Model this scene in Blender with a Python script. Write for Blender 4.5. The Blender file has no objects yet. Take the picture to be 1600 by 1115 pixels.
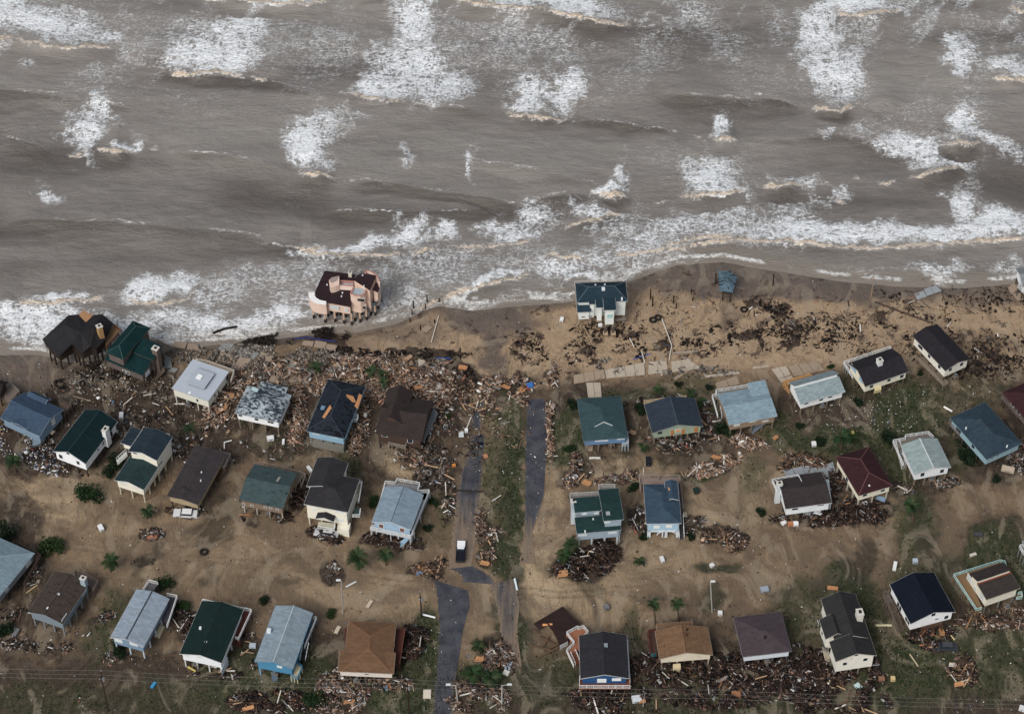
import bpy, bmesh, math, random
import numpy as np
from mathutils import Vector, Matrix
random.seed(7); rng = np.random.default_rng(7)
C = bpy.context.scene.collection
scene = bpy.context.scene

# ------------------------------------------------------------------ camera, sky, sun, exposure
PITCH = math.radians(48.0); DIST = 550.0; FOC = 3520.0
CAM = np.array([0.0, -DIST*math.cos(PITCH), DIST*math.sin(PITCH)])
cd = bpy.data.cameras.new('camera'); cam = bpy.data.objects.new('camera', cd); C.objects.link(cam)
cam.location = CAM; cam.rotation_euler = (math.pi/2-PITCH, 0, 0)
cd.sensor_width = 36; cd.lens = FOC/1600*36; cd.clip_start = 1; cd.clip_end = 20000
scene.camera = cam
SUN_EL = math.radians(46); SUN_AZ = math.radians(-148)     # sun behind thick cloud, landward and to the left
w = bpy.data.worlds.new('World'); scene.world = w; w.use_nodes = True
nt = w.node_tree; nt.nodes.clear()
sky = nt.nodes.new('ShaderNodeTexSky'); sky.sky_type = 'NISHITA'; sky.sun_disc = False
sky.sun_elevation = SUN_EL; sky.sun_rotation = SUN_AZ; sky.dust_density = 3.0; sky.air_density = 1.0
bw = nt.nodes.new('ShaderNodeRGBToBW'); mx = nt.nodes.new('ShaderNodeMix'); mx.data_type = 'RGBA'
mx.inputs[0].default_value = 0.62                            # overcast: the blue of the clear sky mostly greyed out
bg = nt.nodes.new('ShaderNodeBackground'); bg.inputs[1].default_value = 0.105
wo = nt.nodes.new('ShaderNodeOutputWorld')
nt.links.new(sky.outputs[0], bw.inputs[0]); nt.links.new(sky.outputs[0], mx.inputs[6]); nt.links.new(bw.outputs[0], mx.inputs[7])
nt.links.new(mx.outputs[2], bg.inputs[0]); nt.links.new(bg.outputs[0], wo.inputs[0])
sd = bpy.data.lights.new('sun', 'SUN'); sd.energy = 1.5; sd.use_shadow = True; sd.angle = math.radians(28); sd.color = (1, .96, .9)
sun = bpy.data.objects.new('sun', sd); C.objects.link(sun)
sun_dir = Vector((math.sin(SUN_AZ)*math.cos(SUN_EL), math.cos(SUN_AZ)*math.cos(SUN_EL), math.sin(SUN_EL)))
sun.rotation_euler = sun_dir.to_track_quat('Z', 'Y').to_euler()
scene.view_settings.view_transform = 'Standard'; scene.view_settings.look = 'None'
scene.view_settings.exposure = 0.36; scene.view_settings.gamma = 1.0; scene.view_settings.use_curve_mapping = False
scene.render.engine = 'CYCLES'; scene.cycles.max_bounces = 5; scene.cycles.use_denoising = True

# ------------------------------------------------------------------ survey helpers: a sight line of the photograph meets a height
SP, CP = math.sin(PITCH), math.cos(PITCH)
def ray(px, py):
    x, y = px-800.0, 557.5-py
    return np.array([x, FOC*CP + y*SP, -FOC*SP + y*CP])
def at(px, py, z=0.0):
    d = ray(px, py); t = (z-CAM[2])/d[2]
    return Vector(CAM + d*t)
def to_px(X, Y, Z=0.0):
    dx, dy, dz = X-CAM[0], Y-CAM[1], Z-CAM[2]
    f = dy*CP - dz*SP; u = dy*SP + dz*CP
    return 800+dx/f*FOC, 557.5-u/f*FOC
REG = dict(Z1=(0,460,3.9825), Z2=(340,400,3.9825), Z3=(680,400,3.9825), Z4=(1000,400,3.9825), Z5=(1280,400,3.9825),
 Y1=(0,600,4.289), Y2=(240,560,3.98), Y3=(440,580,3.983), Y4=(780,580,3.983), Y5=(1080,560,3.716), Y6=(1300,560,3.717),
 X1=(0,820,3.78), X2=(260,830,3.913), X3=(500,830,3.912), X4=(780,830,3.912), X5=(1060,830,3.912), X6=(1300,830,3.913),
 Z8=(60,475,7.27), PH=(470,405,10.0), BH=(880,420,10.13), F=(0,0,1.0))
def P(r, x, y):
    a, b, s = REG[r]; return (a+x/s, b+y/s)

# ------------------------------------------------------------------ materials
def lin(c):
    c = c/255.0
    return c/12.92 if c <= .04045 else ((c+.055)/1.055)**2.4
def rgb(r, g, b): return (lin(r), lin(g), lin(b), 1)
class NT:
    def __init__(s, name):
        s.m = bpy.data.materials.new(name); s.m.use_nodes = True; s.t = s.m.node_tree
        s.b = s.t.nodes['Principled BSDF']; s.b.inputs['Roughness'].default_value = .8
        s.b.inputs['Specular IOR Level'].default_value = .2
    def n(s, typ, **kw):
        o = s.t.nodes.new(typ)
        for k, v in kw.items(): setattr(o, k, v)
        return o
    def link(s, a, b): s.t.links.new(a, b)
    def put(s, sock, v):
        if isinstance(v, bpy.types.NodeSocket): s.link(v, sock)
        else: sock.default_value = v
    def coord(s, which='Object'): return s.n('ShaderNodeTexCoord').outputs[which]
    def mapping(s, vec, scale=(1,1,1), rot=(0,0,0)):
        o = s.n('ShaderNodeMapping'); s.link(vec, o.inputs[0]); o.inputs['Scale'].default_value = scale; o.inputs['Rotation'].default_value = rot
        return o.outputs[0]
    def noise(s, scale, detail=3, rough=.55, vec=None, dist=0, out=0):
        o = s.n('ShaderNodeTexNoise'); o.inputs['Scale'].default_value = scale; o.inputs['Detail'].default_value = detail
        o.inputs['Roughness'].default_value = rough; o.inputs['Distortion'].default_value = dist
        if vec is not None: s.link(vec, o.inputs[0])
        return o.outputs[out]
    def math(s, op, a, b=0.0, c=None, clamp=False):
        o = s.n('ShaderNodeMath', operation=op, use_clamp=clamp); s.put(o.inputs[0], a); s.put(o.inputs[1], b)
        if c is not None: s.put(o.inputs[2], c)
        return o.outputs[0]
    def ramp(s, v, lo, hi, a=0.0, b=1.0):
        o = s.n('ShaderNodeMapRange', interpolation_type='SMOOTHSTEP'); s.put(o.inputs[0], v)
        s.put(o.inputs[1], lo); s.put(o.inputs[2], hi); o.inputs[3].default_value = a; o.inputs[4].default_value = b
        return o.outputs[0]
    def mix(s, f, a, b):
        o = s.n('ShaderNodeMix', data_type='RGBA'); s.put(o.inputs[0], f); s.put(o.inputs[6], a); s.put(o.inputs[7], b)
        return o.outputs[2]
    def mul(s, a, f):
        o = s.n('ShaderNodeMix', data_type='RGBA', blend_type='MULTIPLY'); o.inputs[0].default_value = 1
        s.put(o.inputs[6], a); s.put(o.inputs[7], f); return o.outputs[2]
    def attr(s, name, out='Fac'):
        o = s.n('ShaderNodeAttribute', attribute_name=name); return o.outputs[out]
    def color(s, v): s.put(s.b.inputs['Base Color'], v)
    def bump(s, h, strength=.5, dist=.1):
        o = s.n('ShaderNodeBump'); o.inputs['Strength'].default_value = strength; o.inputs['Distance'].default_value = dist
        s.link(h, o.inputs['Height']); s.link(o.outputs[0], s.b.inputs['Normal'])
MATS = {}
def paint(c, rough=.75, var=.16, sc=.9, spec=.25, dirt=0.0):
    key = ('p', c, rough, var, dirt)
    if key in MATS: return MATS[key]
    m = NT('painted_surface'); v = m.coord()
    n1 = m.noise(sc, 4, .6, v); n2 = m.noise(sc*9, 2, .6, v)
    f = m.math('ADD', m.math('MULTIPLY', n1, var*1.6), m.math('MULTIPLY', n2, var*.8))
    f = m.math('ADD', f, 1-var*1.2)
    g = m.n('ShaderNodeCombineColor'); [m.link(f, g.inputs[i]) for i in range(3)]
    cc = m.mul(rgb(*c), g.outputs[0])
    if dirt:
        cc = m.mix(m.ramp(m.noise(.55, 5, .7, v), .52, .72, 0, dirt), cc, rgb(95,80,66))
    m.color(cc); m.b.inputs['Roughness'].default_value = rough; m.b.inputs['Specular IOR Level'].default_value = spec
    MATS[key] = m.m; return m.m
def shingle(c, damage=0.0, dc=(28,32,36), var=.24):
    L_ = sum(c)/3; k_ = .92 if L_ < 75 else .95 if L_ < 100 else 1.04; c = tuple(min(255, int(v*k_)) for v in c)
    key = ('s', c, damage, var)
    if key in MATS: return MATS[key]
    m = NT('asphalt_shingle'); v = m.coord()
    n1 = m.noise(.35, 5, .65, v); n2 = m.noise(3.2, 3, .7, v)
    st = m.noise(1.0, 3, .6, m.mapping(v, (5, .45, 1)))
    wv = m.n('ShaderNodeTexBrick'); m.link(m.mapping(v, (1,1,1)), wv.inputs[0]); wv.inputs['Scale'].default_value = 1.0
    wv.inputs['Brick Width'].default_value = 1.1; wv.inputs['Row Height'].default_value = .42; wv.inputs['Mortar Size'].default_value = .012
    wv.inputs['Color1'].default_value = (.84,.84,.84,1); wv.inputs['Color2'].default_value = (1.12,1.12,1.12,1); wv.inputs['Mortar'].default_value = (.7,.7,.7,1)
    f = m.math('ADD', m.math('MULTIPLY', n1, var*1.7), m.math('MULTIPLY', n2, var*1.1))
    f = m.math('ADD', m.math('ADD', f, m.math('MULTIPLY', st, var*1.8)), 1-var*2.3)
    g = m.n('ShaderNodeCombineColor'); [m.link(f, g.inputs[i]) for i in range(3)]
    cc = m.mul(m.mul(rgb(*c), g.outputs[0]), wv.outputs[0]); cc = m.mix(m.ramp(m.noise(.5, 5, .75, m.mapping(v, (1.6,.7,1), (0,0,.4))), .50, .72, 0, .38), cc, rgb(*[int(q*.75+22) for q in c]))
    if damage:
        d = m.noise(.9, 4, .7, m.mapping(v, (1, 2.2, 1), (0,0,.6)))
        big = m.noise(.16, 2, .5, v)
        mask = m.ramp(m.math('ADD', d, m.math('MULTIPLY', big, .35)), .90-damage*.3, .925-damage*.3)
        cc = m.mix(mask, cc, rgb(*dc))
    m.color(cc); m.b.inputs['Roughness'].default_value = .8; m.b.inputs['Specular IOR Level'].default_value = .12
    m.bump(m.math('ADD', n2, m.math('MULTIPLY', wv.outputs[1], -.5)), .5, .03)
    MATS[key] = m.m; return m.m
def wood(c): return paint(c, .8, .4, 2.2, .2)
WHITE = (222,224,224)
def glass():
    if 'g' in MATS: return MATS['g']
    m = NT('window_glass'); m.color(m.mix(m.noise(1.5, 2, .5, m.coord()), rgb(22,28,34), rgb(52,62,70)))
    m.b.inputs['Roughness'].default_value = .12; m.b.inputs['Specular IOR Level'].default_value = .6
    MATS['g'] = m.m; return m.m

# ------------------------------------------------------------------ mesh helpers
def obj(name, me, mat=None, parent=None):
    if mat is not None and not me.materials: me.materials.append(mat)
    o = bpy.data.objects.new(name, me); C.objects.link(o)
    if parent is not None: o.parent = parent
    return o
def tag(o, label=None, cat=None, group=None, kind=None):
    if label: o['label'] = label
    if cat: o['category'] = cat
    if group: o['group'] = group
    if kind: o['kind'] = kind
    return o
def thing(name, loc, label, cat, rz=0.0, group=None):
    o = bpy.data.objects.new(name, None); C.objects.link(o); o.empty_display_size = 1
    o.location = loc; o.rotation_euler = (0,0,rz); return tag(o, label, cat, group)
def copy_tree(o, parent=None):
    c = o.copy(); C.objects.link(c)
    if parent: c.parent = parent
    for ch in [x for x in KIDS.get(o.name, [])]: copy_tree(ch, c)
    return c
KIDS = {}
class MB:
    def __init__(s): s.v = []; s.f = []
    def add(s, vs, fs):
        k = len(s.v); s.v += [tuple(p) for p in vs]; s.f += [tuple(i+k for i in f) for f in fs]
    def box(s, x0, x1, y0, y1, z0, z1):
        s.add([(x0,y0,z0),(x1,y0,z0),(x1,y1,z0),(x0,y1,z0),(x0,y0,z1),(x1,y0,z1),(x1,y1,z1),(x0,y1,z1)],
              [(3,2,1,0),(4,5,6,7),(0,1,5,4),(1,2,6,5),(2,3,7,6),(3,0,4,7)])
    def bar(s, a, b, w=.1, h=None):
        a = Vector(a); b = Vector(b); h = h or w; d = b-a
        if d.length < 1e-5: return
        d.normalize(); up = Vector((0,0,1)) if abs(d.z) < .95 else Vector((0,1,0))
        r = d.cross(up).normalized()*w/2; u = r.cross(d).normalized()*h/2
        vs = [a-r-u, a+r-u, a+r+u, a-r+u, b-r-u, b+r-u, b+r+u, b-r+u]
        s.add(vs, [(0,1,2,3),(7,6,5,4),(4,5,1,0),(5,6,2,1),(6,7,3,2),(7,4,0,3)])
    def tube(s, a, b, r0, r1, n=8):
        a = Vector(a); b = Vector(b); d = (b-a).normalized(); up = Vector((0,0,1)) if abs(d.z) < .9 else Vector((1,0,0))
        r = d.cross(up).normalized(); u = r.cross(d)
        vs = [a+(r*math.cos(2*math.pi*i/n)+u*math.sin(2*math.pi*i/n))*r0 for i in range(n)] + [b+(r*math.cos(2*math.pi*i/n)+u*math.sin(2*math.pi*i/n))*r1 for i in range(n)]
        s.add(vs, [(i,(i+1)%n,n+(i+1)%n,n+i) for i in range(n)]+[tuple(range(n-1,-1,-1)), tuple(range(n,2*n))])
    def prism(s, pts, z0, z1):            # pts: list of (x,y) counter-clockwise; z1 may be a list of heights
        n = len(pts); zt = z1 if isinstance(z1, (list, tuple)) else [z1]*n
        a = sum(pts[i][0]*pts[(i+1)%n][1]-pts[(i+1)%n][0]*pts[i][1] for i in range(n))
        if a < 0: pts = pts[::-1]; zt = list(zt)[::-1]
        s.add([(p[0],p[1],z0) for p in pts]+[(p[0],p[1],z) for p, z in zip(pts, zt)],
              [tuple(range(n-1,-1,-1)), tuple(range(n,2*n))]+[(i,(i+1)%n,n+(i+1)%n,n+i) for i in range(n)])
    def sheet(s, vs, fs, t):              # a surface given thickness t downwards
        n = len(vs); low = [(x,y,z-t) for x,y,z in vs]; cnt = {}
        F = []
        for f in fs:
            a = sum(vs[f[i]][0]*vs[f[(i+1)%len(f)]][1]-vs[f[(i+1)%len(f)]][0]*vs[f[i]][1] for i in range(len(f)))
            F.append(tuple(f) if a >= 0 else tuple(reversed(f)))
        out = list(F)+[tuple(i+n for i in reversed(f)) for f in F]
        E = {}
        for f in F:
            for i in range(len(f)): E[(f[i], f[(i+1)%len(f)])] = 1
        for (a, b) in E:
            if (b, a) not in E: out.append((b, a, a+n, b+n))
        s.add(list(vs)+low, out)
    def mesh(s, name):
        me = bpy.data.meshes.new(name); me.from_pydata([tuple(p) for p in s.v], [], s.f); me.update(); return me
    def build(s, name, mat, parent=None): return obj(name, s.mesh(name), mat, parent)
def child(o, *a):
    r = a[0].build(a[1], a[2], o); KIDS.setdefault(o.name, []).append(r); return r
# ------------------------------------------------------------------ where the wreckage lies (centre, radii, angle, count per patch)
PILES = [
 ('lumber_field', 'vast field of splintered tan lumber between the seawall slabs and the row of houses', 'lumber field', [(600,588,92,26,3,3600),(530,600,40,22,0,900),(700,600,36,18,10,300),(440,575,60,12,0,300),(690,612,42,40,40,260),(640,600,60,30,0,900),(462,650,16,36,0,500),(560,650,16,50,8,600),(470,590,50,12,0,300),(655,660,30,60,20,420)], 'tan', (1.5,.17,.08), 1.5, ('tan','pale','orange','brown'), 42, 'splintered board on the vast tan lumber field below the seawall'),
 ('wreckage_heap', 'mixed bright wreckage spilled between the flat-roofed house and the damaged grey roof', 'wreckage', [(350,615,24,40,20,600),(340,660,24,20,0,250),(385,600,30,14,0,250)], 'tan', (1.0,.2,.08), .8, ('tan','pale','orange'), 12, 'loose board beside the square flat-roofed house'),
 ('garbage_heap', 'colourful household garbage strewn in front of the blue house at left', 'garbage', [(40,695,42,26,25,750),(75,720,30,16,20,300),(100,735,30,8,20,160)], 'trash', (.42,.24,.15), .8, (), 0, ''),
 ('scattered_wreckage', 'dark scattered wreckage on the brown mud behind the cream two-tier house', 'wreckage', [(230,640,70,30,10,520),(250,690,60,22,10,260),(150,600,70,22,-20,240),(320,700,60,22,10,160),(430,690,50,22,10,200),(60,660,60,20,0,120)], 'mix', (.6,.2,.12), .35, ('pale','tan'), 14, 'loose board on brown mud behind the cream two-tier house'),
 ('wreckage_heap', 'tangle of tan boards and mud across the head of the ruined road', 'wreckage', [(790,604,42,14,4,620),(745,640,24,24,0,110),(800,650,30,40,0,110),(862,620,7,46,4,260),(860,700,5,34,0,110)], 'tan', (1.5,.17,.08), .8, ('tan','pale','orange'), 18, 'tan board in the tangle across the head of the road'),
 ('wreckage_heap', 'dark brush and wreckage between the brown house and the broken road', 'wreckage', [(672,720,16,40,10,420),(697,760,12,46,0,420),(690,690,30,30,0,130),(705,640,20,30,0,200),(745,700,14,30,0,120)], 'mix', (.9,.2,.12), .6, ('pale','brown','tan'), 14, 'board in the dark brush beside the broken road edge'),
 ('wreckage_heap', 'big fan-shaped heap of dark lumber below the stepped green-roofed house', 'wreckage', [(918,878,44,22,-18,1500),(945,868,20,18,0,400),(890,895,22,10,10,300)], 'dark', (1.9,.2,.1), 1.5, ('tan','pale','brown','orange'), 20, 'board on the fan-shaped heap below the stepped green-roofed house'),
 ('wreckage_heap', 'small heap of wood between blue house yard and stepped green-roofed house', 'wreckage', [(903,745,22,12,-30,350),(965,748,30,7,-12,300),(900,730,10,20,0,120)], 'wood', (1.2,.2,.1), .8, ('tan','orange'), 8, 'board above the stepped green-roofed house'),
 ('wreckage_heap', 'dark debris around the plywood-boarded sage green house', 'wreckage', [(1055,695,44,12,4,700),(1108,655,20,22,20,600),(1090,690,20,10,0,160),(1020,625,50,6,-5,350)], 'mix', (1.0,.2,.1), .7, ('pale','tan'), 12, 'board in the debris around the sage green house'),
 ('wreckage_heap', 'curved ridge of tan lumber on the sand above the arched-porch house', 'wreckage', [(1118,728,36,10,-22,800),(1085,742,24,6,-6,260),(1160,690,34,7,10,350),(1155,700,20,6,0,150)], 'tan', (1.4,.2,.1), .9, ('tan','brown','pale'), 14, 'board on the curved lumber ridge above the arched-porch house'),
 ('wreckage_heap', 'round heap of orange-brown lumber on pale sand right of the arched-porch house', 'wreckage', [(1134,842,30,13,8,1100),(1150,857,10,5,0,60),(1100,838,14,10,0,120)], 'orange', (1.3,.16,.08), 1.1, ('orange','pale','tan'), 12, 'board on the round orange-brown lumber heap'),
 ('wreckage_heap', 'orange framing lumber dumped on the grey slab behind the charcoal roof', 'wreckage', [(1262,721,30,7,6,420),(1225,728,10,8,0,80)], 'orange', (1.9,.18,.1), .9, ('orange','tan','pale'), 8, 'framing board on the grey slab behind the charcoal roof'),
 ('wreckage_heap', 'dark brown wreckage between the charcoal-roofed and maroon-roofed houses', 'wreckage', [(1318,775,24,34,-20,1100),(1300,808,50,12,-4,800),(1275,812,60,8,0,300),(1370,800,24,14,0,300),(1345,795,20,14,0,250)], 'dark', (1.4,.2,.1), 1.1, ('orange','tan','pale','brown'), 18, 'board between the charcoal-roofed and maroon-roofed houses'),
 ('wreckage_field', 'long dark field of wreckage below the beige and plum-roofed houses', 'wreckage field', [(1150,1055,110,26,3,3800),(1040,1045,50,22,0,1300),(1240,1050,40,34,0,1100),(1120,1090,70,14,0,700)], 'dark', (1.5,.19,.09), 1.1, ('tan','pale','brown','orange'), 34, 'board on the long dark wreckage field below the beige house'),
 ('wreckage_field', 'dark wreckage field at the foot of the large cream cross-gabled house', 'wreckage field', [(1318,1060,52,44,0,3000),(1345,1100,40,20,0,700),(1270,1085,30,26,0,500)], 'dark', (1.5,.18,.09), 1.2, ('tan','pale','brown'), 24, 'board at the foot of the large cream cross-gabled house'),
 ('wreckage_heap', 'flattened wreckage in front of the blue house with the white balcony', 'wreckage', [(965,1094,62,20,4,1200),(940,1082,50,6,0,300)], 'dark', (1.4,.18,.09), .7, ('tan','pale'), 12, 'board in front of the blue house with the white balcony'),
 ('wreckage_heap', 'long low ridge of broken boards below the bright blue house', 'wreckage', [(425,1096,60,13,0,1300),(385,1100,24,8,0,200)], 'dark', (1.7,.2,.1), .8, ('tan','pale','orange'), 16, 'board on the low ridge below the bright blue house'),
 ('wreckage_heap', 'bright mixed wreckage below the warm brown hip-roofed house', 'wreckage', [(535,1080,36,30,-20,1300),(600,1068,50,8,0,400),(510,1095,20,20,0,250)], 'wood', (1.2,.22,.1), .9, ('tan','pale','orange'), 16, 'board below the warm brown hip-roofed house'),
 ('wreckage_heap', 'dark tangle beside the dark red plank deck', 'wreckage', [(648,1003,20,22,-30,600),(632,1015,10,16,0,150)], 'dark', (1.7,.14,.08), 1.0, ('pale','brown'), 8, 'board beside the dark red plank deck'),
 ('wreckage_heap', 'wreckage ringed by fallen palms at the bottom of the grass median', 'wreckage', [(745,1090,44,22,6,1300),(778,1035,24,22,-20,700),(775,1010,16,14,0,200)], 'wood', (1.4,.19,.09), 1.0, ('tan','pale','orange'), 16, 'board at the bottom of the grass median'),
 ('wreckage_heap', 'small wood and plywood heap at the left edge of the road junction', 'wreckage', [(669,891,20,9,6,350),(690,880,10,6,0,60),(630,852,30,6,-6,180)], 'orange', (1.1,.22,.1), .7, ('orange','tan'), 6, 'board at the left edge of the road junction'),
 ('wreckage_heap', 'small broken timber heap on the median near the pickup truck', 'wreckage', [(760,872,13,9,0,300),(772,842,12,16,10,260),(752,825,8,24,0,160)], 'wood', (1.2,.18,.1), .6, ('tan','pale'), 6, 'board on the median near the pickup truck'),
 ('wreckage_heap', 'round isolated heap of wreckage on the grass at lower right', 'wreckage', [(1500,1052,22,22,0,1100)], 'orange', (1.3,.2,.1), 1.3, ('orange','tan','pale'), 8, 'board on the round isolated heap at lower right'),
 ('wreckage_heap', 'debris under and in front of the navy-roofed white house', 'wreckage', [(1455,992,34,9,-8,500),(1462,1010,18,6,0,260)], 'dark', (1.2,.2,.1), .7, ('tan','orange'), 6, 'board in front of the navy-roofed white house'),
 ('wreckage_heap', 'debris skirt below the cream house with the aqua deck', 'wreckage', [(1545,975,48,9,2,900),(1585,958,20,10,0,300),(1520,962,14,10,0,160)], 'orange', (1.1,.2,.1), .7, ('orange','pale'), 8, 'board below the cream house with the aqua deck'),
 ('wreckage_heap', 'pile between slim blue-grey house and the forest green roof', 'wreckage', [(287,975,18,18,0,900),(272,960,12,8,0,100)], 'dark', (1.0,.2,.1), .9, ('pale','brown'), 6, 'board left of the forest green roof'),
 ('wreckage_heap', 'small colourful pile between the forest green roof and bright blue house', 'wreckage', [(392,1015,12,22,-10,420)], 'mix', (.9,.2,.12), .8, ('pale','tan'), 5, 'board between the forest green roof and bright blue house'),
 ('wreckage_heap', 'wreckage spilling from under the dark green gabled white house', 'wreckage', [(338,1050,36,8,4,600),(360,1052,14,8,0,150)], 'dark', (1.1,.2,.1), .6, ('pale','tan'), 6, 'board in front of the forest green roof'),
 ('wreckage_heap', 'wreckage heaped under the cream two-storey house with porch gable', 'wreckage', [(512,832,26,9,4,700),(520,842,14,7,0,150)], 'dark', (1.0,.2,.12), .8, ('brown','pale'), 5, 'board under the cream two-storey house'),
 ('wreckage_heap', 'dark brush pile below the white-railed light blue house', 'wreckage', [(598,840,26,8,-4,600),(640,850,24,7,0,300)], 'dark', (1.1,.2,.12), .7, ('brown','pale'), 5, 'board below the white-railed light blue house'),
 ('wreckage_heap', 'low debris below the long tan house and the taupe house', 'wreckage', [(290,798,26,6,0,350),(392,808,12,7,0,300),(440,808,14,6,-10,200),(470,770,12,24,20,160)], 'dark', (.9,.22,.14), .6, ('brown','pale','orange'), 6, 'board below the long tan or the taupe house'),
 ('wreckage_heap', 'debris below the pale sage roofed white house', 'wreckage', [(1468,755,28,6,-4,500),(1410,762,16,7,10,160),(1590,715,22,22,20,600)], 'mix', (.9,.22,.12), .6, ('tan','pale'), 6, 'board below the pale sage roofed house'),
 ('wreckage_heap', 'broken wood beside the stairs of the arched-porch house', 'wreckage', [(1082,820,18,12,-20,220),(1000,815,14,20,0,200)], 'mix', (1.5,.2,.1), .7, ('pale','tan'), 6, 'board beside the stairs of the arched-porch house'),
 ('wreckage_heap', 'dark slivers and mud below the upper-left charcoal corner houses', 'wreckage', [(25,880,26,40,-60,500),(20,960,26,10,0,200),(158,965,22,6,-10,200),(20,1000,20,14,0,150)], 'mix', (.9,.2,.12), .4, ('pale','brown'), 5, 'board near the lower left hip-roofed house'),
 ('mud_spots', 'small wreckage islands on the left sand flat', 'wreckage', [(222,880,16,6,-10,180),(238,835,18,7,-5,200),(75,1012,40,8,0,140),(520,895,10,14,0,200),(185,1030,22,10,0,160),(135,985,16,6,0,80)], 'mix', (.8,.2,.12), .4, (), 0, ''),
 ('driftwood_wrack', 'black driftwood and seaweed wrack strewn over the open beach', 'driftwood', [(828,546,26,20,20,300),(905,552,22,16,0,260),(960,520,56,16,5,520),(1010,545,44,12,0,300),(1120,532,72,20,-4,900),(1215,525,64,20,0,800),(1290,518,50,22,0,600),(1400,497,50,16,0,260),(1360,548,70,10,0,260),(1520,545,100,26,3,700),(1545,575,80,16,0,700),(1200,482,34,12,20,260),(1030,470,36,18,10,160),(1430,478,60,8,20,160),(1490,470,50,20,0,90),(1560,470,40,16,0,200),(810,600,30,14,0,200)], 'weed', (.7,.2,.08), .08, (), 0, ''),
 ('shoreline_wrack', 'dark wrack and roots heaped along the scarp below the surf', 'driftwood', [(440,530,60,7,-8,900),(515,522,26,8,4,500),(570,556,50,8,8,600),(660,556,60,8,0,600),(720,578,26,10,40,500),(725,610,16,22,0,400),(200,580,60,7,-8,350),(130,585,50,9,-25,400)], 'weed', (.8,.2,.12), .35, (), 0, ''),
 ('concrete_rubble', 'broken concrete and stone rubble between the shoreline wrack and lumber field', 'rubble', [(450,560,90,16,2,620),(560,572,90,12,2,700),(400,585,60,16,0,400),(385,545,30,6,0,160),(670,575,40,12,0,300),(955,572,20,12,0,160),(120,610,60,22,-20,160),(330,560,50,14,0,200),(250,600,60,20,0,120),(1090,580,60,8,0,120)], 'rubble', (.6,.5,.2), .35, (), 0, ''),
 ('mud_clods', 'small dark clods and litter over the muddy yards', 'litter', [(200,620,200,50,0,1300),(600,700,140,90,0,500),(350,740,350,60,0,400),(400,860,400,80,0,420),(300,960,300,60,0,260),(1150,650,400,60,0,900),(1200,800,380,90,0,500),(1300,960,300,90,0,700),(500,1060,500,50,0,800),(1350,1050,300,60,0,500),(1100,500,500,60,0,500),(800,700,60,180,0,300),(1530,620,80,60,0,500)], 'mix', (.35,.2,.14), .02, (), 0, ''),
 ('white_litter', 'tiny white scraps scattered all over the flooded yards', 'litter', [(200,640,200,60,0,260),(1360,640,60,26,20,200),(1400,620,40,30,0,120),(400,800,400,150,0,160),(1200,850,400,200,0,260),(600,1000,600,110,0,260),(1500,1030,100,70,0,90),(1150,520,450,70,0,110),(820,740,90,160,0,100),(580,600,120,40,0,120),(1350,655,70,20,0,130)], 'white', (.3,.22,.1), .08, (), 0, ''),
]
# ------------------------------------------------------------------ noise on arrays
def vnoise(X, Y, scale, seed):
    x = X*scale+seed*17.3; y = Y*scale+seed*31.7
    xi = np.floor(x).astype(np.int64); yi = np.floor(y).astype(np.int64); xf = x-xi; yf = y-yi
    def h(a, b):
        n = (a*374761393+b*668265263+seed*1442695041) & 0xffffffff
        n = ((n ^ (n >> 13))*1274126177) & 0xffffffff
        return ((n ^ (n >> 16)) & 0xffff)/65535.0
    u = xf*xf*(3-2*xf); v = yf*yf*(3-2*yf)
    return (h(xi,yi)*(1-u)+h(xi+1,yi)*u)*(1-v)+(h(xi,yi+1)*(1-u)+h(xi+1,yi+1)*u)*v
def fbm(X, Y, scale, seed, octv=4, rough=.55):
    r = 0; a = 1; t = 0
    for i in range(octv):
        r = r+a*vnoise(X, Y, scale*2**i, seed+i*7); t += a; a *= rough
    return r/t
def spaced(lo, hi, step, far):
    mid = np.arange(lo, hi+step, step); s = step; e = []; x = 0
    while x < far: s *= 1.35; x += s; e.append(x)
    e = np.array(e); return np.concatenate([lo-e[::-1], mid, mid[-1]+e])
def grid_mesh(name, xs, ys, Z, attrs, mat):
    nx, ny = len(xs), len(ys); X, Y = np.meshgrid(xs, ys)
    me = bpy.data.meshes.new(name); me.vertices.add(nx*ny)
    me.vertices.foreach_set('co', np.stack([X, Y, Z], -1).astype(np.float32).ravel())
    i = np.arange(nx*ny).reshape(ny, nx)
    q = np.stack([i[:-1,:-1], i[:-1,1:], i[1:,1:], i[1:,:-1]], -1).reshape(-1, 4)
    me.loops.add(q.size); me.loops.foreach_set('vertex_index', q.ravel().astype(np.int32))
    me.polygons.add(len(q)); me.polygons.foreach_set('loop_start', (np.arange(len(q))*4).astype(np.int32))
    me.polygons.foreach_set('loop_total', np.full(len(q), 4, np.int32)); me.polygons.foreach_set('use_smooth', np.ones(len(q), bool))
    me.update(); me.validate()
    for k, a in attrs.items():
        at_ = me.attributes.new(k, 'FLOAT', 'POINT'); at_.data.foreach_set('value', np.clip(a, 0, 1).astype(np.float32).ravel())
    return obj(name, me, mat)
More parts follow.
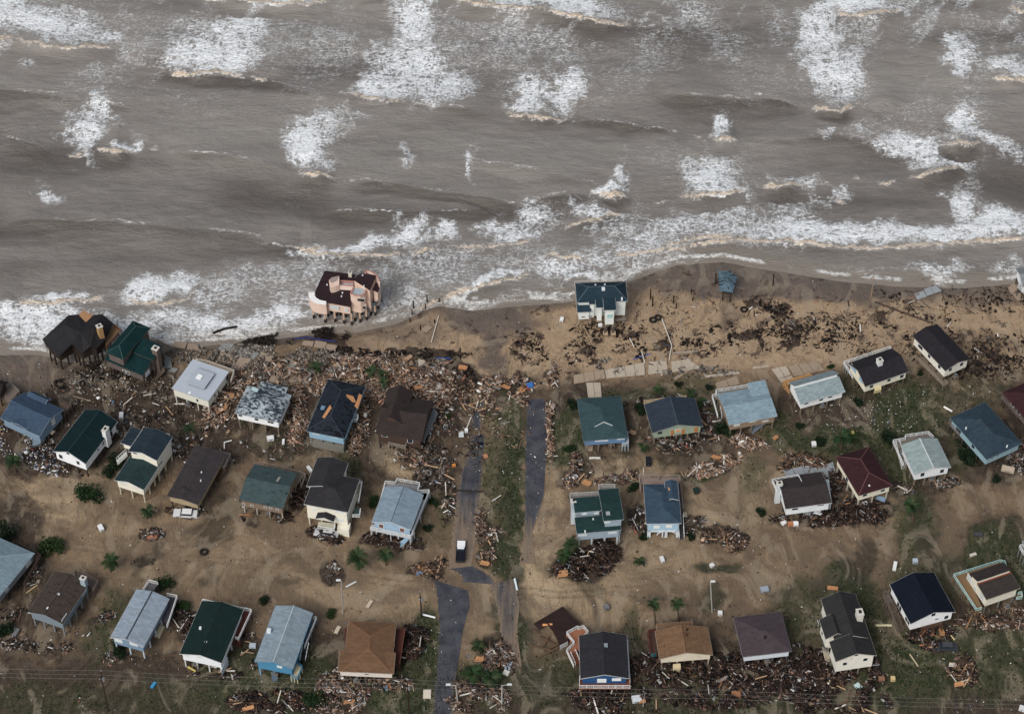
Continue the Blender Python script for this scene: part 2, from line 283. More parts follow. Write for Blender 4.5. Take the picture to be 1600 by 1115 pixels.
def seg_dist(PX, PY, pts, ky=1.0):
    """distance to a polyline, signed side (positive = above it in the picture, that is seaward), and position along it 0..1"""
    best = np.full(PX.shape, 1e9); side = np.zeros(PX.shape); tt = np.zeros(PX.shape)
    L = [math.hypot(pts[i+1][0]-pts[i][0], pts[i+1][1]-pts[i][1]) for i in range(len(pts)-1)]; tot = sum(L); acc = 0
    for i in range(len(pts)-1):
        (x0,y0),(x1,y1) = pts[i][:2], pts[i+1][:2]; dx, dy = x1-x0, y1-y0
        t = np.clip(((PX-x0)*dx+(PY-y0)*dy)/(dx*dx+dy*dy), 0, 1)
        ex = PX-(x0+t*dx); ey = PY-(y0+t*dy); d = np.hypot(ex, ey); m = d < best
        best[m] = d[m]; side[m] = np.sign(-(ey*dx-ex*dy))[m]; tt[m] = ((acc+t*L[i])/tot)[m]; acc += L[i]
    return best, side, tt
def blob(PX, PY, cx, cy, rx, ry, ang=0.0, soft=.45):
    a = math.radians(ang); c, s = math.cos(a), math.sin(a); x = PX-cx; y = PY-cy
    d = np.sqrt(((x*c+y*s)/rx)**2+((-x*s+y*c)/ry)**2)
    return np.clip((1+soft-d)/(2*soft), 0, 1)
def sm(x): x = np.clip(x, 0, 1); return x*x*(3-2*x)

SEA = -0.6
SHORE = [(-900,560),(-200,556),(0,548),(60,548),(110,560),(160,556),(210,548),(280,536),(350,532),(420,524),(480,517),(560,512),(615,500),(640,488),(665,474),(690,470),(740,478),
         (800,472),(860,468),(900,462),(950,446),(1005,424),(1060,406),(1130,402),(1200,415),(1300,431),(1400,440),(1500,444),(1600,436),(1800,432),(2500,440)]

# ------------------------------------------------------------------ ground
gx = spaced(-140, 140, .5, 3500); gy = spaced(-112, 56, .5, 3500)
X, Y = np.meshgrid(gx, gy); PX, PY = to_px(X, Y)
N1 = fbm(X, Y, .06, 3); N2 = fbm(X, Y, .25, 5); N3 = fbm(X, Y, 1.0, 9, 3)
PXn = PX+(N2-.5)*40; PYn = PY+(fbm(X, Y, .25, 11)-.5)*34
sd_, ss_, _ = seg_dist(PX, PY, SHORE); shore = sd_*ss_            # px, positive seaward
sn = shore+(N2-.5)*10
grass = np.zeros_like(X); wet = np.zeros_like(X); soil = np.zeros_like(X); pale = np.zeros_like(X); pool = np.zeros_like(X); silt = np.zeros_like(X)
def lay(a, L, soft=.5):
    for e in L:
        cx, cy, rx, ry, ang, v = e; a[:] = np.maximum(a, v*sm(blob(PXn, PYn, cx, cy, rx, ry, ang, soft)))
# brown muddy soil between and around the houses
lay(soil, [(200,620,190,50,0,.8),(80,690,150,60,0,.85),(430,640,120,60,0,.8),(600,640,120,60,0,.75),(560,720,60,60,0,.6),(180,590,120,30,0,.9),
 (700,680,50,110,0,.55),(960,660,120,80,0,.6),(1100,680,110,70,0,.6),(1330,640,150,60,0,.75),(1500,600,140,50,0,.6),(1550,700,100,60,0,.7),(1440,720,60,110,0,.7),
 (20,830,60,70,0,.7),(60,940,90,60,0,.65),(1290,700,90,30,0,.4),(400,760,110,40,0,.35),(250,1080,420,70,0,.75),(1300,1075,420,70,0,.95),(900,1085,300,50,0,.85),
 (560,1040,140,60,0,.8),(1100,1040,220,45,0,.9),(1560,860,60,60,0,.8),(300,900,60,60,0,.25),(800,1110,900,34,0,.8),(60,1030,120,60,0,.6),(1540,1000,120,110,0,.75),(1590,950,60,100,0,.8),(1180,985,260,24,0,.5),(1330,960,90,60,0,.6),(350,1000,300,26,0,.35),(1520,540,110,25,0,.5),(820,640,50,50,0,.6),(900,640,40,60,0,.8)])
for pl in PILES:
    if pl[0] not in ('mud_clods','white_litter','driftwood_wrack','concrete_rubble'): lay(soil, [(e[0], e[1], e[2]*1.15, e[3]*1.25, e[4], .95) for e in pl[3] if e[5] > 150], .5)
# grass, dull olive
lay(grass, [(803,750,22,150,0,.95),(785,730,40,150,0,.62),(792,870,28,42,0,1),(768,790,20,110,0,.55),(757,720,16,60,0,.5),(870,690,20,60,-12,.75),(895,690,22,60,0,.8),(1330,690,75,30,0,.95),(1240,690,70,22,30,.8),
 (1420,650,60,60,0,.9),(1390,720,60,50,0,.7),(1210,650,40,18,40,.7),(1180,740,35,25,-60,.45),(1010,620,130,12,-4,.6),(1080,600,60,14,0,.5),(1130,640,25,30,0,.8),(1080,745,50,10,-12,.8),
 (620,1060,110,60,0,.75),(660,1000,28,60,8,1),(640,1090,80,40,0,.8),(180,975,40,70,30,.65),(60,1100,160,40,0,.5),(300,1090,160,40,0,.5),(370,1060,60,60,0,.7),(460,1060,70,60,0,.75),
 (800,985,22,50,-15,.95),(775,1060,45,60,0,.6),(860,1060,60,60,0,.55),(985,985,20,50,0,.55),(1250,960,60,60,0,.6),(1330,960,60,70,0,.8),(1420,1040,160,60,0,.8),(1560,1030,120,70,0,.65),
 (1450,900,70,50,0,.6),(1550,870,50,60,30,.85),(1590,900,40,40,0,.8),(1430,820,40,60,0,.7),(1320,900,45,30,0,.75),(1120,886,45,9,0,.8),(1115,935,22,22,0,.6),(420,645,60,30,0,.35),
 (545,720,20,90,0,.55),(620,770,60,20,0,.4),(440,700,60,30,0,.35),(1000,700,90,40,0,.25),(690,790,20,60,0,.5),(670,830,60,30,0,.4),(190,900,60,40,0,.12),(1040,1080,90,40,0,.5),(1500,690,30,60,0,.6),
 (1480,620,120,40,0,.45),(1330,600,40,25,0,.5),(830,1000,20,90,0,.3),(1200,1100,300,30,0,.55)])
# pale wind-blown and washed sand
lay(pale, [(85,775,75,45,-30,.9),(140,745,50,35,0,.8),(630,745,55,40,0,.9),(300,860,220,60,0,.3),(960,735,40,30,0,.8),(1035,740,55,22,0,.55),(1165,790,34,75,8,1),(1110,800,60,30,0,.7),(1180,640,20,30,0,.9),(1290,660,50,25,0,.55),
 (850,900,46,75,0,1),(900,930,90,50,0,.55),(1000,880,140,40,0,.4),(560,930,120,40,0,.45),(1230,900,60,50,0,.25),(1420,790,70,40,0,.35),(1520,610,50,35,0,.8),(1365,645,25,18,30,.9),(1500,640,30,25,0,.6),(870,760,20,60,0,.6),
 (880,700,9,60,-6,.8),(752,930,22,45,0,.5),(770,1000,25,60,0,.35),(1240,745,50,12,0,.7),(1260,700,40,20,0,.5),(770,720,16,70,0,.75)])
beach = sm((615-PYn)/40)*sm((PX-560)/120); beach = np.maximum(beach, sm((570-PYn)/20)*sm((PX-520)/60)*(shore < 0))
beach = beach*(1-.85*sm(blob(PX, PY, 1180, 612, 320, 34, -2, .3))*(PX < 1330))
# wet, grey sand along the water and in the drained bay
wet = np.maximum(wet, np.maximum(sm((sn+12)/9), .8*sm((sn+24)/20))); wet = np.maximum(wet, sm(blob(PXn, PYn, 1240, 425, 330, 46, 2, .2))); lay(wet, [(762,498,72,27,5,1),(768,545,20,44,0,.95),(766,585,9,20,0,.6),(640,520,60,22,0,.45),(20,575,85,34,0,1),(1560,455,70,26,0,.7),
 (1140,490,14,22,0,.4),(560,530,60,18,0,.3)], .4)
# standing water and drowned hollows
lay(pool, [(330,815,20,45,35,.8),(350,830,25,12,0,.7),(1335,890,24,18,0,.85),(1355,870,14,35,0,.85),(1290,915,30,12,0,.6),(330,895,10,28,15,.5),(315,910,14,10,0,.7),(230,870,10,40,50,.7),(205,935,40,8,-20,.3),
 (788,985,16,80,-8,.75),(800,930,20,60,0,.6),(1455,850,16,40,-25,.7),(1490,890,24,18,-30,.7),(450,905,16,9,0,.6),(440,870,40,8,0,.3),(1118,886,44,10,0,.6),(900,900,60,10,25,.6),(920,915,45,7,40,.6),
 (860,885,40,10,30,.5),(1010,930,40,5,0,.5),(1225,930,40,14,0,.5),(1115,935,22,20,0,.5),(845,1070,16,50,0,.35),(30,820,14,22,0,.5),(1140,500,18,18,0,.3),(90,940,40,20,-25,.35),(1290,650,24,14,0,.5),
 (365,790,10,50,30,.5),(960,790,10,60,-10,.35),(855,640,5,30,0,.8),(1555,700,16,20,30,.3),(500,700,30,8,0,.35)], .35)
def line(a, pts, wd, v, soft=.8):
    d_ = seg_dist(PX+(N2-.5)*10, PY+(N2-.5)*8, pts)[0]; a[:] = np.maximum(a, v*sm(1.0-(d_/wd-1+soft)/(2*soft) if False else (wd*(1+soft)-d_)/(2*wd*soft)))
track = np.zeros_like(X)
for pts, wd, v in [([(1330,640),(1250,670),(1190,710),(1160,760),(1152,820),(1180,880)],12,1.0),([(1290,700),(1215,725),(1180,770),(1178,820)],6,.8),([(1510,735),(1520,770),(1542,797),(1558,830)],8,.9),([(149,817),(165,800),(178,777)],2.5,.8),
   ([(340,830),(318,870),(300,905)],4,.6),([(290,850),(250,890),(205,930)],5,.6),([(360,900),(330,940),(300,985)],4,.5),([(480,770),(455,800),(450,840)],5,.5),([(250,790),(215,850),(150,880)],4,.45),([(610,860),(560,880),(480,880)],5,.4),
   ([(440,860),(400,900),(390,940)],3,.4),([(700,600),(722,640),(708,700)],14,.35),([(960,880),(1040,900),(1100,890)],5,.35),([(1000,930),(1060,940),(1180,925)],6,.4),([(1240,850),(1300,840),(1400,850)],6,.45),([(1340,840),(1420,870),(1500,880)],5,.35),([(1350,770),(1390,840),(1380,900)],7,.45),
   ([(985,700),(985,760),(1000,830)],8,.6),([(560,640),(575,720),(570,800)],7,.5),([(100,880),(150,900),(200,950)],7,.45),([(1250,1010),(1270,960),(1250,900)],9,.6),([(1380,900),(1400,980),(1430,1040)],12,.7),([(1510,980),(1530,1040),(1580,1100)],9,.5),([(845,720),(842,790),(843,850)],2,.7),([(856,840),(880,870),(850,900)],6,.4),
   ([(20,780),(60,800),(60,850)],10,.6),([(690,640),(682,720),(690,780)],8,.5),([(640,760),(700,860),(690,890)],8,.4)]: line(track, pts, wd, v)
for pts, wd, v in [([(860,870),(900,900),(930,945),(938,985)],5,.7),([(806,920),(824,955),(830,1000),(824,1060)],5,.6),([(1330,610),(1290,650),(1255,660)],4,.5),([(1330,720),(1420,800),(1440,860)],5,.4)]: line(pool, pts, wd, v)
for dx_ in (0, 9):
    for pts in ([(1345,655+dx_),(1255,682+dx_),(1203+dx_,722),(1172+dx_,770),(1168+dx_,830),(1200,885+dx_),(1290,930+dx_)], [(716+dx_,880),(712+dx_,930),(690+dx_*.5,905)], [(738+dx_,900),(790,915+dx_),(870,925+dx_),(1000,915+dx_),(1200,905+dx_),(1400,925+dx_)], [(700,912+dx_),(600,905+dx_),(450,880+dx_),(300,868+dx_),(120,850+dx_)]): line(track, pts, 1.5, .75, .7)
# braided silt streaks left by the surge, running from the sea inland
ua = math.radians(62); U = (PX*math.cos(ua)-PY*math.sin(ua)); V = (PX*math.sin(ua)+PY*math.cos(ua))
silt = sm((fbm(U, V*.22, .03, 21, 5)-.5)*6)*sm((PY-640)/90)
silt = np.maximum(silt, .9*sm((fbm(X*.5, Y, .12, 41, 4)-.6)*9)); silt = np.maximum(silt*.8, track)
# dark wrack strewn over the beach
weed = sm((fbm(X, Y, .22, 33, 5, .62)-.50)*9)
wz = np.zeros_like(X)
lay(wz, [(828,546,30,22,0,1),(905,555,26,18,0,1),(960,520,60,18,5,1),(1010,545,50,14,0,.9),(1120,532,80,22,-4,1),(1215,525,70,24,0,1),(1290,520,60,28,0,.95),(1030,500,50,14,10,.9),(1400,497,60,18,0,.7),(1380,545,60,14,0,.5),
 (1520,545,110,26,3,.7),(1540,575,90,16,0,.8),(1210,482,25,12,20,.9),(1170,478,25,10,0,.8),(1030,465,30,10,0,.6),(1430,478,50,8,10,.5),(810,600,30,14,0,.8),(720,590,26,14,40,1),(725,620,14,24,0,.9),(880,600,26,14,0,.8),
 (1490,480,60,8,0,.3),(1130,570,150,9,0,.5),(700,660,30,60,0,.75),(765,640,40,40,0,.8),(700,745,22,60,0,.7),(1010,650,60,30,0,.6),(1260,640,90,20,-10,.35),(1350,625,60,12,0,.6),(60,740,90,12,0,.6),(220,640,120,30,0,.4),
 (120,600,60,20,-25,.9),(1540,740,60,14,0,.3)], .6)
bank = seg_dist(PXn, PYn, [(95,585),(150,575),(215,572),(330,540),(400,535),(450,527),(500,520),(530,528),(545,550),(600,556),(650,556),(690,553),(720,570),(745,585)])[0]
weed = np.maximum(weed*wz, sm((11-bank)/9)*sm((N2-.42)*6)*.9)
weed = np.maximum(weed, sm((fbm(X, Y, .5, 51, 4)-.62)*14)*np.clip(beach*.55+soil*.5, 0, .8))
weed *= (shore < 3)
land = sm((-shore)/24)
rd = np.maximum(sm(blob(PX, PY, 735, 790, 40, 190, 2, .2)), np.maximum(sm(blob(PX, PY, 836, 750, 30, 160, 0, .2)), sm(blob(PX, PY, 745, 1010, 95, 140, 0, .2))))
Z = SEA*(1-land)-2.2*sm((shore-2)/60)+(fbm(X, Y, .05, 71)-.5)*.35*land*(1-rd)+(fbm(X, Y, .35, 77)-.5)*.22*land*(1-rd)-pool*.12
Z = np.where(shore > 0, SEA-.05-np.minimum(shore*.02, 2.4), Z-.02)

g = NT('storm_washed_ground'); pos = g.coord('Object')
na = g.noise(.35, 6, .65, pos); nb = g.noise(2.4, 5, .7, pos); nc = g.noise(.07, 4, .6, pos); nd = g.noise(1.2, 4, .65, g.mapping(pos, (2.2,.4,1), (0,0,.35)))
base = g.mix(g.ramp(na, .3, .7), rgb(108,90,71), rgb(136,115,91))
base = g.mix(g.ramp(nd, .35, .75, 0, .55), base, rgb(98,81,64))
base = g.mix(g.attr('pale'), base, g.mix(g.ramp(nb, .35, .7), rgb(158,137,109), rgb(182,161,131)))
base = g.mix(g.math('MULTIPLY', g.attr('silt'), .75), base, rgb(92,78,64))
base = g.mix(g.attr('beach'), base, g.mix(g.ramp(na, .3, .72), rgb(148,126,102), rgb(170,146,118)))
base = g.mix(g.ramp(g.math('ADD', g.attr('soil'), g.math('MULTIPLY', g.math('SUBTRACT', na, .5), 1.2)), .2, .75), base, g.mix(g.ramp(nb, .4, .65), rgb(42,34,28), rgb(72,58,46)))
gr = g.mix(g.ramp(nb, .35, .7), rgb(33,41,22), g.mix(g.ramp(na, .4, .7), rgb(52,64,34), rgb(84,84,54)))
base = g.mix(g.ramp(g.math('ADD', g.attr('grass'), g.math('MULTIPLY', g.math('SUBTRACT', g.math('MULTIPLY', g.math('ADD', na, nb), .5), .5), 1.5)), .15, .8), base, gr)
base = g.mix(g.math('MULTIPLY', g.attr('pool'), .9), base, g.mix(g.ramp(na, .35, .65), rgb(58,50,36), rgb(40,40,31)))
base = g.mix(g.attr('wet'), base, g.mix(g.ramp(na, .3, .7), rgb(94,84,77), rgb(114,100,89)))
base = g.mix(g.ramp(g.math('ADD', g.attr('weed'), g.math('MULTIPLY', g.math('SUBTRACT', nb, .5), 1.3)), .4, .6), base, g.mix(g.ramp(nb, .4, .6), rgb(46,34,28), rgb(66,50,40)))
wl = g.noise(.085, 6, .58, g.mapping(pos, (1.3,.8,1), (0,0,.5)), 2.2); rl = g.math('ABSOLUTE', g.math('SUBTRACT', wl, .5)); base = g.mix(g.ramp(rl, .0, .030, .42, 0), base, rgb(84,72,60)); base = g.mix(g.ramp(wl, .50, .64, 0, .42), base, rgb(150,137,118)); base = g.mix(g.ramp(wl, .46, .34, 0, .5), base, rgb(92,82,70))
sp = g.noise(1.7, 2, .5, pos); base = g.mix(g.ramp(sp, .70, .74, 0, .6), base, rgb(62,50,40))
fine = g.noise(6.5, 3, .7, pos); fg = g.math('ADD', g.math('MULTIPLY', fine, .34), .83)
cb = g.n('ShaderNodeCombineColor'); [g.link(fg, cb.inputs[i]) for i in range(3)]; g.color(g.mul(base, cb.outputs[0]))
wetness = g.math('MAXIMUM', g.attr('wet'), g.attr('pool'))
g.put(g.b.inputs['Roughness'], g.ramp(wetness,   .2, 1, .92, .18)); g.b.inputs['Specular IOR Level'].default_value = .4
g.bump(g.math('ADD', g.math('MULTIPLY', nb, .5), g.math('ADD', g.math('MULTIPLY', na, 1.4), g.math('MULTIPLY', nd, .8))), .9, .22)
o = grid_mesh('ground', gx, gy, Z, dict(grass=grass, wet=wet, soil=soil, pale=pale, pool=pool, beach=beach*(1-wet), weed=weed, silt=silt), g.m)
tag(o, kind='structure')

# ------------------------------------------------------------------ sea
sx = spaced(-158, 158, .42, 4000); sy = spaced(-6, 148, .42, 4000)
X, Y = np.meshgrid(sx, sy); PX, PY = to_px(X, Y, SEA)
q1 = fbm(X, Y, .35, 101, 4); q2 = fbm(X, Y, .12, 103, 3)
PXs = PX; PYs = PY+(fbm(X, Y, .08, 105, 2)-.5)*9; PXw = PX+(q2-.5)*16; PYw = PY+(q1-.5)*11
LIPS = [[(-40,66),(0,70),(50,76),(100,85),(140,82),(180,79)], [(305,-4),(360,5),(420,10),(480,13),(520,6)], [(685,-6),(740,14),(800,18),(860,25),(900,33),(945,43),(992,38)],
 [(262,117),(300,122),(340,118),(385,123)], [(392,123),(408,130),(425,126)], [(548,150),(580,160),(610,166),(635,163)], [(783,178),(800,184),(840,189),(870,190),(892,182)],
 [(1080,214),(1100,222)], [(1110,218),(1130,225),(1158,220)], [(93,240),(118,244),(135,240)], [(150,235),(180,243),(212,238)], [(230,234),(252,236)], [(455,270),(480,278),(505,280),(530,282)], [(1262,170),(1290,177),(1315,181),(1345,166)],
 [(1306,19),(1345,31),(1380,27),(1412,16)], [(1545,126),(1580,132),(1620,128)], [(1575,12),(1610,22)], [(1466,226),(1490,233),(1515,231),(1536,222)], [(1415,278),(1450,277),(1480,270),(1507,260)], [(1365,287),(1385,291),(1403,282)],
 [(1325,280),(1345,282)], [(1185,293),(1215,299),(1262,291)], [(1055,308),(1090,313),(1130,308),(1165,301)], [(1018,320),(1046,315)], [(935,304),(960,312),(988,310)], [(874,359),(905,352),(940,343),(985,325)], [(1275,288),(1300,286)],
 [(1300,312),(1328,318)], [(1590,252),(1620,262)], [(955,404),(1000,399),(1060,391),(1120,382),(1160,380),(1200,379),(1250,383),(1310,389),(1360,394),(1420,389),(1480,386),(1560,380),(1640,378)],
 [(470,390),(495,398),(545,405),(600,401),(638,396)], [(640,400),(670,395),(690,388)], [(702,386),(740,390),(790,386),(832,378)], [(20,478),(80,479),(130,474),(170,468)], [(200,470),(228,480),(262,478),(292,468),(308,450)],
 [(640,486),(690,468),(740,452),(790,441),(832,430)], [(845,400),(880,405),(920,410)], [(340,432),(356,435)],[(1036,386),(1100,374),(1150,376)], [(455,386),(490,392),(510,387)]]
SWELL = [[(-60,140),(60,150),(160,160),(225,175)], [(225,105),(320,122),(420,127),(480,146),(550,151),(640,166),(720,172),(785,180)], [(885,188),(960,192),(1050,208),(1080,216)], [(1158,222),(1240,218),(1310,212),(1420,235)],
 [(250,236),(340,246),(420,262),(460,272)], [(530,282),(620,293),(720,306),(820,322)], [(180,80),(300,100)], [(1010,150),(1180,160),(1270,172)], [(1345,170),(1420,160)], [(990,40),(1100,55)], [(400,380),(480,390)], [(0,345),(150,352),(300,362),(420,372)],
 [(500,330),(650,335),(780,330)], [(1440,130),(1540,127)], [(-40,470),(40,478)], [(520,8),(680,-4)], [(0,215),(90,240)], [(640,250),(800,262),(940,290)], [(1170,150),(1260,166)], [(800,318),(880,308),(935,304)]]
H = np.zeros_like(X); tan = np.zeros_like(X); foam = np.zeros_like(X)
sea_shade = np.full(X.shape, .5)  # shading painted into the water colour, neutral at the middle value
def crest(L, amp, tn, back=30, front=7):
    global H, tan, foam
    xs_ = [p[0] for p in L]; ys_ = [p[1] for p in L]
    j0 = np.searchsorted(sy, -6); box = (PX > min(xs_)-60) & (PX < max(xs_)+60) & (PY > min(ys_)-90) & (PY < max(ys_)+30)
    if not box.any(): return
    a, b, t = seg_dist(PXw[box], PYw[box], L); d = a*b
    tl = sum(math.hypot(L[i+1][0]-L[i][0], L[i+1][1]-L[i][1]) for i in range(len(L)-1))
    ends = sm(np.minimum(t, 1-t)*tl/22+.25)*(np.where((t <= 0) | (t >= 1), np.exp(-np.maximum(a-2, 0)/8), 1))
    a2, b2, t2 = seg_dist(PXs[box], PYs[box], L); d2 = a2*b2; e2 = sm(np.minimum(t2, 1-t2)*tl/min(60, tl*.45))
    prof = np.where(d2 >= 0, np.exp(-(np.abs(d2)/back)**1.2), np.exp(-(np.abs(d2)/front)**1.5))*e2
    if tl > 48: H[box] = np.maximum(H[box], 1.25*amp*prof)
    if tl < 48: e2 = e2*0
    k2 = np.where(d2 >= 0, np.exp(-np.abs(d2)/16), -np.exp(-(np.abs(d2)/12)**1.3)*1.15)*np.tanh(np.abs(d2)/3.5)*e2; m_ = np.abs(k2) > np.abs(sea_shade[box]-.5)*2; tmp = sea_shade[box]; tmp[m_] = (.5+.5*k2)[m_]; sea_shade[box] = tmp  # painted wave shading: lighter behind the crest, darker on its front face
    if tn:
        lw = (5.6 if tn > .5 else 2.6)*(.45+1.1*q1[box]); k = sm(1-np.abs(d-1.8)/lw)*ends
        tan[box] = np.maximum(tan[box], k*tn); foam[box] = np.maximum(foam[box], k*(.98 if tn > .5 else .62)*np.clip((q2[box]-.35)*5 if tn < .5 else 1, 0, 1))
        foam[box] = np.maximum(foam[box], np.where(d > 0, np.exp(-d/7.)*(.55 if tn > .5 else .3), 0)*ends)
for L in SWELL: crest(L, .9, .3, 34, 11)
for i, L in enumerate(LIPS): crest(L, .55 if L[0][1] > 340 else 1.25, .9)
FOAM = [(55,38,105,34,8,1),(5,22,60,42,0,.95),(160,62,30,18,10,.9),(335,85,85,34,4,.95),(380,50,55,42,-25,.85),(310,45,60,30,0,.55),(640,105,68,52,-15,1),(600,140,45,22,0,1),(650,35,42,50,-5,.85),(700,132,48,34,-20,.85),(660,0,50,25,0,.7),
 (822,155,36,32,0,.95),(886,142,26,42,5,.95),(880,80,32,50,0,.5),(860,8,120,24,8,.95),(430,0,85,12,0,.9),(128,205,30,38,-20,1),(158,170,30,35,-30,.75),(150,120,60,28,-25,.45),(203,225,18,14,0,.85),(488,232,42,40,-10,.95),(505,195,45,30,-15,.75),(560,180,30,20,0,.45),
 (520,75,60,55,-20,.5),(625,240,11,14,0,.7),(727,258,9,22,-5,.8),(70,302,20,11,0,.75),(40,98,22,15,-20,.65),(1290,50,36,58,4,.85),(1305,115,44,46,8,1),(1335,85,22,28,0,.7),(1352,6,70,18,0,1),(1495,78,34,30,35,.85),(1505,105,25,20,30,.9),(1575,105,40,24,0,.95),(1503,195,38,34,0,1),
 (1440,240,75,28,15,.95),(1400,212,45,20,10,.7),(1480,255,45,18,0,.95),(1130,200,16,20,10,.85),(1295,200,16,12,-30,.75),(1108,275,40,34,-8,1),(1120,298,50,14,0,1),(962,285,15,30,8,.85),(960,300,22,10,0,.9),(928,332,44,15,-12,1),(1230,282,55,12,0,.7),
 (1300,300,35,18,0,.6),(1560,220,40,18,20,.7),(1600,240,30,15,20,.7),(1440,362,190,18,-1,1),(1300,358,120,20,2,.95),(1500,322,22,32,-20,.95),(1570,350,70,22,0,1),(1200,355,110,24,-2,.8),(1130,340,110,30,0,.62),(1220,320,70,22,0,.5),(1060,360,90,26,-8,.72),(980,392,120,26,-8,.62),(960,350,70,30,0,.55),
 (890,422,60,20,-8,.7),(830,345,45,22,-10,.75),(790,368,60,16,0,.85),(560,382,58,15,-12,1),(640,360,26,18,-40,.95),(690,366,24,18,-20,.95),(600,380,90,14,-3,.8),(500,398,30,14,0,.8),(250,450,60,21,-4,1),(290,440,40,16,0,.8),(110,468,55,11,-8,.85),(20,500,70,20,0,1),
 (110,500,100,22,5,.9),(60,520,90,15,0,.9),(250,503,130,20,0,.75),(380,508,95,16,-3,.95),(450,494,50,14,0,.9),(330,470,60,22,0,.6),(400,440,110,34,-8,.52),(560,470,180,36,0,.48),(520,430,90,30,0,.5),(680,420,100,42,0,.52),(640,470,40,14,0,.7),
 (770,440,60,9,-14,.95),(715,457,45,9,-18,.9),(830,410,90,34,0,.5),(730,473,50,7,-3,.7),(850,462,60,8,0,.7),(560,506,50,10,0,.5),(1085,20,60,42,0,.5),(1140,70,60,45,20,.42),(1030,80,60,60,0,.38),(960,120,60,70,0,.32),(1180,120,50,50,0,.3),(1460,418,50,13,0,.75),(1350,422,90,8,5,.4),
 (1575,420,40,15,0,.6),(1050,250,60,40,0,.26),(1370,200,50,40,0,.4),(1440,170,60,30,0,.35),(220,60,70,60,0,.42),(450,60,80,60,0,.4),(740,60,70,60,0,.42),(800,60,60,50,0,.45),(930,60,50,50,0,.34),(1220,40,50,50,0,.4),(1440,30,60,40,0,.3),(1560,40,60,30,0,.35),(300,160,100,35,0,.3),(330,200,60,30,0,.2),
 (950,430,60,10,-15,.8),(1000,412,60,9,-12,.7),(200,530,160,8,-2,.7),(20,536,70,9,0,.6),(360,522,90,8,0,.8),(660,490,12,8,0,.6)]
q3 = fbm(X, Y, .5, 111, 4); PXf = PX+(q2-.5)*62+(q3-.5)*26; PYf = PY+(fbm(X, Y, .12, 117, 3)-.5)*44+(q1-.5)*20
FOAM += [(c_[0]+c_[3]*.35, c_[1]-c_[3]*.75, c_[2]*1.35, c_[3]*1.5, c_[4], .40) for c_ in FOAM if c_[5] >= .8 and c_[1] < 345]
FOAM += [(520,478,60,7,10,.6),(600,498,50,6,-14,.6),(480,500,30,6,0,.6),(760,468,60,5,0,.5),(870,470,30,5,0,.5),(1060,405,50,5,-4,.5)]
for cx, cy, rx, ry, an, v in FOAM:
    foam = np.maximum(foam, v*sm(blob(PXf, PYf, cx, cy, rx, ry, an, .8)))
foam = foam*(.74+.5*q2)*(.80+.40*q3)
# the surface below each breaking lip is smooth, with little foam
for L in LIPS:
    if L[0][1] > 340: continue
    xs_ = [p[0] for p in L]; ys_ = [p[1] for p in L]
    box = (PX > min(xs_)) & (PX < max(xs_)) & (PY > min(ys_)-14) & (PY < max(ys_)+26)
    a, b, t = seg_dist(PXw[box], PYw[box], L); d = a*b
    foam[box] *= np.where((d < -2.5) & (d > -20), .25, 1)
sd_, ss_, _ = seg_dist(PX, PY, SHORE); shore = sd_*ss_
H = H*sm(shore/40); thin = sm((26-shore)/22)
foam = np.maximum(foam, .75*sm((5.5-np.abs(shore-4))/4)*sm((q2-.3)*5))
streak = fbm(X*1.0-Y*.45, Y*.40, .13, 131, 5)
foam = np.maximum(foam, .34*sm((streak-.42)*4)*sm((230-PY)/200)+.16*sm((streak-.48)*5))
H = H+(fbm(X*.35, Y, .09, 141, 4)-.5)*1.5*sm(shore/80)+(fbm(X*.6, Y, .5, 143, 4)-.5)*.30*sm(shore/30)+foam*.12
roll = fbm(X*.22+Y*.05, Y*1.1, .055, 151, 3, .5); H = H+(roll-.5)*1.6*sm(shore/90); sea_shade = sea_shade+(roll-.5)*1.25*sm(shore/60)+(fbm(X*.3, Y, .14, 153, 3)-.5)*.45*sm(shore/60)  # rolling swells also get light and dark bands painted into their colour
sea_shade = sea_shade-.20*sm((420-PX)/500)*sm((shore-20)/60)-.10*sm((PX-1350)/300)*sm((shore-40)/80)  # lens-like edge darkening painted into the water at left and right
s = NT('silty_sea_water'); pos = s.coord('Object'); fo = s.attr('foam')
m1 = s.mapping(pos, (.62, 1.0, 1), (0,0,-.25)); m2 = s.mapping(pos, (1.5,.5,1), (0,0,-.45))
def ridged(n): return s.math('SUBTRACT', 1.0, s.math('ABSOLUTE', s.math('MULTIPLY', s.math('SUBTRACT', n, .5), 4.4)))
r1 = ridged(s.noise(.52, 4, .60, m1, .5)); r2 = ridged(s.noise(.26, 5, .64, m2, .9)); fl = s.noise(1.8, 3, .7, m1, .3)
rr = s.math('MAXIMUM', r1, s.math('MULTIPLY', r2, .92)); rr = s.math('ADD', rr, s.math('MULTIPLY', s.math('SUBTRACT', fl, .5), .9))
th = s.math('SUBTRACT', 1.22, s.math('MULTIPLY', fo, .67))
mask = s.ramp(s.math('SUBTRACT', rr, th), -.22, .32)
mask = s.math('MULTIPLY', mask, s.ramp(fo, .03, .6, .1, 1.0))
big = s.noise(.025, 4, .6, s.mapping(pos, (.5,1.2,1))); med = s.noise(.3, 5, .65, s.mapping(pos, (.45,1.2,1), (0,0,.2)))
wc = s.mix(s.ramp(big, .3, .7), rgb(113,108,103), rgb(133,127,121))
wc = s.mix(s.ramp(med, .3, .75, 0, .5), wc, rgb(140,135,130))
shd = s.attr('sea_shade'); wc = s.mix(s.ramp(shd, .0, .5, .8, 0), wc, rgb(78,72,66)); wc = s.mix(s.ramp(shd, .5, 1, 0, .42), wc, rgb(150,146,140))  # applies the painted shade: dark wave fronts, light backs
wc = s.mix(s.attr('thin'), wc, rgb(134,125,114))
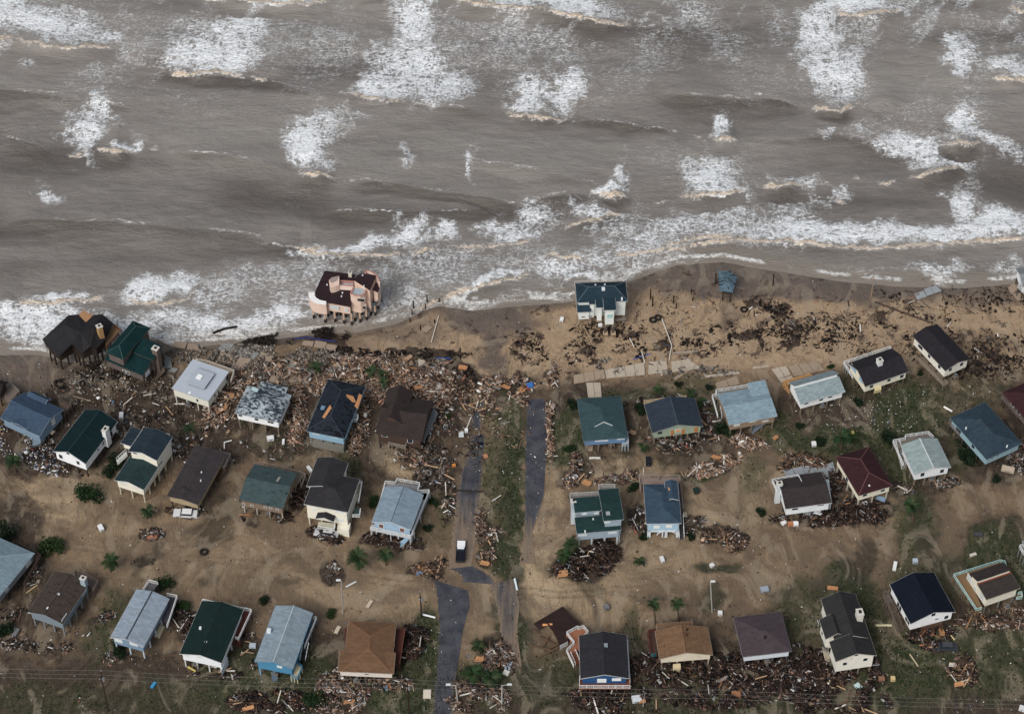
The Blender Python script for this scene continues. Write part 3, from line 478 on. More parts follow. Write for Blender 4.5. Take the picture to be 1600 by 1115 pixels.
fc = s.mix(s.ramp(fl, .3, .7), rgb(208,213,217), rgb(244,246,248)); fc = s.mix(s.math('MULTIPLY', s.attr('thin'), .5), fc, rgb(212,204,190))
fc = s.mix(s.math('MULTIPLY', s.attr('tan'), 1.0), fc, s.mix(s.ramp(fl, .35, .65), rgb(176,152,124), rgb(222,200,172)))
veil = s.math('MULTIPLY', s.ramp(fo, .2, 1.0), .30)
s.color(s.mix(mask, s.mix(veil, wc, rgb(160,162,162)), fc))
s.put(s.b.inputs['Roughness'], s.math('ADD', s.math('MULTIPLY', mask, .45), .34)); s.b.inputs['Specular IOR Level'].default_value = .38
rip = s.math('ADD', s.noise(1.5, 5, .7, s.mapping(pos, (.6,1.3,1), (0,0,.15))), s.noise(.45, 4, .6, s.mapping(pos, (.5,1.5,1), (0,0,-.1)), .6))
s.bump(s.math('ADD', s.math('ADD', s.math('MULTIPLY', rip, .8), s.math('MULTIPLY', med, 1.6)), s.math('MULTIPLY', mask, .35)), .8, .4)
o = grid_mesh('sea', sx, sy, SEA+H+.03, dict(foam=foam, tan=tan, thin=thin*.8, sea_shade=sea_shade), s.m); tag(o, kind='structure')
# ------------------------------------------------------------------ houses on pilings
def pile_mesh(z0, w=.3, zb=-.4, key={}):
    k = (round(z0, 2), w, zb)
    if k not in key:
        m = MB(); m.box(-w/2, w/2, -w/2, w/2, zb, z0); key[k] = m.mesh('piling')
    return key[k]
PILE_ROWS = {}
class House:
    def __init__(s, label, wall, roof, A, B, Cc, ze, side='R', name='stilt_house', cat='house', trim=WHITE, z0=2.7, pile=(120,108,94), gnd=0.0, group='stilt houses left standing after the storm', gable_ang=None):
        s.ze, s.z0, s.gnd = ze, z0, gnd
        a, b, c = [at(*p, ze) for p in (A, B, Cc)]
        u = b-a; v = (c-b) if side == 'R' else (c-a)
        au = math.atan2(u.y, u.x); av = math.atan2(v.y, v.x)-math.pi/2
        lu, lv = u.length, v.length; rot = (au*lu+av*lv)/(lu+lv)
        s.rot = rot; s.R = Matrix.Rotation(rot, 3, 'Z')
        s.org = Vector((0,0,0)); L = [s.R.transposed() @ p for p in (a, b, c)]
        x0 = L[0].x if side == 'R' else (L[0].x+L[2].x)/2; x1 = (L[1].x+L[2].x)/2 if side == 'R' else L[1].x
        y0 = (L[0].y+L[1].y)/2; y1 = L[2].y
        cen = s.R @ Vector(((x0+x1)/2, (y0+y1)/2, 0)); s.org = Vector((cen.x, cen.y, 0))
        w2, d2 = (x1-x0)/2, (y1-y0)/2; s.main = (-w2, w2, -d2, d2)
        s.e = thing(name, s.org, label, cat, rot, group); s.wall = wall; s.roofm = roof; s.trim = paint(tuple(int(v*.86) for v in trim), .7, .3, 1.5)
        s.pm = wood(pile); s.blocks = []; s.cnt = 0
    def L(s, px, py, z):
        p = s.R.transposed() @ (at(px, py, z)-s.org); return (p.x, p.y)
    def bbox(s, pts, z):
        q = [s.L(*P(s.reg, *p), z) for p in pts]; xs = [p[0] for p in q]; ys = [p[1] for p in q]; return (min(xs), max(xs), min(ys), max(ys))
    def part(s, mb, name, mat, label=None, parent=None):
        o = mb.build(name, mat, parent or s.e)
        if label: o['label'] = label
        return o
    def block(s, rect=None, pts=None, ze=None, z0=None, roof='gd', rise=1.5, ov=.45, wall=None, rm=None, piles=True, fascia=True, cap=None, plabel=None, sup=None, capw=.16):
        ze = s.ze if ze is None else ze; z0 = s.z0 if z0 is None else z0; wall = wall or s.wall; rm = rm or s.roofm
        if pts: rect = s.bbox(pts, ze)
        x0, x1, y0, y1 = rect or s.main; W, D = x1-x0, y1-y0; xm, ym = (x0+x1)/2, (y0+y1)/2; t = .2; ov = min(ov, W*.2, D*.2)
        wx0, wx1, wy0, wy1 = x0+ov, x1-ov, y0+ov, y1-ov
        s.blocks.append((wx0, wx1, wy0, wy1, z0, ze)); zi = ze-t-.02; m = MB(); r = MB(); caps = []
        if roof == 'gd':
            k = rise/(W/2)*ov
            V = [(x0,y0,ze),(xm,y0,ze+rise),(x1,y0,ze),(x0,y1,ze),(xm,y1,ze+rise),(x1,y1,ze)]; F = [(0,1,4,3),(1,2,5,4)]
            for_w = [(wx0,z0),(wx1,z0),(wx1,zi+k),(xm,zi+rise),(wx0,zi+k)]
            m.add([(x,wy0,z) for x, z in for_w]+[(x,wy1,z) for x, z in for_w], [(0,1,2,3,4),(9,8,7,6,5)]+[(i,i+5,(i+1)%5+5,(i+1)%5) for i in range(5)]); caps = [(V[1], V[4])]
        elif roof == 'gw':
            k = rise/(D/2)*ov
            V = [(x0,y0,ze),(x1,y0,ze),(x0,ym,ze+rise),(x1,ym,ze+rise),(x0,y1,ze),(x1,y1,ze)]; F = [(0,1,3,2),(2,3,5,4)]
            for_w = [(wy0,z0),(wy1,z0),(wy1,zi+k),(ym,zi+rise),(wy0,zi+k)]
            m.add([(wx0,y,z) for y, z in for_w]+[(wx1,y,z) for y, z in for_w], [(4,3,2,1,0),(5,6,7,8,9)]+[((i+1)%5,(i+1)%5+5,i+5,i) for i in range(5)]); caps = [(V[2], V[3])]
        elif roof == 'hip':
            k = rise/(min(W,D)/2)*ov
            if W <= D:
                h = W*.46; V = [(x0,y0,ze),(x1,y0,ze),(x1,y1,ze),(x0,y1,ze),(xm,y0+h,ze+rise),(xm,y1-h,ze+rise)]; F = [(0,1,4),(1,2,5,4),(2,3,5),(3,0,4,5)]
            else:
                h = D*.46; V = [(x0,y0,ze),(x1,y0,ze),(x1,y1,ze),(x0,y1,ze),(x0+h,ym,ze+rise),(x1-h,ym,ze+rise)]; F = [(0,1,5,4),(1,2,5),(2,3,4,5),(3,0,4)]
            m.box(wx0, wx1, wy0, wy1, z0, zi+k*.8); caps = [(V[4],V[5]),(V[0],V[4]),(V[1],V[4] if W <= D else V[5]),(V[2],V[5]),(V[3],V[5] if W <= D else V[4])]
        elif roof in ('flat', 'shedF', 'shedB', 'shedL', 'shedR'):
            a = {'flat':(0,0,0,0), 'shedF':(0,0,rise,rise), 'shedB':(rise,rise,0,0), 'shedL':(0,rise,rise,0), 'shedR':(rise,0,0,rise)}[roof]
            V = [(x0,y0,ze+a[0]),(x1,y0,ze+a[1]),(x1,y1,ze+a[2]),(x0,y1,ze+a[3])]; F = [(0,1,2,3)]
            m.prism([(wx0,wy0),(wx1,wy0),(wx1,wy1),(wx0,wy1)], z0, [zi+q*.97 for q in a])
        elif roof == 'split':
            yb = y0+D*.56
            V = [(x0,y0,ze),(x1,y0,ze),(x1,yb,ze+rise),(x0,yb,ze+rise)]; F = [(0,1,2,3)]
            V2 = [(x0,yb+.1,ze+rise+.9),(x1,yb+.1,ze+rise+.9),(x1,y1,ze+.2),(x0,y1,ze+.2)]
            m.prism([(wx0,wy0),(wx1,wy0),(wx1,yb),(wx0,yb)], z0, [zi, zi, zi+rise, zi+rise])
            m.prism([(wx0,yb+.003),(wx1,yb+.003),(wx1,wy1),(wx0,wy1)], z0+.002, [zi+rise+.85, zi+rise+.85, zi+.3, zi+.3]); r.sheet(V2, [(0,1,2,3)], t)
        r.sheet(V, F, t)
        s.part(m, 'wall', wall); ro = s.part(r, 'roof', rm, plabel)
        if fascia:
            f = MB(); E = set()
            for q in F:
                for i in range(len(q)): E.add((q[i], q[(i+1)%len(q)]))
            for a, b in E:
                if (b, a) in E: continue
                A_, B_ = Vector(V[a]), Vector(V[b]); mid = (A_+B_)/2; out = Vector((mid.x-xm, mid.y-ym, 0))
                if abs(A_.x-B_.x) > abs(A_.y-B_.y): out.x = 0
                else: out.y = 0
                out = out.normalized()*.03 if out.length > 0 else Vector((0,0,0))
                f.bar(A_+out-Vector((0,0,.12)), B_+out-Vector((0,0,.12)), .05, .15)
            s.part(f, 'fascia', s.trim)
        if cap is not None:
            c = MB()
            for a, b in caps: c.bar(Vector(a)+Vector((0,0,.03)), Vector(b)+Vector((0,0,.03)), capw, .06)
            s.part(c, 'ridge_cap', paint(cap, .8, .12), parent=ro)
        if piles: s.pilings((wx0, wx1, wy0, wy1), z0)
        s.roofo = ro; return s
    def pilings(s, R, z0, step=3.1, w=.3):
        x0, x1, y0, y1 = R; nx = max(2, round((x1-x0)/step)+1); ny = max(2, round((y1-y0)/step)+1); me = pile_mesh(z0+.02, w, s.gnd-1.0 if s.gnd < 0 else -.4)
        if not me.materials: me.materials.append(s.pm)
        for i in range(nx):
            for j in range(ny):
                if 0 < i < nx-1 and 0 < j < ny-1 and (i+j) % 2: continue
                o = obj('piling', me, None, s.e); o.location = (x0+.25+(x1-x0-.5)*i/(nx-1), y0+.25+(y1-y0-.5)*j/(ny-1), 0)
                if len(o.material_slots): o.material_slots[0].link = 'OBJECT'; o.material_slots[0].material = s.pm
    def hit(s, face, px, py, b=0):
        x0, x1, y0, y1, z0, ze = s.blocks[b]; o = s.R.transposed() @ (Vector(CAM)-s.org); d = s.R.transposed() @ Vector(ray(px, py))
        if face == 'f': t = (y0-o.y)/d.y
        elif face == 'r': t = (x1-o.x)/d.x
        else: t = (x0-o.x)/d.x
        return o+d*t
    def win(s, r, lst, face='f', w=.95, h=1.2, b=0, frame=WHITE, pane=None, name='window'):
        fm = paint(frame, .6, .06); gm = pane or glass()
        for it in lst:
            x, y = it[0], it[1]; ww = it[2] if len(it) > 2 else w; hh = it[3] if len(it) > 3 else h
            p = s.hit(face, *P(r, x, y), b=b); z0, ze = s.blocks[b][4:6]; z = min(max(p.z, z0+hh/2+.15), ze+1.4)
            m = MB(); g_ = MB(); e = .09
            if face == 'f':
                m.box(p.x-ww/2-e, p.x+ww/2+e, p.y-.05, p.y+.02, z-hh/2-e, z+hh/2+e); g_.box(p.x-ww/2, p.x+ww/2, p.y-.065, p.y-.045, z-hh/2, z+hh/2)
                m.box(p.x-.03, p.x+.03, p.y-.085, p.y-.06, z-hh/2, z+hh/2) if ww > 1.2 else None
            else:
                q = 1 if face == 'r' else -1
                a, c = sorted((p.x-.02*q, p.x+.05*q)); m.box(a, c, p.y-ww/2-e, p.y+ww/2+e, z-hh/2-e, z+hh/2+e)
                a, c = sorted((p.x+.045*q, p.x+.065*q)); g_.box(a, c, p.y-ww/2, p.y+ww/2, z-hh/2, z+hh/2)
            wo_ = s.part(m, name, fm); s.part(g_, 'pane' if pane is None else 'shutter', gm, parent=wo_)
        return s
    def box(s, name, r, x, y, z, size, mat, label=None, off=0.0, parent=None):
        lx, ly = s.L(*P(r, x, y), z); w_, d_, h_ = size; m = MB(); m.box(lx-w_/2, lx+w_/2, ly-d_/2, ly+d_/2, z-h_, z)
        return s.part(m, name, mat, label, parent)
    def vents(s, r, lst, z, size=(.45,.45,.5), c=(214,220,224), name='roof_vent'):
        for x, y in lst: s.box(name, r, x, y, z+.35, (size[0], size[1], size[2]+.5), paint(c, .5, .05), parent=None)
        return s
    def chimney(s, r, x, y, z, size, c, drop=None):
        h_ = drop or 2.6; o = s.box('chimney', r, x, y, z, (size[0], size[1], h_), paint(c, .75, .14))
        lx, ly = s.L(*P(r, x, y), z); m = MB(); m.box(lx-size[0]*.5-.1, lx+size[0]*.5+.1, ly-size[1]*.5-.1, ly+size[1]*.5+.1, z-.05, z+.1); s.part(m, 'chimney_cap', paint((200,196,188), .7, .1), parent=o)
        m = MB(); m.box(lx-size[0]*.22, lx+size[0]*.22, ly-size[1]*.22, ly+size[1]*.22, z+.105, z+.3); s.part(m, 'flue', paint((40,38,38), .7, .1), parent=o); return s
    def patch(s, r, pts, z, c, name='bare_board', lift=.06):
        m = MB(); q = [s.L(*P(r, x, y), z) for x, y in pts]
        zz = [s.roof_z(*p)+lift for p in q]; n = len(q)
        m.sheet([(p[0], p[1], k) for p, k in zip(q, zz)], [tuple(range(n))], .04); s.part(m, name, paint(c, .8, .25, 1.5), parent=s.roofo); return s
    def roof_z(s, x, y):
        me = s.roofo.data; best = s.ze
        from mathutils.bvhtree import BVHTree
        bv = BVHTree.FromPolygons([v.co.copy() for v in me.vertices], [tuple(p.vertices) for p in me.polygons])
        h_ = bv.ray_cast(Vector((x, y, 60)), Vector((0,0,-1)))
        return h_[0].z if h_[0] is not None else best
    def deck(s, r, pts, z, c=(128,112,96), posts=True, rail=None, rh=1.0, closed=False, pc=None, railpts=None, label=None, t=.22):
        q = [s.L(*P(r, x, y), z) for x, y in pts]; m = MB(); m.prism(q, z-t, z); s.part(m, 'deck_floor', wood(c), label)
        if posts:
            me = pile_mesh(z-t, .22, s.gnd-1 if s.gnd < 0 else -.4); pm = wood(pc or c)
            if not me.materials: me.materials.append(pm)
            cx = sum(p[0] for p in q)/len(q); cy = sum(p[1] for p in q)/len(q)
            for i in range(len(q)):
                for f in (0, .5):
                    x = q[i][0]*(1-f)+q[(i+1)%len(q)][0]*f; y = q[i][1]*(1-f)+q[(i+1)%len(q)][1]*f; o = obj('deck_post', me, None, s.e); o.location = (x*.96+cx*.04, y*.96+cy*.04, 0)
                    o.material_slots[0].link = 'OBJECT'; o.material_slots[0].material = pm
        if rail: s.rail(r, railpts or pts, z, rail, rh, closed)
        return s
    def rail(s, r, pts, z, c=WHITE, h=1.0, closed=False, w=.12):
        q = [s.L(*P(r, x, y), z+h) for x, y in pts]; m = MB(); n = len(q); mt = paint(c, .6, .08)
        for i in range(n if closed else n-1):
            a = Vector((*q[i], 0)); b = Vector((*q[(i+1)%n], 0)); L_ = (b-a).length; k = max(1, round(L_/1.6))
            for zz, ww in ((z+h, w), (z+.5*h, .05), (z+.12, .07)): m.bar(a+Vector((0,0,zz)), b+Vector((0,0,zz)), ww, .07 if zz != z+h else .09)
            for j in range(k+1):
                p = a.lerp(b, j/k); m.bar(p+Vector((0,0,z)), p+Vector((0,0,z+h)), .1)
            kb = max(1, round(L_/.4))
            for j in range(kb):
                p = a.lerp(b, (j+.5)/kb); m.bar(p+Vector((0,0,z+.1)), p+Vector((0,0,z+h)), .035)
        s.part(m, 'railing', mt); return s
    def stairs(s, r, p0, z1, p1, z2=0.0, w=1.1, c=(120,108,96), rail=None):
        a = Vector((*s.L(*P(r, *p0), z1), z1)); b = Vector((*s.L(*P(r, *p1), z2), z2)); d = b-a; n = max(4, int(abs(z1-z2)/.2)); h_ = Vector((d.x, d.y, 0)).normalized(); sd = Vector((-h_.y, h_.x, 0)); m = MB()
        for q in (-1, 1): m.bar(a+sd*q*w/2, b+sd*q*w/2, .08, .28)
        for i in range(n):
            p = a+d*((i+.5)/n); m.bar(p-sd*w/2, p+sd*w/2, .28, .05)
        st = s.part(m, 'stairs', wood(c))
        if rail:
            m = MB()
            for q in (-1, 1):
                o_ = sd*q*w/2; m.bar(a+o_+Vector((0,0,.95)), b+o_+Vector((0,0,.95)), .1)
                for i in range(5): p = a.lerp(b, i/4)+o_; m.bar(p, p+Vector((0,0,.95)), .08)
            s.part(m, 'stair_railing', paint(rail, .6, .08), parent=st)
        return s
    def poly(s, name, r, pts, z0, z1, mat, label=None, parent=None):      # prism traced at its top height z1
        q = [s.L(*P(r, x, y), z1) for x, y in pts]; m = MB(); m.prism(q, z0, z1); return s.part(m, name, mat, label, parent)
    def ac(s, r, x, y, z=2.2):                                             # air conditioner on its wooden stand
        lx, ly = s.L(*P(r, x, y), z); m = MB(); m.box(lx-.7, lx+.7, ly-.5, ly+.5, z-.75, z-.65)
        for i in (-.6, .6):
            for j in (-.4, .4): m.bar((lx+i, ly+j, -.3), (lx+i, ly+j, z-.65), .1)
        o = s.part(m, 'equipment_stand', wood((120,110,98))); m = MB(); m.tube((lx, ly, z-.64), (lx, ly, z+.1), .42, .42, 10); s.part(m, 'air_conditioner', paint((96,100,102), .5, .2), parent=o); return s
def hb(label, wall, roof, r, A, B, Cc, ze, **k):
    h = House(label, wall, roof, P(r, *A), P(r, *B), P(r, *Cc), ze, **k); h.reg = r; return h
cream = (226,222,206); white = (234,237,239); lblue = (150,182,204); tanw = (150,134,112)
W_ = lambda c, d=None: paint(c, .7, .11, 1.0, .25, d if d is not None else (.18 if sum(c) > 560 else .4))
ora = paint((168,116,74), .8, .2)

# --- row by the water
h = hb('large black hip-roofed beach house standing in the surf, with a tan chimney', W_((52,42,36)), None, 'Z8', (60,440), (235,592), (765,395), 6.0, gnd=-1, z0=3.0, pile=(46,38,32)); 
def traced_roof(h, r, V, F, mat, name='roof', t=.22):
    m = MB(); vs = [(*h.L(*P(r, x, y), z), z) for x, y, z in V]; m.sheet(vs, F, t); h.roofo = h.part(m, name, mat); return h
blk = shingle((44,43,45), var=.2)
V = [(45,398,6.4),(90,475,6.2),(235,592,6.0),(380,452,8.0),(490,562,6.0),(590,478,7.4),(655,512,6.2),(765,395,6.3),(850,215,6.4),(725,112,7.6),(620,125,7.8),(540,205,8.0),(465,115,7.8),(340,125,7.6),(300,235,8.8),(480,318,9.2),(640,262,8.9)]
F = [(0,1,14),(1,2,14),(2,3,15,14),(3,4,15),(4,5,16,15),(5,6,16),(6,7,16),(7,8,16),(8,9,16),(9,10,16),(10,11,16),(11,15,16),(11,12,15),(12,13,14,15),(13,0,14)]
traced_roof(h, 'Z8', V, F, blk)
q = [(105,455),(235,560),(380,470),(490,535),(590,490),(655,500),(740,395),(800,230),(700,170),(540,225),(360,170),(110,400)]
h.poly('wall', 'Z8', q, 3.0, 5.75, W_((50,40,34)))
h.deck('Z8', [(745,300),(855,225),(940,285),(765,470)], 4.2, (146,116,86), rail=(118,92,70), railpts=[(855,225),(940,285),(765,470)])
h.poly('deck_floor', 'Z8', [(462,125),(505,68),(620,125),(540,205)], 7.6, 8.05, wood((160,122,88)), 'bare tan roof deck')
h.chimney('Z8', 690, 250, 10.6, (1.2,1.2), (172,138,96), 4.2)
x0, x1, y0, y1 = h.bbox([(110,455),(700,480),(800,240),(360,150)], 5.8)
pts_ = []
for (x, y) in [(110,455),(165,505),(235,560),(310,500),(395,470),(440,505),(490,540),(560,500),(620,500),(655,495),(700,440),(740,380),(250,330),(400,330),(550,360),(780,260),(350,200),(600,240)]:
    lx, ly = h.L(*P('Z8', x, y), 5.6); o = obj('piling', pile_mesh(3.02, .34, -1.6), None, h.e); o.location = (lx, ly, 0)
    if not o.data.materials: o.data.materials.append(h.pm)
    o.material_slots[0].link = 'OBJECT'; o.material_slots[0].material = h.pm
GREY = W_((98,88,84)); grn = shingle((16,46,48), var=.2)
h = hb('tall grey beach house with stepped teal green roofs and a grey chimney', GREY, grn, 'Z8', (770,540), (965,640), (1262,265), 8.4, z0=2.8, pile=(70,60,52), trim=(92,84,80))
h.block(roof='hip', rise=1.5, cap=(58,84,82)).win('Z8', [(905,602,.9,.5)], b=0)
h.block(pts=[(940,490),(1250,610),(1415,505)], ze=7.2, roof='shedF', rise=1.0).win('Z8', [(1080,560,1.4,.35),(1180,595,1.4,.35)], b=1)
h.block(pts=[(775,600),(1185,810),(1290,650)], ze=5.4, roof='shedF', rise=1.3).win('Z8', [(978,775,.8,.8),(1020,800,.8,.8)], b=2)
h.win('Z8', [(1240,782,1.6,1.5)], face='r', b=2, pane=paint((214,220,224), .5, .05))
h.chimney('Z8', 1330, 500, 9.3, (1.5,1.3), (104,92,86), 9.2)
h.deck('Z8', [(1270,405),(1350,410),(1530,490),(1420,560)], 2.6, (112,102,94), rail=(96,86,80), railpts=[(1350,410),(1530,490)])
h.stairs('Z8', (1430,735), 2.6, (1320,850), 0, 1.2, (96,84,74))

# --- pink house standing in the surf
pk = W_((218,192,176), .2); pkl = W_((230,210,198), .1); mr = shingle((52,38,42), var=.15)
h = hb('pink stucco beach house with a curved white balcony standing in the surf', pk, mr, 'PH', (215,640), (775,735), (855,240), 6.6, gnd=-1, z0=3.1)
h.poly('wall', 'PH', [(238,520),(385,180),(845,250),(795,480),(765,715),(400,655),(300,632),(245,600)], 3.1, 6.35, pk)
h.poly('roof', 'PH', [(220,512),(375,175),(855,240),(800,480),(778,737),(400,668),(300,642),(235,600)], 6.36, 6.62, mr)
h.poly('curved_balcony_wall', 'PH', [(125,525),(122,565),(148,620),(200,665),(280,690),(395,702),(398,655),(300,635),(240,600),(215,560),(218,520)], 3.0, 6.70, pk)
h.poly('balcony_parapet_cap', 'PH', [(121,520),(118,566),(144,624),(198,669),(280,695),(395,706),(398,655),(300,635),(240,600),(213,560),(218,516)], 6.701, 6.86, paint((232,232,230), .6, .04))
h.poly('turret', 'PH', [(775,540),(850,568),(930,575),(985,545),(1018,490),(1020,445),(820,440)], 3.0, 9.0, pk)
tp = h.poly('turret_deck', 'PH', [(822,448),(812,535),(860,553),(925,558),(970,530),(1000,485),(1005,455)], 8.9, 9.02, paint((160,170,176), .6, .1))
def wallstrip(h, r, pts, z0, z1, mat, name, w=.28, cap=None):
    m = MB(); q = [Vector((*h.L(*P(r, x, y), z1), 0)) for x, y in pts]
    for a, b in zip(q[:-1], q[1:]): m.bar(a+Vector((0,0,(z0+z1)/2)), b+Vector((0,0,(z0+z1)/2)), w, z1-z0)
    o = h.part(m, name, mat)
    if cap:
        m = MB()
        for a, b in zip(q[:-1], q[1:]): m.bar(a+Vector((0,0,z1+.04)), b+Vector((0,0,z1+.04)), w+.08, .08)
        h.part(m, 'coping', cap, parent=o)
    return o
rose = paint((176,128,118), .7, .1)
wallstrip(h, 'PH', [(822,440),(780,535),(850,563),(930,570),(985,540),(1016,488),(1020,450)], 8.9, 9.35, pk, 'parapet', cap=rose)
h.poly('tower_wall', 'PH', [(835,315),(960,222),(1170,255),(1075,465),(1010,430)], 3.0, 10.1, pk)
h.poly('tower_roof', 'PH', [(825,318),(880,250),(950,213),(1182,250),(1078,482),(1005,432)], 10.11, 10.35, mr)
wallstrip(h, 'PH', [(1005,225),(1015,178),(1090,190),(1170,240),(1215,310),(1225,350)], 8.2, 10.4, pkl, 'curved_parapet', cap=rose)
h.poly('side_wing_wall', 'PH', [(1150,380),(1180,370),(1240,400),(1200,500),(1135,475)], 3.1, 8.3, pk)
h.poly('side_wing_roof', 'PH', [(1130,475),(1172,358),(1250,395),(1200,515)], 8.31, 8.5, mr)
h.poly('balcony_floor', 'PH', [(1100,685),(1185,700),(1200,620),(1130,600)], 4.0, 4.3, paint((60,62,66), .6, .1)); wallstrip(h, 'PH', [(1100,670),(1185,690),(1205,600)], 4.3, 5.2, paint((70,76,82), .5, .1), 'balcony_railing', .08)
h.poly('penthouse_wall', 'PH', [(440,325),(480,285),(600,255),(600,400),(540,425),(470,440),(450,400)], 6.6, 8.6, pk)
h.poly('penthouse_roof', 'PH', [(445,322),(480,285),(600,255),(560,335),(480,368)], 8.601, 8.7, paint((150,136,130), .7, .1))
wallstrip(h, 'PH', [(520,405),(650,405),(822,418)], 6.6, 8.1, pkl, 'terrace_wall', cap=rose); wallstrip(h, 'PH', [(605,330),(720,335),(830,345)], 6.6, 7.8, rose, 'terrace_back_wall')
h.poly('terrace_floor', 'PH', [(610,345),(820,355),(820,410),(600,395)], 6.7, 7.1, paint((170,176,184), .6, .1))
h.chimney('PH', 770, 205, 8.0, (.8,.8), (214,204,190), 1.4)
for x, y in [(410,390),(650,515),(635,570),(965,240),(985,410)]: h.box('roof_vent', 'PH', x, y, 6.95 if y > 300 and x < 800 else 10.7, (.3,.3,.5), paint((210,214,216), .5, .05))
h.blocks.append((-6, 6, h.L(*P('PH', 600, 700), 6.4)[1], 4, 3.1, 6.4))
h.win('PH', [(480,745,.7,1.1),(525,752,.7,1.1),(570,760,.7,1.1),(710,788,.7,1.2)], pane=paint((196,200,200), .3, .1))
for (x, y, zz) in [(945,632,7.6),(965,745,4.6)]:
    a = h.L(*P('PH', x, y), zz); m = MB(); m.box(a[0]-1.0, a[0]+.9, a[1]-.12, a[1]+.6, zz-.55, zz+.55); o = h.part(m, 'window', paint((190,180,170), .6, .1)); m = MB(); m.box(a[0]-.9, a[0]+.8, a[1]-.16, a[1]-.1, zz-.45, zz+.45); h.part(m, 'pane', glass(), parent=o)
for x, y in [(205,920),(385,985),(430,895),(540,975),(680,1000),(800,1020),(850,960),(930,980),(1030,945),(1100,865),(1165,875),(1210,770),(1250,655),(300,905),(560,880),(705,900),(960,860),(480,850),(620,870),(900,850)]:
    p = at(*P('PH', x, y), -.6); l_ = h.R.transposed() @ (p-h.org); o = obj('piling', pile_mesh(3.12, .42, -1.8), None, h.e); o.location = (l_.x, l_.y, 0)
    if not o.data.materials: o.data.materials.append(paint((186,160,140), .8, .1))
    m = MB(); m.box(-.25,.25,-.25,.25,-1.8,.75); f = m.build('piling_foot', wood((40,34,32)), o)

# --- white house on the open beach
wg = W_((218,222,218)); dkb = shingle((38,56,68), var=.2)
h = hb('white beach house with dark blue-grey hip roof alone on the open sand', wg, dkb, 'BH', (215,525), (1035,518), (975,200), 8.6, z0=3.2, pile=(150,140,124))
h.block(roof='hip', rise=2.0, cap=(82,98,108))
dep = h.main[3]-h.main[2]
for pts in ([(410,558),(515,556)], [(520,612),(640,610)], [(645,655),(840,642)]):
    x0, x1, y0, y1 = h.bbox(pts, 8.6); h.block(rect=(x0, x1, min(y0,y1), h.main[2]+2.2), roof='shedF', rise=(2.2+h.main[2]-min(y0,y1))*.13, piles=pts[0][0] > 600, ze=8.62, z0=3.5 if pts[0][0] < 600 else 3.0)
h.block(pts=[(222,686),(445,672),(415,575)], ze=6.4, roof='shedF', rise=1.2, z0=3.4, piles=False)
h.win('BH', [(320,755,.9,.35),(425,745,.9,.35)], b=4); h.win('BH', [(740,745,1.3,1.3)], b=3, pane=paint((150,190,184), .4, .1))
h.deck('BH', [(180,235),(945,180),(960,215),(190,262)], 6.6, (150,136,120), rail=(196,190,182), railpts=[(190,250),(180,200),(935,150),(945,190)])
h.vents('BH', [(510,250),(658,245),(825,268),(355,285),(930,455)], 9.6, (.4,.4,.4)); h.vents('BH', [(635,305)], 10.2, (.8,.8,.6))
h.deck('BH', [(820,790),(1000,765),(990,800),(820,815)], 3.0, (120,112,104), posts=False)
for x in (670, 792): h.box('step_landing', 'BH', x, 1010, .9, (1.2,1.3,.25), wood((170,150,124))); h.stairs('BH', (x,905), 3.0, (x,1000), .9, .9, (110,100,92))
h.box('meter_cabinet', 'BH', 585, 870, 2.6, (1.0,.5,.8), paint(WHITE, .5, .05))

# --- collapsed hut on the beach
h = hb('small tilted blue-grey roofed hut on dark stilts at the beach edge', wood((60,50,44)), shingle((84,104,116), .6), 'Z4', (495,214), (578,224), (603,130), 4.4, z0=3.0, pile=(40,32,28), name='stilt_hut', cat='hut', trim=(70,76,80), group='huts on the beach')
x0, x1, y0, y1 = h.main; V = [(487,92,4.2),(560,92,4.9),(605,130,4.3),(578,226,4.0),(495,212,4.5),(545,150,5.3)]
traced_roof(h, 'Z4', V, [(0,1,5),(1,2,5),(2,3,5),(3,4,5),(4,0,5)], shingle((84,104,116), .6)); h.pilings((x0+.6, x1-.4, y0+.6, y1-1), 3.9, 2.6, .28)
m = MB(); m.box(x0+.6, x1-.6, y0+.6, y1-1.2, 2.7, 3.0); m.box(x0+1, x1-1.2, y0+1, y1-2, 3.0, 3.9); h.part(m, 'wall', wood((66,54,46)))

# --- first full row
h = hb('square flat-roofed off-white house with raised central roof platform', W_((220,218,204)), paint((172,180,190), .7, .1, .6), 'Y2', (113,185), (340,262), (470,80), 5.4, z0=2.6, pile=(190,186,172), trim=(186,192,198))
h.block(roof='flat', ov=.25); x0, x1, y0, y1 = h.bbox([(205,150),(310,188),(380,95)], 6.1)
m = MB(); m.box(x0+.3, x1-.3, y0+.3, y1-.3, 5.3, 5.95); h.part(m, 'clerestory', glass()); m = MB(); m.box(x0, x1, y0, y1, 5.951, 6.15); h.part(m, 'platform_roof', paint((164,172,182), .7, .1))
h.box('skylight', 'Y2', 285, 110, 6.5, (1.3,1.3,.4), paint((230,232,232), .3, .03)); h.box('skylight', 'Y2', 225, 210, 5.6, (.6,.6,.3), paint((230,232,232), .3, .03))
h.win('Y2', [(272,258,.5,.9)]); h.win('Y2', [(380,228,.6,1.1),(403,215,.6,1.1),(456,122,1.0,1.8)], face='r'); h.ac('Y2', 215, 275, 1.6)
h.deck('Y2', [(258,2),(340,10),(500,72),(470,95),(250,14)], 3.2, (176,146,112), rail=(206,202,192), railpts=[(262,0),(340,14),(500,72),(480,130)])
h = hb('white house with pale grey roof missing many shingles', W_(white), shingle((150,160,166), .85, (50,58,66)), 'Y2', (503,337), (780,396), (858,225), 5.4, z0=2.8, trim=(190,196,198))
h.block(roof='hip', rise=1.5); h.block(pts=[(670,142),(820,180),(815,225)], ze=5.3, roof='flat', z0=2.9, piles=False)
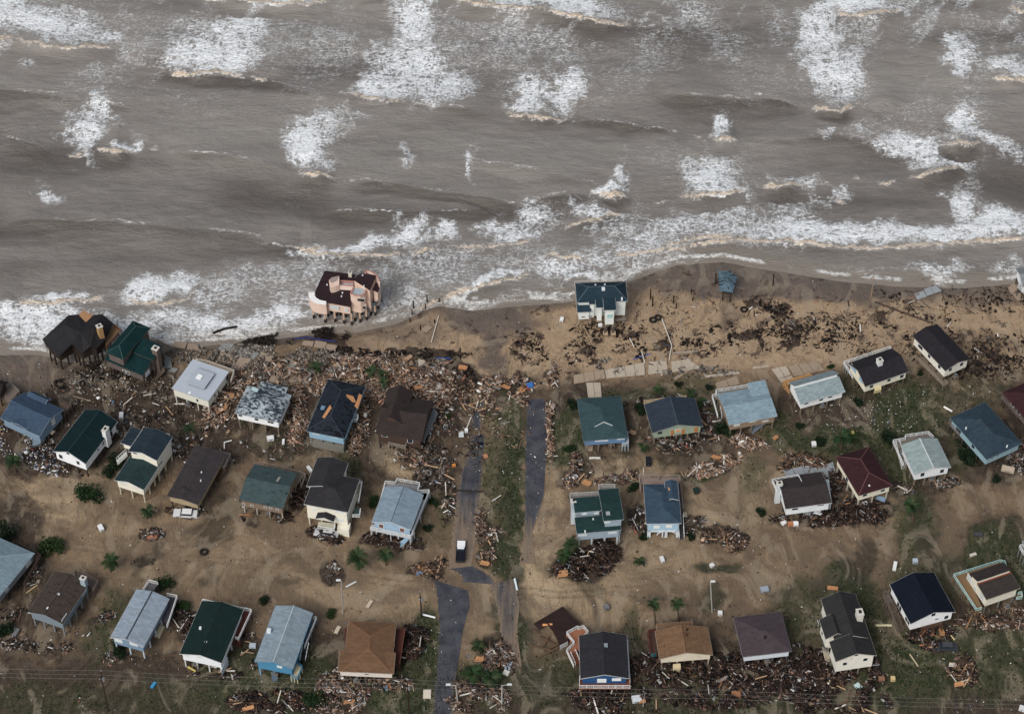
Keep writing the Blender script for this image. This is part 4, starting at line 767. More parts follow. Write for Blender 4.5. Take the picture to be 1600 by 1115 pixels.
h.win('Y2', [(540,352,.9,.7),(640,377,.9,.7),(728,395,1.5,.6)]).vents('Y2', [(622,185),(640,192)], 6.2, (.8,.8,.7), (176,196,200))
for x, y in ((645,230),(700,240)): h.patch('Y2', [(x-14,y+8),(x+12,y+12),(x+14,y-8),(x-11,y-11)], 6.6, (150,110,104), 'skylight', .12)
h = hb('pale blue house with black roof torn to orange wood in two places', W_((140,174,196)), shingle((40,46,56), .62, (16,18,24)), 'Y3', (152,376), (386,411), (530,95), 5.6, z0=2.9, pile=(120,124,124), trim=(150,180,196))
h.block(roof='hip', rise=1.9, cap=(54,62,72))
for q in ([(300,208),(312,232),(268,292),(252,280)], [(402,142),(445,143),(462,172),(440,178),(405,154)], [(480,120),(500,125),(472,212),(452,195),(468,160)]): h.patch('Y3', q, 7.0, (186,134,92), 'bare_sheathing')
h.vents('Y3', [(257,222)], 6.5, (.9,.9,.6), (110,140,160)); h.win('Y3', [(215,388,1.4,.3),(330,408,1.4,.3)], pane=paint((200,206,208), .5, .05)); h.deck('Y3', [(440,300),(470,298),(478,270),(455,262)], 3.4, (160,168,170), posts=False, rail=(190,198,200))
h.poly('ground_floor_enclosure', 'Y3', [(190,440),(385,478),(400,440),(210,410)], -.2, 1.7, paint((120,118,110), .8, .2))
dbr = shingle((58,50,48), .25, (34,30,30)); h = hb('dark brown cross-gabled house at the edge of the big lumber field', W_((72,56,50)), dbr, 'Y3', (585,387), (870,428), (945,186), 5.6, z0=2.2, pile=(60,50,46), trim=(84,72,66))
h.block(roof='gw', rise=2.2); x0, x1, y0, y1 = h.main
h.block(pts=[(602,302),(725,325),(815,130),(680,110)], ze=6.7, roof='gd', rise=2.0, z0=3, piles=False, wall=W_((84,64,54)))
h.win('Y3', [(640,395,1.2,1.2),(800,432,1.2,1.2)]).deck('Y3', [(665,440),(770,462),(775,440),(668,415)], 2.4, (130,122,112), rail=(150,142,130)); h.deck('Y3', [(870,430),(885,440),(975,260),(945,225)], 2.3, (112,116,116), posts=False)
h = hb('blue house with blue shingle roof at the left, garbage heaped below it', W_((118,140,160)), shingle((62,78,98), var=.3), 'Y1', (0,230), (263,345), (428,172), 5.4, z0=2.4, trim=(170,190,206), pile=(84,76,70))
h.block(roof='gw', rise=1.7); h.block(pts=[(210,60),(330,95),(300,150)], ze=5.42, roof='gw', rise=1.2, z0=2.5, piles=False)
x0, x1, y0, y1 = h.bbox([(75,262),(185,300),(150,250)], 5.3); h.block(rect=(x0, x1, h.main[2]+.05, h.main[2]+2.6), ze=5.75, roof='gd', rise=.5, piles=False, z0=5.0)
h.win('Y1', [(357,250,1.0,1.9)], face='r', pane=paint((214,210,196), .5, .05), name='door'); h.box('entry_step', 'Y1', 345, 318, 2.3, (1.3,1.1,.2), wood((170,160,140))); h.deck('Y1', [(380,80),(480,140),(430,195),(400,150)], 2.6, (98,84,76), rail=(86,74,68), railpts=[(380,80),(480,140),(430,195)])
dg = shingle((18,40,44), var=.16)
h = hb('white gabled house with very dark green roof and white side chimney', W_((234,237,240)), dg, 'Y1', (350,452), (572,528), (792,252), 5.7, z0=2.7, pile=(70,62,56))
h.block(roof='gd', rise=2.1, cap=(40,66,64), capw=.12).win('Y1', [(408,483,.9,1.3),(524,525,.8,1.2),(455,460,.8,1.0)]).win('Y1', [(655,437,.5,.6),(692,393,.7,1.1),(744,332,1.0,1.9)], face='r').chimney('Y1', 705, 300, 8.1, (1.0,1.6), (220,222,222), 5.6)
cr = W_(cream); sl = shingle((42,54,64), var=.22)
h = hb('cream two-tier house with dark slate roofs stepping down landward', cr, sl, 'Y1', (855,452), (1050,507), (1160,355), 8.5, z0=2.8, pile=(186,180,160))
h.block(roof='gd', rise=1.2); h.block(pts=[(812,385),(862,410),(950,305)], ze=8.3, roof='flat', z0=6.2, piles=False)
h.block(pts=[(765,642),(967,698),(1085,520),(880,470)], ze=5.5, roof='gd', rise=1.1, rm=shingle((42,60,62), var=.22))
h.win('Y1', [(905,462,1.0,.4)], b=0).win('Y1', [(826,665,2.0,1.2),(905,692,1.6,1.0)], b=2, pane=paint((214,212,200), .5, .05)); h.win('Y1', [(1140,400,1.0,2.0)], face='r', pane=paint((200,206,200), .4, .06)).win('Y1', [(1080,522,.5,.9)], face='r'); h.stairs('Y1', (850,465), 5.4, (785,525), 3.0, 1.2, (190,190,184), rail=(196,200,200)); h.ac('Y1', 1070, 605, 1.9)
h = hb('long tan house with low charcoal roof above a dark green puddle', W_((160,144,118)), shingle((62,58,60), .1, (36,34,36)), 'Y1', (1115,752), (1325,802), (1520,467), 5.0, z0=2.8, pile=(70,60,52), trim=(120,112,104))
h.block(roof='gd', rise=.55, cap=(50,48,50)); h.vents('Y1', [(1345,640),(1350,585)], 5.5, (.25,.25,.3)); h.patch('Y1', [(1215,690),(1240,680),(1285,712),(1250,712)], 5.3, (40,38,40), 'torn_shingle')
h.deck('Y1', [(1355,418),(1545,465),(1500,560),(1475,555)], 2.9, (120,112,108), rail=(112,104,100), railpts=[(1355,418),(1545,465),(1500,560)]); h.stairs('Y1', (1500,560), 2.9, (1450,650), .2, 1.4, (84,68,56))
h = hb('taupe house with worn grey-green roof and broken side deck', W_((124,108,94)), shingle((66,82,84), .42, (36,44,48)), 'Y2', (530,880), (802,926), (905,712), 5.2, z0=2.5, pile=(160,152,140), trim=(104,96,88))
h.block(roof='gw', rise=1.6); h.win('Y2', [(560,905,.5,.5),(612,915,.5,.5),(695,925,.5,.5),(728,930,.5,.5),(770,938,.5,.5)]).win('Y2', [(850,830,.6,1.2)], face='r'); h.ac('Y2', 712, 950, 1.8)
h.deck('Y2', [(905,690),(945,712),(880,800),(850,790)], 2.9, (124,114,104), rail=(118,108,100), railpts=[(650,640),(780,665),(945,712),(920,780)]); h.patch('Y2', [(760,765),(775,768),(790,730),(778,728)], 6.4, (150,144,136), 'plank')
h = hb('cream two-storey house with charcoal roof, porch gable and balconies', W_((227,223,208)), shingle((52,50,54), var=.2), 'Y3', (135,832), (405,866), (497,672), 8.0, z0=2.6, pile=(196,192,170))
h.block(roof='hip', rise=1.5); h.block(pts=[(190,720),(360,720),(215,555),(380,565)], ze=8.02, roof='gd', rise=1.2, piles=False)
h.win('Y3', [(200,858,.5,.8),(360,870,1.6,1.0),(362,925,1.6,1.1)], pane=paint((210,216,214), .5, .05)); h.win('Y3', [(470,720,.9,1.0)], face='r')
x0, x1, y0, y1 = h.bbox([(205,928),(335,905)], 5.2); h.block(rect=(x0, x1, h.main[2]-1.3, h.main[2]+.7), ze=5.2, roof='gd', rise=.9, z0=5.0, piles=False)
h.deck('Y3', [(225,962),(328,978),(332,945),(230,935)], 3.0, (180,176,160), posts=False, rail=WHITE, railpts=[(225,962),(328,978),(332,940)]); h.deck('Y3', [(440,890),(485,890),(490,850),(460,845)], 4.4, (60,80,76), posts=False, rail=WHITE, railpts=[(440,890),(485,890),(490,850)])
h.deck('Y3', [(355,665),(500,682),(488,760),(400,740)], 5.0, (150,140,120), posts=False, rail=WHITE, railpts=[(355,665),(500,682),(480,800)]); h.poly('garage_enclosure', 'Y3', [(345,975),(418,992),(430,940),(350,930)], 0, 2.4, W_(cream))
h = hb('light blue gabled house wrapped by white railings beside the ruined road', W_((152,178,200)), shingle((122,138,150), var=.2), 'Y3', (560,938), (802,982), (885,767), 5.5, z0=2.8, pile=(196,200,204))
h.block(roof='gd', rise=1.5, cap=(70,78,84), capw=.12).win('Y3', [(620,960,1.0,1.2),(750,985,1.0,1.2)], pane=paint((112,76,58), .7, .2)).win('Y3', [(828,905,.8,1.0),(850,850,.8,1.0)], face='r')
h.deck('Y3', [(552,985),(805,1040),(830,1000),(560,950)], 2.9, (176,180,182), rail=WHITE, railpts=[(552,965),(805,1020)]); h.deck('Y3', [(805,1040),(925,755),(860,735),(800,980)], 2.9, (160,164,168), rail=WHITE, railpts=[(805,1020),(920,735)])
h.deck('Y3', [(640,700),(710,705),(715,690),(860,712),(850,760),(925,755),(900,800),(640,760)], 2.9, (132,134,136), rail=WHITE, railpts=[(615,790),(645,680),(708,688),(716,665),(860,690),(845,738),(920,735)])
h.stairs('Y3', (790,1030), 2.8, (735,1085), 0, 1.1, (150,180,200))

# --- right of the roads
h = hb('blue house with dark green-grey roof beside the right-hand road', W_((100,130,164)), shingle((58,80,84), .12, (34,44,48)), 'Y4', (523,428), (805,414), (752,152), 5.0, z0=2.7, trim=(110,130,140))
h.block(roof='hip', rise=1.4).win('Y4', [(610,428,.9,.7),(638,427,.9,.7),(664,426,.9,.7),(757,417,1.6,.6)], pane=paint((214,222,228), .4, .05)); x0, x1, y0, y1 = h.main
m = MB(); 
for a, b in ([(595,345),(652,322)], [(652,322),(705,338)]): 
    pa, pb = [h.L(*P('Y4', *p), 5.9) for p in (a, b)]; m.bar((pa[0], pa[1], h.roof_z(*pa)+.1), (pb[0], pb[1], h.roof_z(*pb)+.1), .12, .2)
h.part(m, 'eyebrow_trim', paint((190,196,196), .6, .05), parent=h.roofo); h.ac('Y4', 700, 440, 2.3); h.deck('Y4', [(765,450),(805,448),(800,415),(770,415)], 2.7, (150,160,170), rail=(180,190,200), railpts=[(765,450),(805,446),(800,370)])
h = hb('sage green gabled house with plywood boards over its windows', W_((148,160,142)), shingle((50,60,72), var=.22), 'Y4', (952,382), (1270,342), (1215,165), 4.9, z0=2.4, trim=(160,168,160))
h.block(roof='gd', rise=1.8, cap=(82,92,102), capw=.1).win('Y4', [(1000,382,.9,.7)], frame=(90,90,84)).win('Y4', [(1077,382,.55,1.6),(1145,375,.55,1.6),(1225,362,.7,1.6)], pane=ora, frame=(186,120,64)).win('Y4', [(1112,368,1.1,.8)], pane=paint((200,140,84), .8, .2)); h.ac('Y4', 1130, 425, 1.6)
h.deck('Y4', [(900,185),(1165,150),(1170,168),(905,205)], 2.6, (170,150,120), rail=(186,170,140), railpts=[(905,195),(900,180),(1165,150)])
h = hb('tan house with light blue-grey roof, white-railed corner deck and stairs', W_((140,122,104)), shingle((122,142,152), .18, (60,72,82), .3), 'Y5', (222,386), (496,331), (430,156), 5.3, z0=2.7, trim=(186,192,196))
h.block(roof='gw', rise=1.0); h.block(pts=[(355,225),(448,205),(432,150),(340,152)], ze=5.9, roof='shedF', rise=.8, z0=5.0, piles=False)
h.win('Y5', [(265,385,1.3,.6),(358,362,1.6,.6)], pane=paint((206,210,208), .4, .05)); h.deck('Y5', [(122,215),(150,188),(335,160),(345,200),(155,240)], 2.9, (118,112,106), rail=WHITE, railpts=[(155,330),(122,210),(148,203),(143,180),(330,150),(337,162)])
h.stairs('Y5', (170,215), 2.9, (190,345), 0, 1.1, (150,150,150), rail=WHITE); h.stairs('Y5', (425,360), 2.7, (345,425), .2, 1.5, (110,120,130)); h.box('porch_cover', 'Y5', 428, 352, 3.9, (1.6,1.4,.15), paint((180,186,190), .6, .06))
h = hb('white house with split pale grey roof and a white band between the slopes', W_((234,236,235)), shingle((128,142,146), .22, (60,70,78), .32), 'Y5', (635,264), (893,191), (822,70), 5.2, z0=2.8)
h.block(roof='split', rise=1.3).win('Y5', [(668,260,1.0,.5),(754,238,1.0,.5),(806,222,1.0,.5)]); h.ac('Y5', 765, 265, 2.2)
h.deck('Y5', [(535,128),(690,85),(705,98),(560,150)], 2.8, (190,150,104), rail=(190,144,96), railpts=[(570,190),(535,130),(690,88)])
h = hb('cream house with black roof, white box chimney and white back railing', W_((228,223,202)), shingle((44,42,46), var=.18), 'Z5', (285,810), (562,718), (450,574), 5.6, z0=3.0, pile=(90,80,70), trim=(190,192,186))
h.block(roof='gw', rise=1.7).win('Z5', [(325,810,.7,.8),(434,770,.7,.8),(514,747,.8,.8)], frame=(96,120,136)).win('Z5', [(215,700,2.2,1.3),(262,770,1.6,1.3)], face='l', pane=paint((140,176,204), .6, .15), frame=(200,190,160)).chimney('Z5', 378, 645, 8.6, (1.2,1.2), (214,218,220), 2.2)
h.deck('Z5', [(345,838),(385,828),(382,805),(345,815)], 3.3, (200,190,150), posts=False, rail=(220,208,160), railpts=[(345,838),(385,828),(384,808)]); h.deck('Z5', [(152,672),(445,580),(455,590),(180,690)], 3.0, (150,146,140), rail=WHITE, railpts=[(210,745),(152,655),(442,560),(450,575)])
h = hb('cream house with black roof nearest the open beach at right', W_((226,223,210)), shingle((44,42,46), .1, (28,28,30), .2), 'Z5', (785,712), (942,640), (735,424), 6.0, z0=3.0, pile=(80,70,60), trim=(120,116,110))
h.block(roof='gd', rise=1.1).win('Z5', [(815,705,.9,1.0),(885,672,.9,1.1)]).win('Z5', [(625,560,.9,1.0),(637,572,.9,1.0),(685,622,.9,1.0),(748,688,.9,1.0)], face='l'); h.deck('Z5', [(605,640),(775,808),(810,785),(640,620)], 1.6, (118,106,94), rail=(150,138,124), railpts=[(605,620),(770,785)]); h.ac('Z5', 850, 735, 2.4)
h = hb('light blue house with steel blue hip roof and a dark bush at its corner', W_((140,168,178)), shingle((52,68,80), .06, (40,50,60)), 'Y6', (895,582), (1112,493), (885,255), 5.6, z0=3.0, pile=(70,64,60), trim=(130,156,166))
h.block(roof='hip', rise=1.6).win('Y6', [(927,575,.9,.5),(962,560,.9,.5)]).win('Y6', [(735,418,1.8,1.2),(820,510,1.0,1.0)], face='l', frame=(170,190,196)); h.deck('Y6', [(680,385),(760,470),(775,450),(700,360)], 2.9, (84,76,72), rail=(120,110,104), railpts=[(680,360),(740,430)]); h.vents('Y6', [(862,355),(912,410),(780,398),(1018,503)], 6.4, (.25,.25,.3)); h.ac('Y6', 1030, 560, 2.0)
h = hb('dark maroon-roofed house with wooden side porch cut by the right edge', W_((84,74,72)), shingle((60,36,40), .05), 'Y6', (1160,410), (1330,310), (1003,190), 5.6, side='L', z0=3.0, pile=(70,60,56), trim=(84,60,60))
h.block(roof='hip', rise=1.8); h.deck('Y6', [(985,225),(1115,370),(1135,345),(1010,205)], 3.0, (92,82,76), rail=(120,110,104), railpts=[(985,215),(1115,360)]); h.win('Y6', [(1050,265,1.0,1.1),(1085,310,1.0,1.1)], face='l'); h.stairs('Y6', (1000,250), 2.9, (1110,440), 0, 1.3, (70,60,54))
h = hb('white gabled house with pale sage roof and white back deck stairs', W_((226,229,233)), shingle((134,148,148), .05, (96,104,108), .2), 'Y6', (480,672), (692,630), (610,462), 5.4, z0=2.7)
h.block(roof='gd', rise=1.2, cap=(206,212,212), capw=.2).win('Y6', [(525,672,.9,1.2),(638,652,.9,1.2)]); h.ac('Y6', 582, 690, 2.0)
h.deck('Y6', [(355,490),(430,475),(428,460),(562,440),(600,470),(400,520)], 2.8, (112,106,100), rail=WHITE, railpts=[(415,610),(355,472),(430,458),(425,442),(560,422),(592,452)]); h.stairs('Y6', (380,490), 2.8, (415,640), 0, 1.0, (150,150,148), rail=WHITE)
h = hb('cream house with dark maroon hip roof and lighter ridge lines', W_((228,222,202)), shingle((58,34,38), .05, var=.16), 'Y5', (970,792), (1173,737), (1030,512), 5.6, z0=3.0, pile=(170,166,150), trim=(120,104,96))
h.block(roof='hip', rise=1.8, cap=(96,66,64), capw=.2).win('Y5', [(1008,792,.9,.6),(1112,765,.9,.6)], frame=(150,170,180)); h.vents('Y5', [(1034,735)], 6.0, (.35,.35,.4), (230,232,232)); h.win('Y5', [(905,700,1.0,1.0)], face='l')
h = hb('white house with charcoal-brown roof, white chimney, lumber heaped behind', W_((224,229,232)), shingle((60,54,54), var=.2), 'Y5', (548,874), (813,834), (758,655), 5.2, z0=2.3, pile=(60,54,50))
h.block(roof='gw', rise=1.3).win('Y5', [(603,872,1.2,.5),(752,847,1.4,.5)], frame=(96,108,110)).win('Y5', [(520,815,.8,1.2)], face='l').chimney('Y5', 513, 722, 6.9, (1.2,1.0), (206,212,216), 6.9)
h.deck('Y5', [(468,700),(625,668),(658,735),(530,765)], 4.9, (64,58,58), posts=False, rail=WHITE, railpts=[(500,765),(470,700),(622,672),(655,740)]); h.poly('solid_enclosure', 'Y5', [(815,835),(812,850),(790,840),(770,700),(800,700)], 0, 2.3, W_((190,200,204)))
tg = shingle((34,58,58), .05, var=.16)
h = hb('pale blue-grey house with three stepped dark green roofs and white pilings', W_((150,166,178)), tg, 'Y4', (482,1006), (762,986), (742,900), 5.8, z0=2.7, pile=(190,198,204), trim=(180,190,196))
x0, x1, y0, y1 = h.main; h.block(roof='shedF', rise=.8, rect=(x0, x1, y0, y1)); h.win('Y4', [(520,1018,1.8,.5),(705,1003,1.8,.5)], pane=paint((196,206,212), .4, .05))
h.block(pts=[(470,872),(632,864),(625,782)], ze=8.0, roof='shedF', rise=.5); h.win('Y4', [(530,885,.9,.5),(605,882,.9,.5)], b=1, pane=paint((214,222,226), .4, .05)); h.block(pts=[(648,922),(762,920),(742,735),(622,735)], ze=8.8, roof='gw', rise=.5); h.win('Y4', [(672,935,1.2,.6)], b=2, pane=paint((214,222,226), .4, .05))
h.box('skylight', 'Y4', 677, 880, 9.3, (.9,.9,.3), paint((150,156,160), .3, .05)); h.vents('Y4', [(585,915),(535,990)], 6.4, (.3,.3,.3))
h.deck('Y4', [(440,775),(620,762),(622,785),(470,800)], 6.6, (120,112,108), posts=False, rail=(176,180,182), railpts=[(452,900),(440,758),(620,748)]); h.deck('Y4', [(620,718),(718,718),(745,760),(625,760)], 7.6, (120,116,112), posts=False, rail=(176,180,182), railpts=[(622,740),(620,702),(718,702),(720,735)]); h.chimney('Y4', 463, 805, 8.3, (1.0,1.0), (196,206,212), 8)
h = hb('light blue house with blue-grey roof, arched porch and white outside stairs', W_((160,190,210)), shingle((58,76,92), .05, var=.2), 'Y4', (915,950), (1128,940), (1118,700), 5.8, z0=2.6, pile=(206,212,216))
h.block(roof='hip', rise=1.3); h.block(pts=[(1030,700),(1110,700),(1045,682),(1090,800)], ze=6.4, roof='gd', rise=.6, z0=5, piles=False); h.roofo = [o for o in h.e.children if o.name.startswith('roof')][0]
h.patch('Y4', [(1050,705),(1075,705),(1080,728),(1054,730)], 7.4, (214,160,110), 'bare_sheathing', .35); h.win('Y4', [(980,968,1.2,.8),(1057,963,1.2,.8)], pane=paint((226,228,222), .4, .05)); h.win('Y4', [(885,820,1.0,1.0),(895,900,1.0,1.0)], face='l', pane=paint((214,222,226), .4, .05))
h.deck('Y4', [(872,660),(1125,662),(1130,700),(880,700)], 3.2, (132,116,108), rail=(150,136,128), railpts=[(878,730),(872,643),(990,636),(997,660),(1000,648),(1122,645),(1130,690)]); h.deck('Y4', [(1128,690),(1145,850),(1128,870),(1110,700)], 3.2, (84,80,80), rail=(120,104,100), railpts=[(1128,680),(1146,850)]); h.stairs('Y4', (1128,900), 3.4, (1135,1045), 0, 1.1, (60,60,62), rail=WHITE)
m = MB(); x0, x1, y0, y1, z0, ze = h.blocks[0]; m.box(x0, x0+.8, y0-.05, y0+.1, 0, z0); m.box(x0+4, x0+4.6, y0-.05, y0+.1, 0, z0); m.box(x0+6.6, x0+7.2, y0-.05, y0+.1, 0, z0); m.box(x0, x1, y0-.05, y0+.1, z0-.5, z0)
for i in range(8): a = math.pi*i/8; b = math.pi*(i+1)/8; cx = x1-2.6; m.bar((cx+2.2*math.cos(a), y0-.08, z0-1.6+1.5*math.sin(a)), (cx+2.2*math.cos(b), y0-.08, z0-1.6+1.5*math.sin(b)), .15, .25)
h.part(m, 'arched_porch', W_((206,214,218)))

# --- bottom row
h = hb('pale blue-grey hip roof house cut by the left edge of the view', W_((120,128,132)), shingle((112,130,140), .05), 'X1', (-270,330), (-20,437), (207,167), 5.4, z0=2.8, pile=(60,54,50), trim=(150,160,166))
h.block(roof='hip', rise=1.5, cap=(140,156,164)); h.win('X1', [(168,228,1.6,1.1),(40,380,1.0,.8)], face='r', pane=paint((206,210,210), .4, .06)); h.deck('X1', [(110,100),(240,172),(215,215),(180,180)], 2.9, (84,70,62), rail=(74,60,54), railpts=[(110,100),(240,172),(140,340)]); h.stairs('X1', (215,200), 2.8, (120,350), 0, 1.2, (66,56,50))
h = hb('grey-blue house with brown roof patched by missing shingles and a square chimney', W_((118,130,140)), shingle((72,64,58), .42, (34,30,30)), 'X1', (162,514), (370,580), (530,342), 5.5, z0=2.8, pile=(120,124,126), trim=(150,160,166))
h.block(roof='gd', rise=1.2, cap=(48,42,40)).chimney('X1', 490, 312, 8.0, (1.2,1.0), (150,166,174), 2.6).vents('X1', [(345,405),(282,488)], 6.4, (.5,.5,.4)).win('X1', [(372,560,.9,1.0),(388,538,.9,1.0),(430,490,1.0,.7),(490,402,1.0,.8),(502,385,1.0,.8)], face='r', pane=paint((206,212,216), .4, .06))
h.deck('X1', [(440,262),(580,325),(548,380),(520,345)], 3.0, (96,86,80), rail=(112,100,92), railpts=[(470,268),(580,325),(548,380)])
h = hb('slim blue-grey roofed blue house with dark double ridge and white back railings', W_((116,140,160)), shingle((134,146,158), .03, (70,76,84), .14), 'X1', (650,664), (846,716), (1002,434), 5.5, z0=2.8, pile=(180,190,198))
h.block(roof='gd', rise=1.1, cap=(56,62,68), capw=.3).win('X1', [(700,682,1.7,.9),(790,702,1.7,.9)], pane=paint((206,212,214), .4, .05)); h.deck('X1', [(835,385),(885,340),(930,352),(900,395)], 3.0, (90,88,90), rail=WHITE, railpts=[(838,385),(878,322),(930,335)]); h.deck('X1', [(985,420),(1045,430),(1000,590),(960,560)], 3.0, (70,70,76), rail=WHITE, railpts=[(985,402),(1045,414),(985,590)])
h = hb('white gabled house with dark forest green roof and red-brown side deck', W_((228,232,235)), shingle((24,44,42), .05, (14,28,28), .2), 'X2', (78,750), (335,797), (476,478), 5.5, z0=2.8, pile=(190,192,190))
h.block(roof='gd', rise=1.3, cap=(14,28,28), capw=.12).vents('X2', [(240,672),(207,585)], 6.4, (.5,.5,.4)).win('X2', [(125,755,.9,.8),(200,765,.9,.8)], pane=paint((214,216,214), .4, .05)); h.deck('X2', [(220,425),(470,490),(475,478),(225,412)], 3.0, (150,140,132), posts=False, rail=WHITE, railpts=[(175,530),(222,412),(520,475)]); h.deck('X2', [(470,490),(520,488),(445,665),(415,650)], 3.0, (92,52,44), rail=WHITE, railpts=[(520,475),(440,650),(420,640)]); h.ac('X2', 175, 800, 2.2)
h.poly('solid_enclosure', 'X2', [(335,850),(375,770),(365,760),(325,800)], 0, 2.75, W_((200,204,208)))
h = hb('bright blue house with mottled light slate roof and long side stairs', W_((74,132,166)), shingle((124,138,148), .05, (90,100,110), .34), 'X2', (538,797), (770,837), (900,497), 5.7, z0=2.8, pile=(120,160,186), trim=(110,160,190))
h.block(roof='gd', rise=1.3, cap=(180,190,196), capw=.16).vents('X2', [(627,598)], 6.6, (.9,.7,.6)).win('X2', [(692,826,1.0,.6)], pane=paint((214,216,210), .4, .05)); h.deck('X2', [(895,535),(920,535),(850,700),(840,690)], 3.0, (90,96,104), rail=WHITE, railpts=[(900,520),(918,520),(845,700)]); h.stairs('X2', (855,690), 2.9, (835,790), 1.2, 1.2, (50,52,56), rail=WHITE)
h.deck('X2', [(760,880),(800,890),(830,825),(785,800)], 2.4, (190,180,150), rail=(74,132,166), railpts=[(760,870),(800,890),(830,820),(795,790)]); h.stairs('X2', (660,860), 2.4, (665,910), 0, 1.1, (90,110,130)); h.ac('X2', 662, 855, 2.6)
brn = shingle((112,86,66), .03, (90,62,44), .14)
h = hb('off-white house with warm brown hip roof and dark red plank side deck', W_((216,208,198)), brn, 'X3', (108,852), (450,868), (462,748), 5.2, z0=2.9, pile=(80,66,56), trim=(190,180,168))
x0, x1, y0, y1 = h.main; X0, X1, Y0, Y1 = h.bbox([(150,748),(440,755),(466,560),(190,547)], 5.2); h.block(rect=(X0, X1, y0+.25, Y1), roof='hip', rise=1.6, cap=(132,96,70), capw=.12); h.block(rect=(x0, x1, y0, y0+(y1-y0)), roof='shedF', rise=.55, z0=2.92, piles=False, ze=5.22)
h.win('X3', [(285,870,.9,.3)], b=1); h.deck('X3', [(466,600),(520,600),(487,805),(455,800)], 3.1, (78,46,40), rail=(96,60,50), railpts=[(466,585),(520,590),(487,800)]); h.deck('X3', [(150,590),(175,590),(160,745),(150,740)], 3.1, (78,46,40), posts=False); h.ac('X3', 222, 900, 2.4)
h = hb('collapsed dark brown roof lying low on the sand beside the blue house', W_((160,160,158)), shingle((50,38,36), .1, (24,18,18)), 'X4', (215,640), (425,660), (490,562), 2.2, z0=.2, name='collapsed_house', cat='collapsed house', group='collapsed houses')
traced_roof(h, 'X4', [(210,562,1.6),(390,455,2.6),(490,560,2.4),(425,662,1.8),(372,694,1.6),(330,610,2.2),(290,560,2.2),(250,600,1.5)], [(0,1,6),(0,6,7),(1,2,5,6),(2,3,4,5)], shingle((50,38,36), .1, (24,18,18)))
h.poly('wall', 'X4', [(372,700),(420,672),(418,655),(370,682)], 0, 1.5, W_((186,188,190))); h.patch('X4', [(265,560),(325,562),(325,572),(265,572)], 2.2, (200,140,90), 'plank')
for a, b in [((180,690),(330,730)), ((235,770),(370,705)), ((250,640),(350,700)), ((200,590),(240,620)), ((270,700),(300,640)), ((290,720),(360,690))]:
    pa = h.L(*P('X4', *a), .6); pb = h.L(*P('X4', *b), .9); m = MB(); m.bar((*pa, .5), (*pb, 1.0), .35, .25); h.part(m, 'broken_beam', wood((92,72,58)))
h = hb('blue house with black roof, white balcony and an orange-brown corner deck', W_((40,78,122)), shingle((48,48,54), var=.16), 'X4', (496,895), (797,899), (776,632), 5.6, z0=2.8, pile=(60,84,120))
h.block(roof='gd', rise=1.5, ov=.5, cap=(36,36,40)).vents('X4', [(652,690)], 7.0, (.8,.8,.5), (130,140,146)).win('X4', [(627,910,1.8,1.2),(717,903,1.8,.8)], pane=paint((224,228,230), .4, .04), name='window'); h.deck('X4', [(488,960),(803,960),(800,905),(492,900)], 2.9, (120,70,50), posts=False, rail=WHITE, railpts=[(492,880),(490,940),(802,940),(800,890)], rh=1.1)
h.rail('X4', [(802,940),(785,660)], 2.9, WHITE, 1.1); h.deck('X4', [(410,630),(440,605),(480,595),(487,585),(518,585),(545,620),(500,650),(495,720),(455,735),(425,730),(460,690)], 2.9, (142,96,72), rail=WHITE, railpts=[(500,645),(545,608),(515,572),(485,583),(480,575),(412,612),(460,672),(412,720),(455,812)], rh=1.1)
h.stairs('X4', (450,740), 2.8, (480,810), .8, 1.2, (120,74,56), rail=WHITE)
h = hb('beige gabled house with mottled tan-brown roof near two tall palms', W_((214,204,184)), shingle((118,92,70), .08, (84,62,48), .4), 'X4', (980,777), (1306,752), (1275,582), 4.8, z0=2.6, pile=(160,148,130), trim=(190,180,160))
h.block(roof='gd', rise=1.6, cap=(84,60,44), capw=.12).vents('X4', [(1148,592),(1145,625)], 6.5, (.3,.3,.3), (60,40,34)); h.block(pts=[(965,600),(1180,590),(1182,552),(965,562)], ze=4.3, roof='flat', z0=2.7, piles=False, rm=shingle((118,94,74), .02)); h.deck('X4', [(912,600),(958,596),(965,740),(925,740)], 2.7, (70,50,44), rail=(96,50,44), railpts=[(958,596),(912,600),(925,740)])
h.poly('entry_enclosure', 'X4', [(1062,835),(1110,832),(1108,805),(1062,808)], 0, 2.2, W_((200,184,150)))
h = hb('white-walled house with plum-grey hip roof above the long wreckage field', W_((206,214,220)), shingle((78,68,72), .2, (46,40,44), .2), 'X5', (395,764), (693,730), (628,490), 5.3, z0=2.9, pile=(90,86,84), trim=(150,152,156))
h.block(roof='hip', rise=1.4); h.vents('X5', [(530,640)], 6.6, (.35,.35,.4), (30,30,32)); h.win('X5', [(380,730,1.2,1.0)], face='l', pane=paint((214,222,228), .4, .05)); h.ac('X5', 545, 780, 2.4)
h = hb('large cream house with long dark grey cross-gabled roof and white chimney', W_((226,223,212)), shingle((50,50,52), .08, (34,34,36), .2), 'X5', (965,802), (1200,750), (1092,380), 7.4, z0=2.8, pile=(120,108,96), trim=(200,196,184))
x0, x1, y0, y1 = h.main; h.block(rect=(x0+1.2, x1, y0+4.5, y1), roof='gd', rise=2.0); h.block(rect=(x0, x1, y0, y0+5.2), roof='gd', rise=1.9, ze=7.42, z0=2.82); h.block(rect=(x0-.5, x0+4.6, y0+6.2, y0+11.4), roof='gd', rise=1.6, ze=7.1, piles=False)
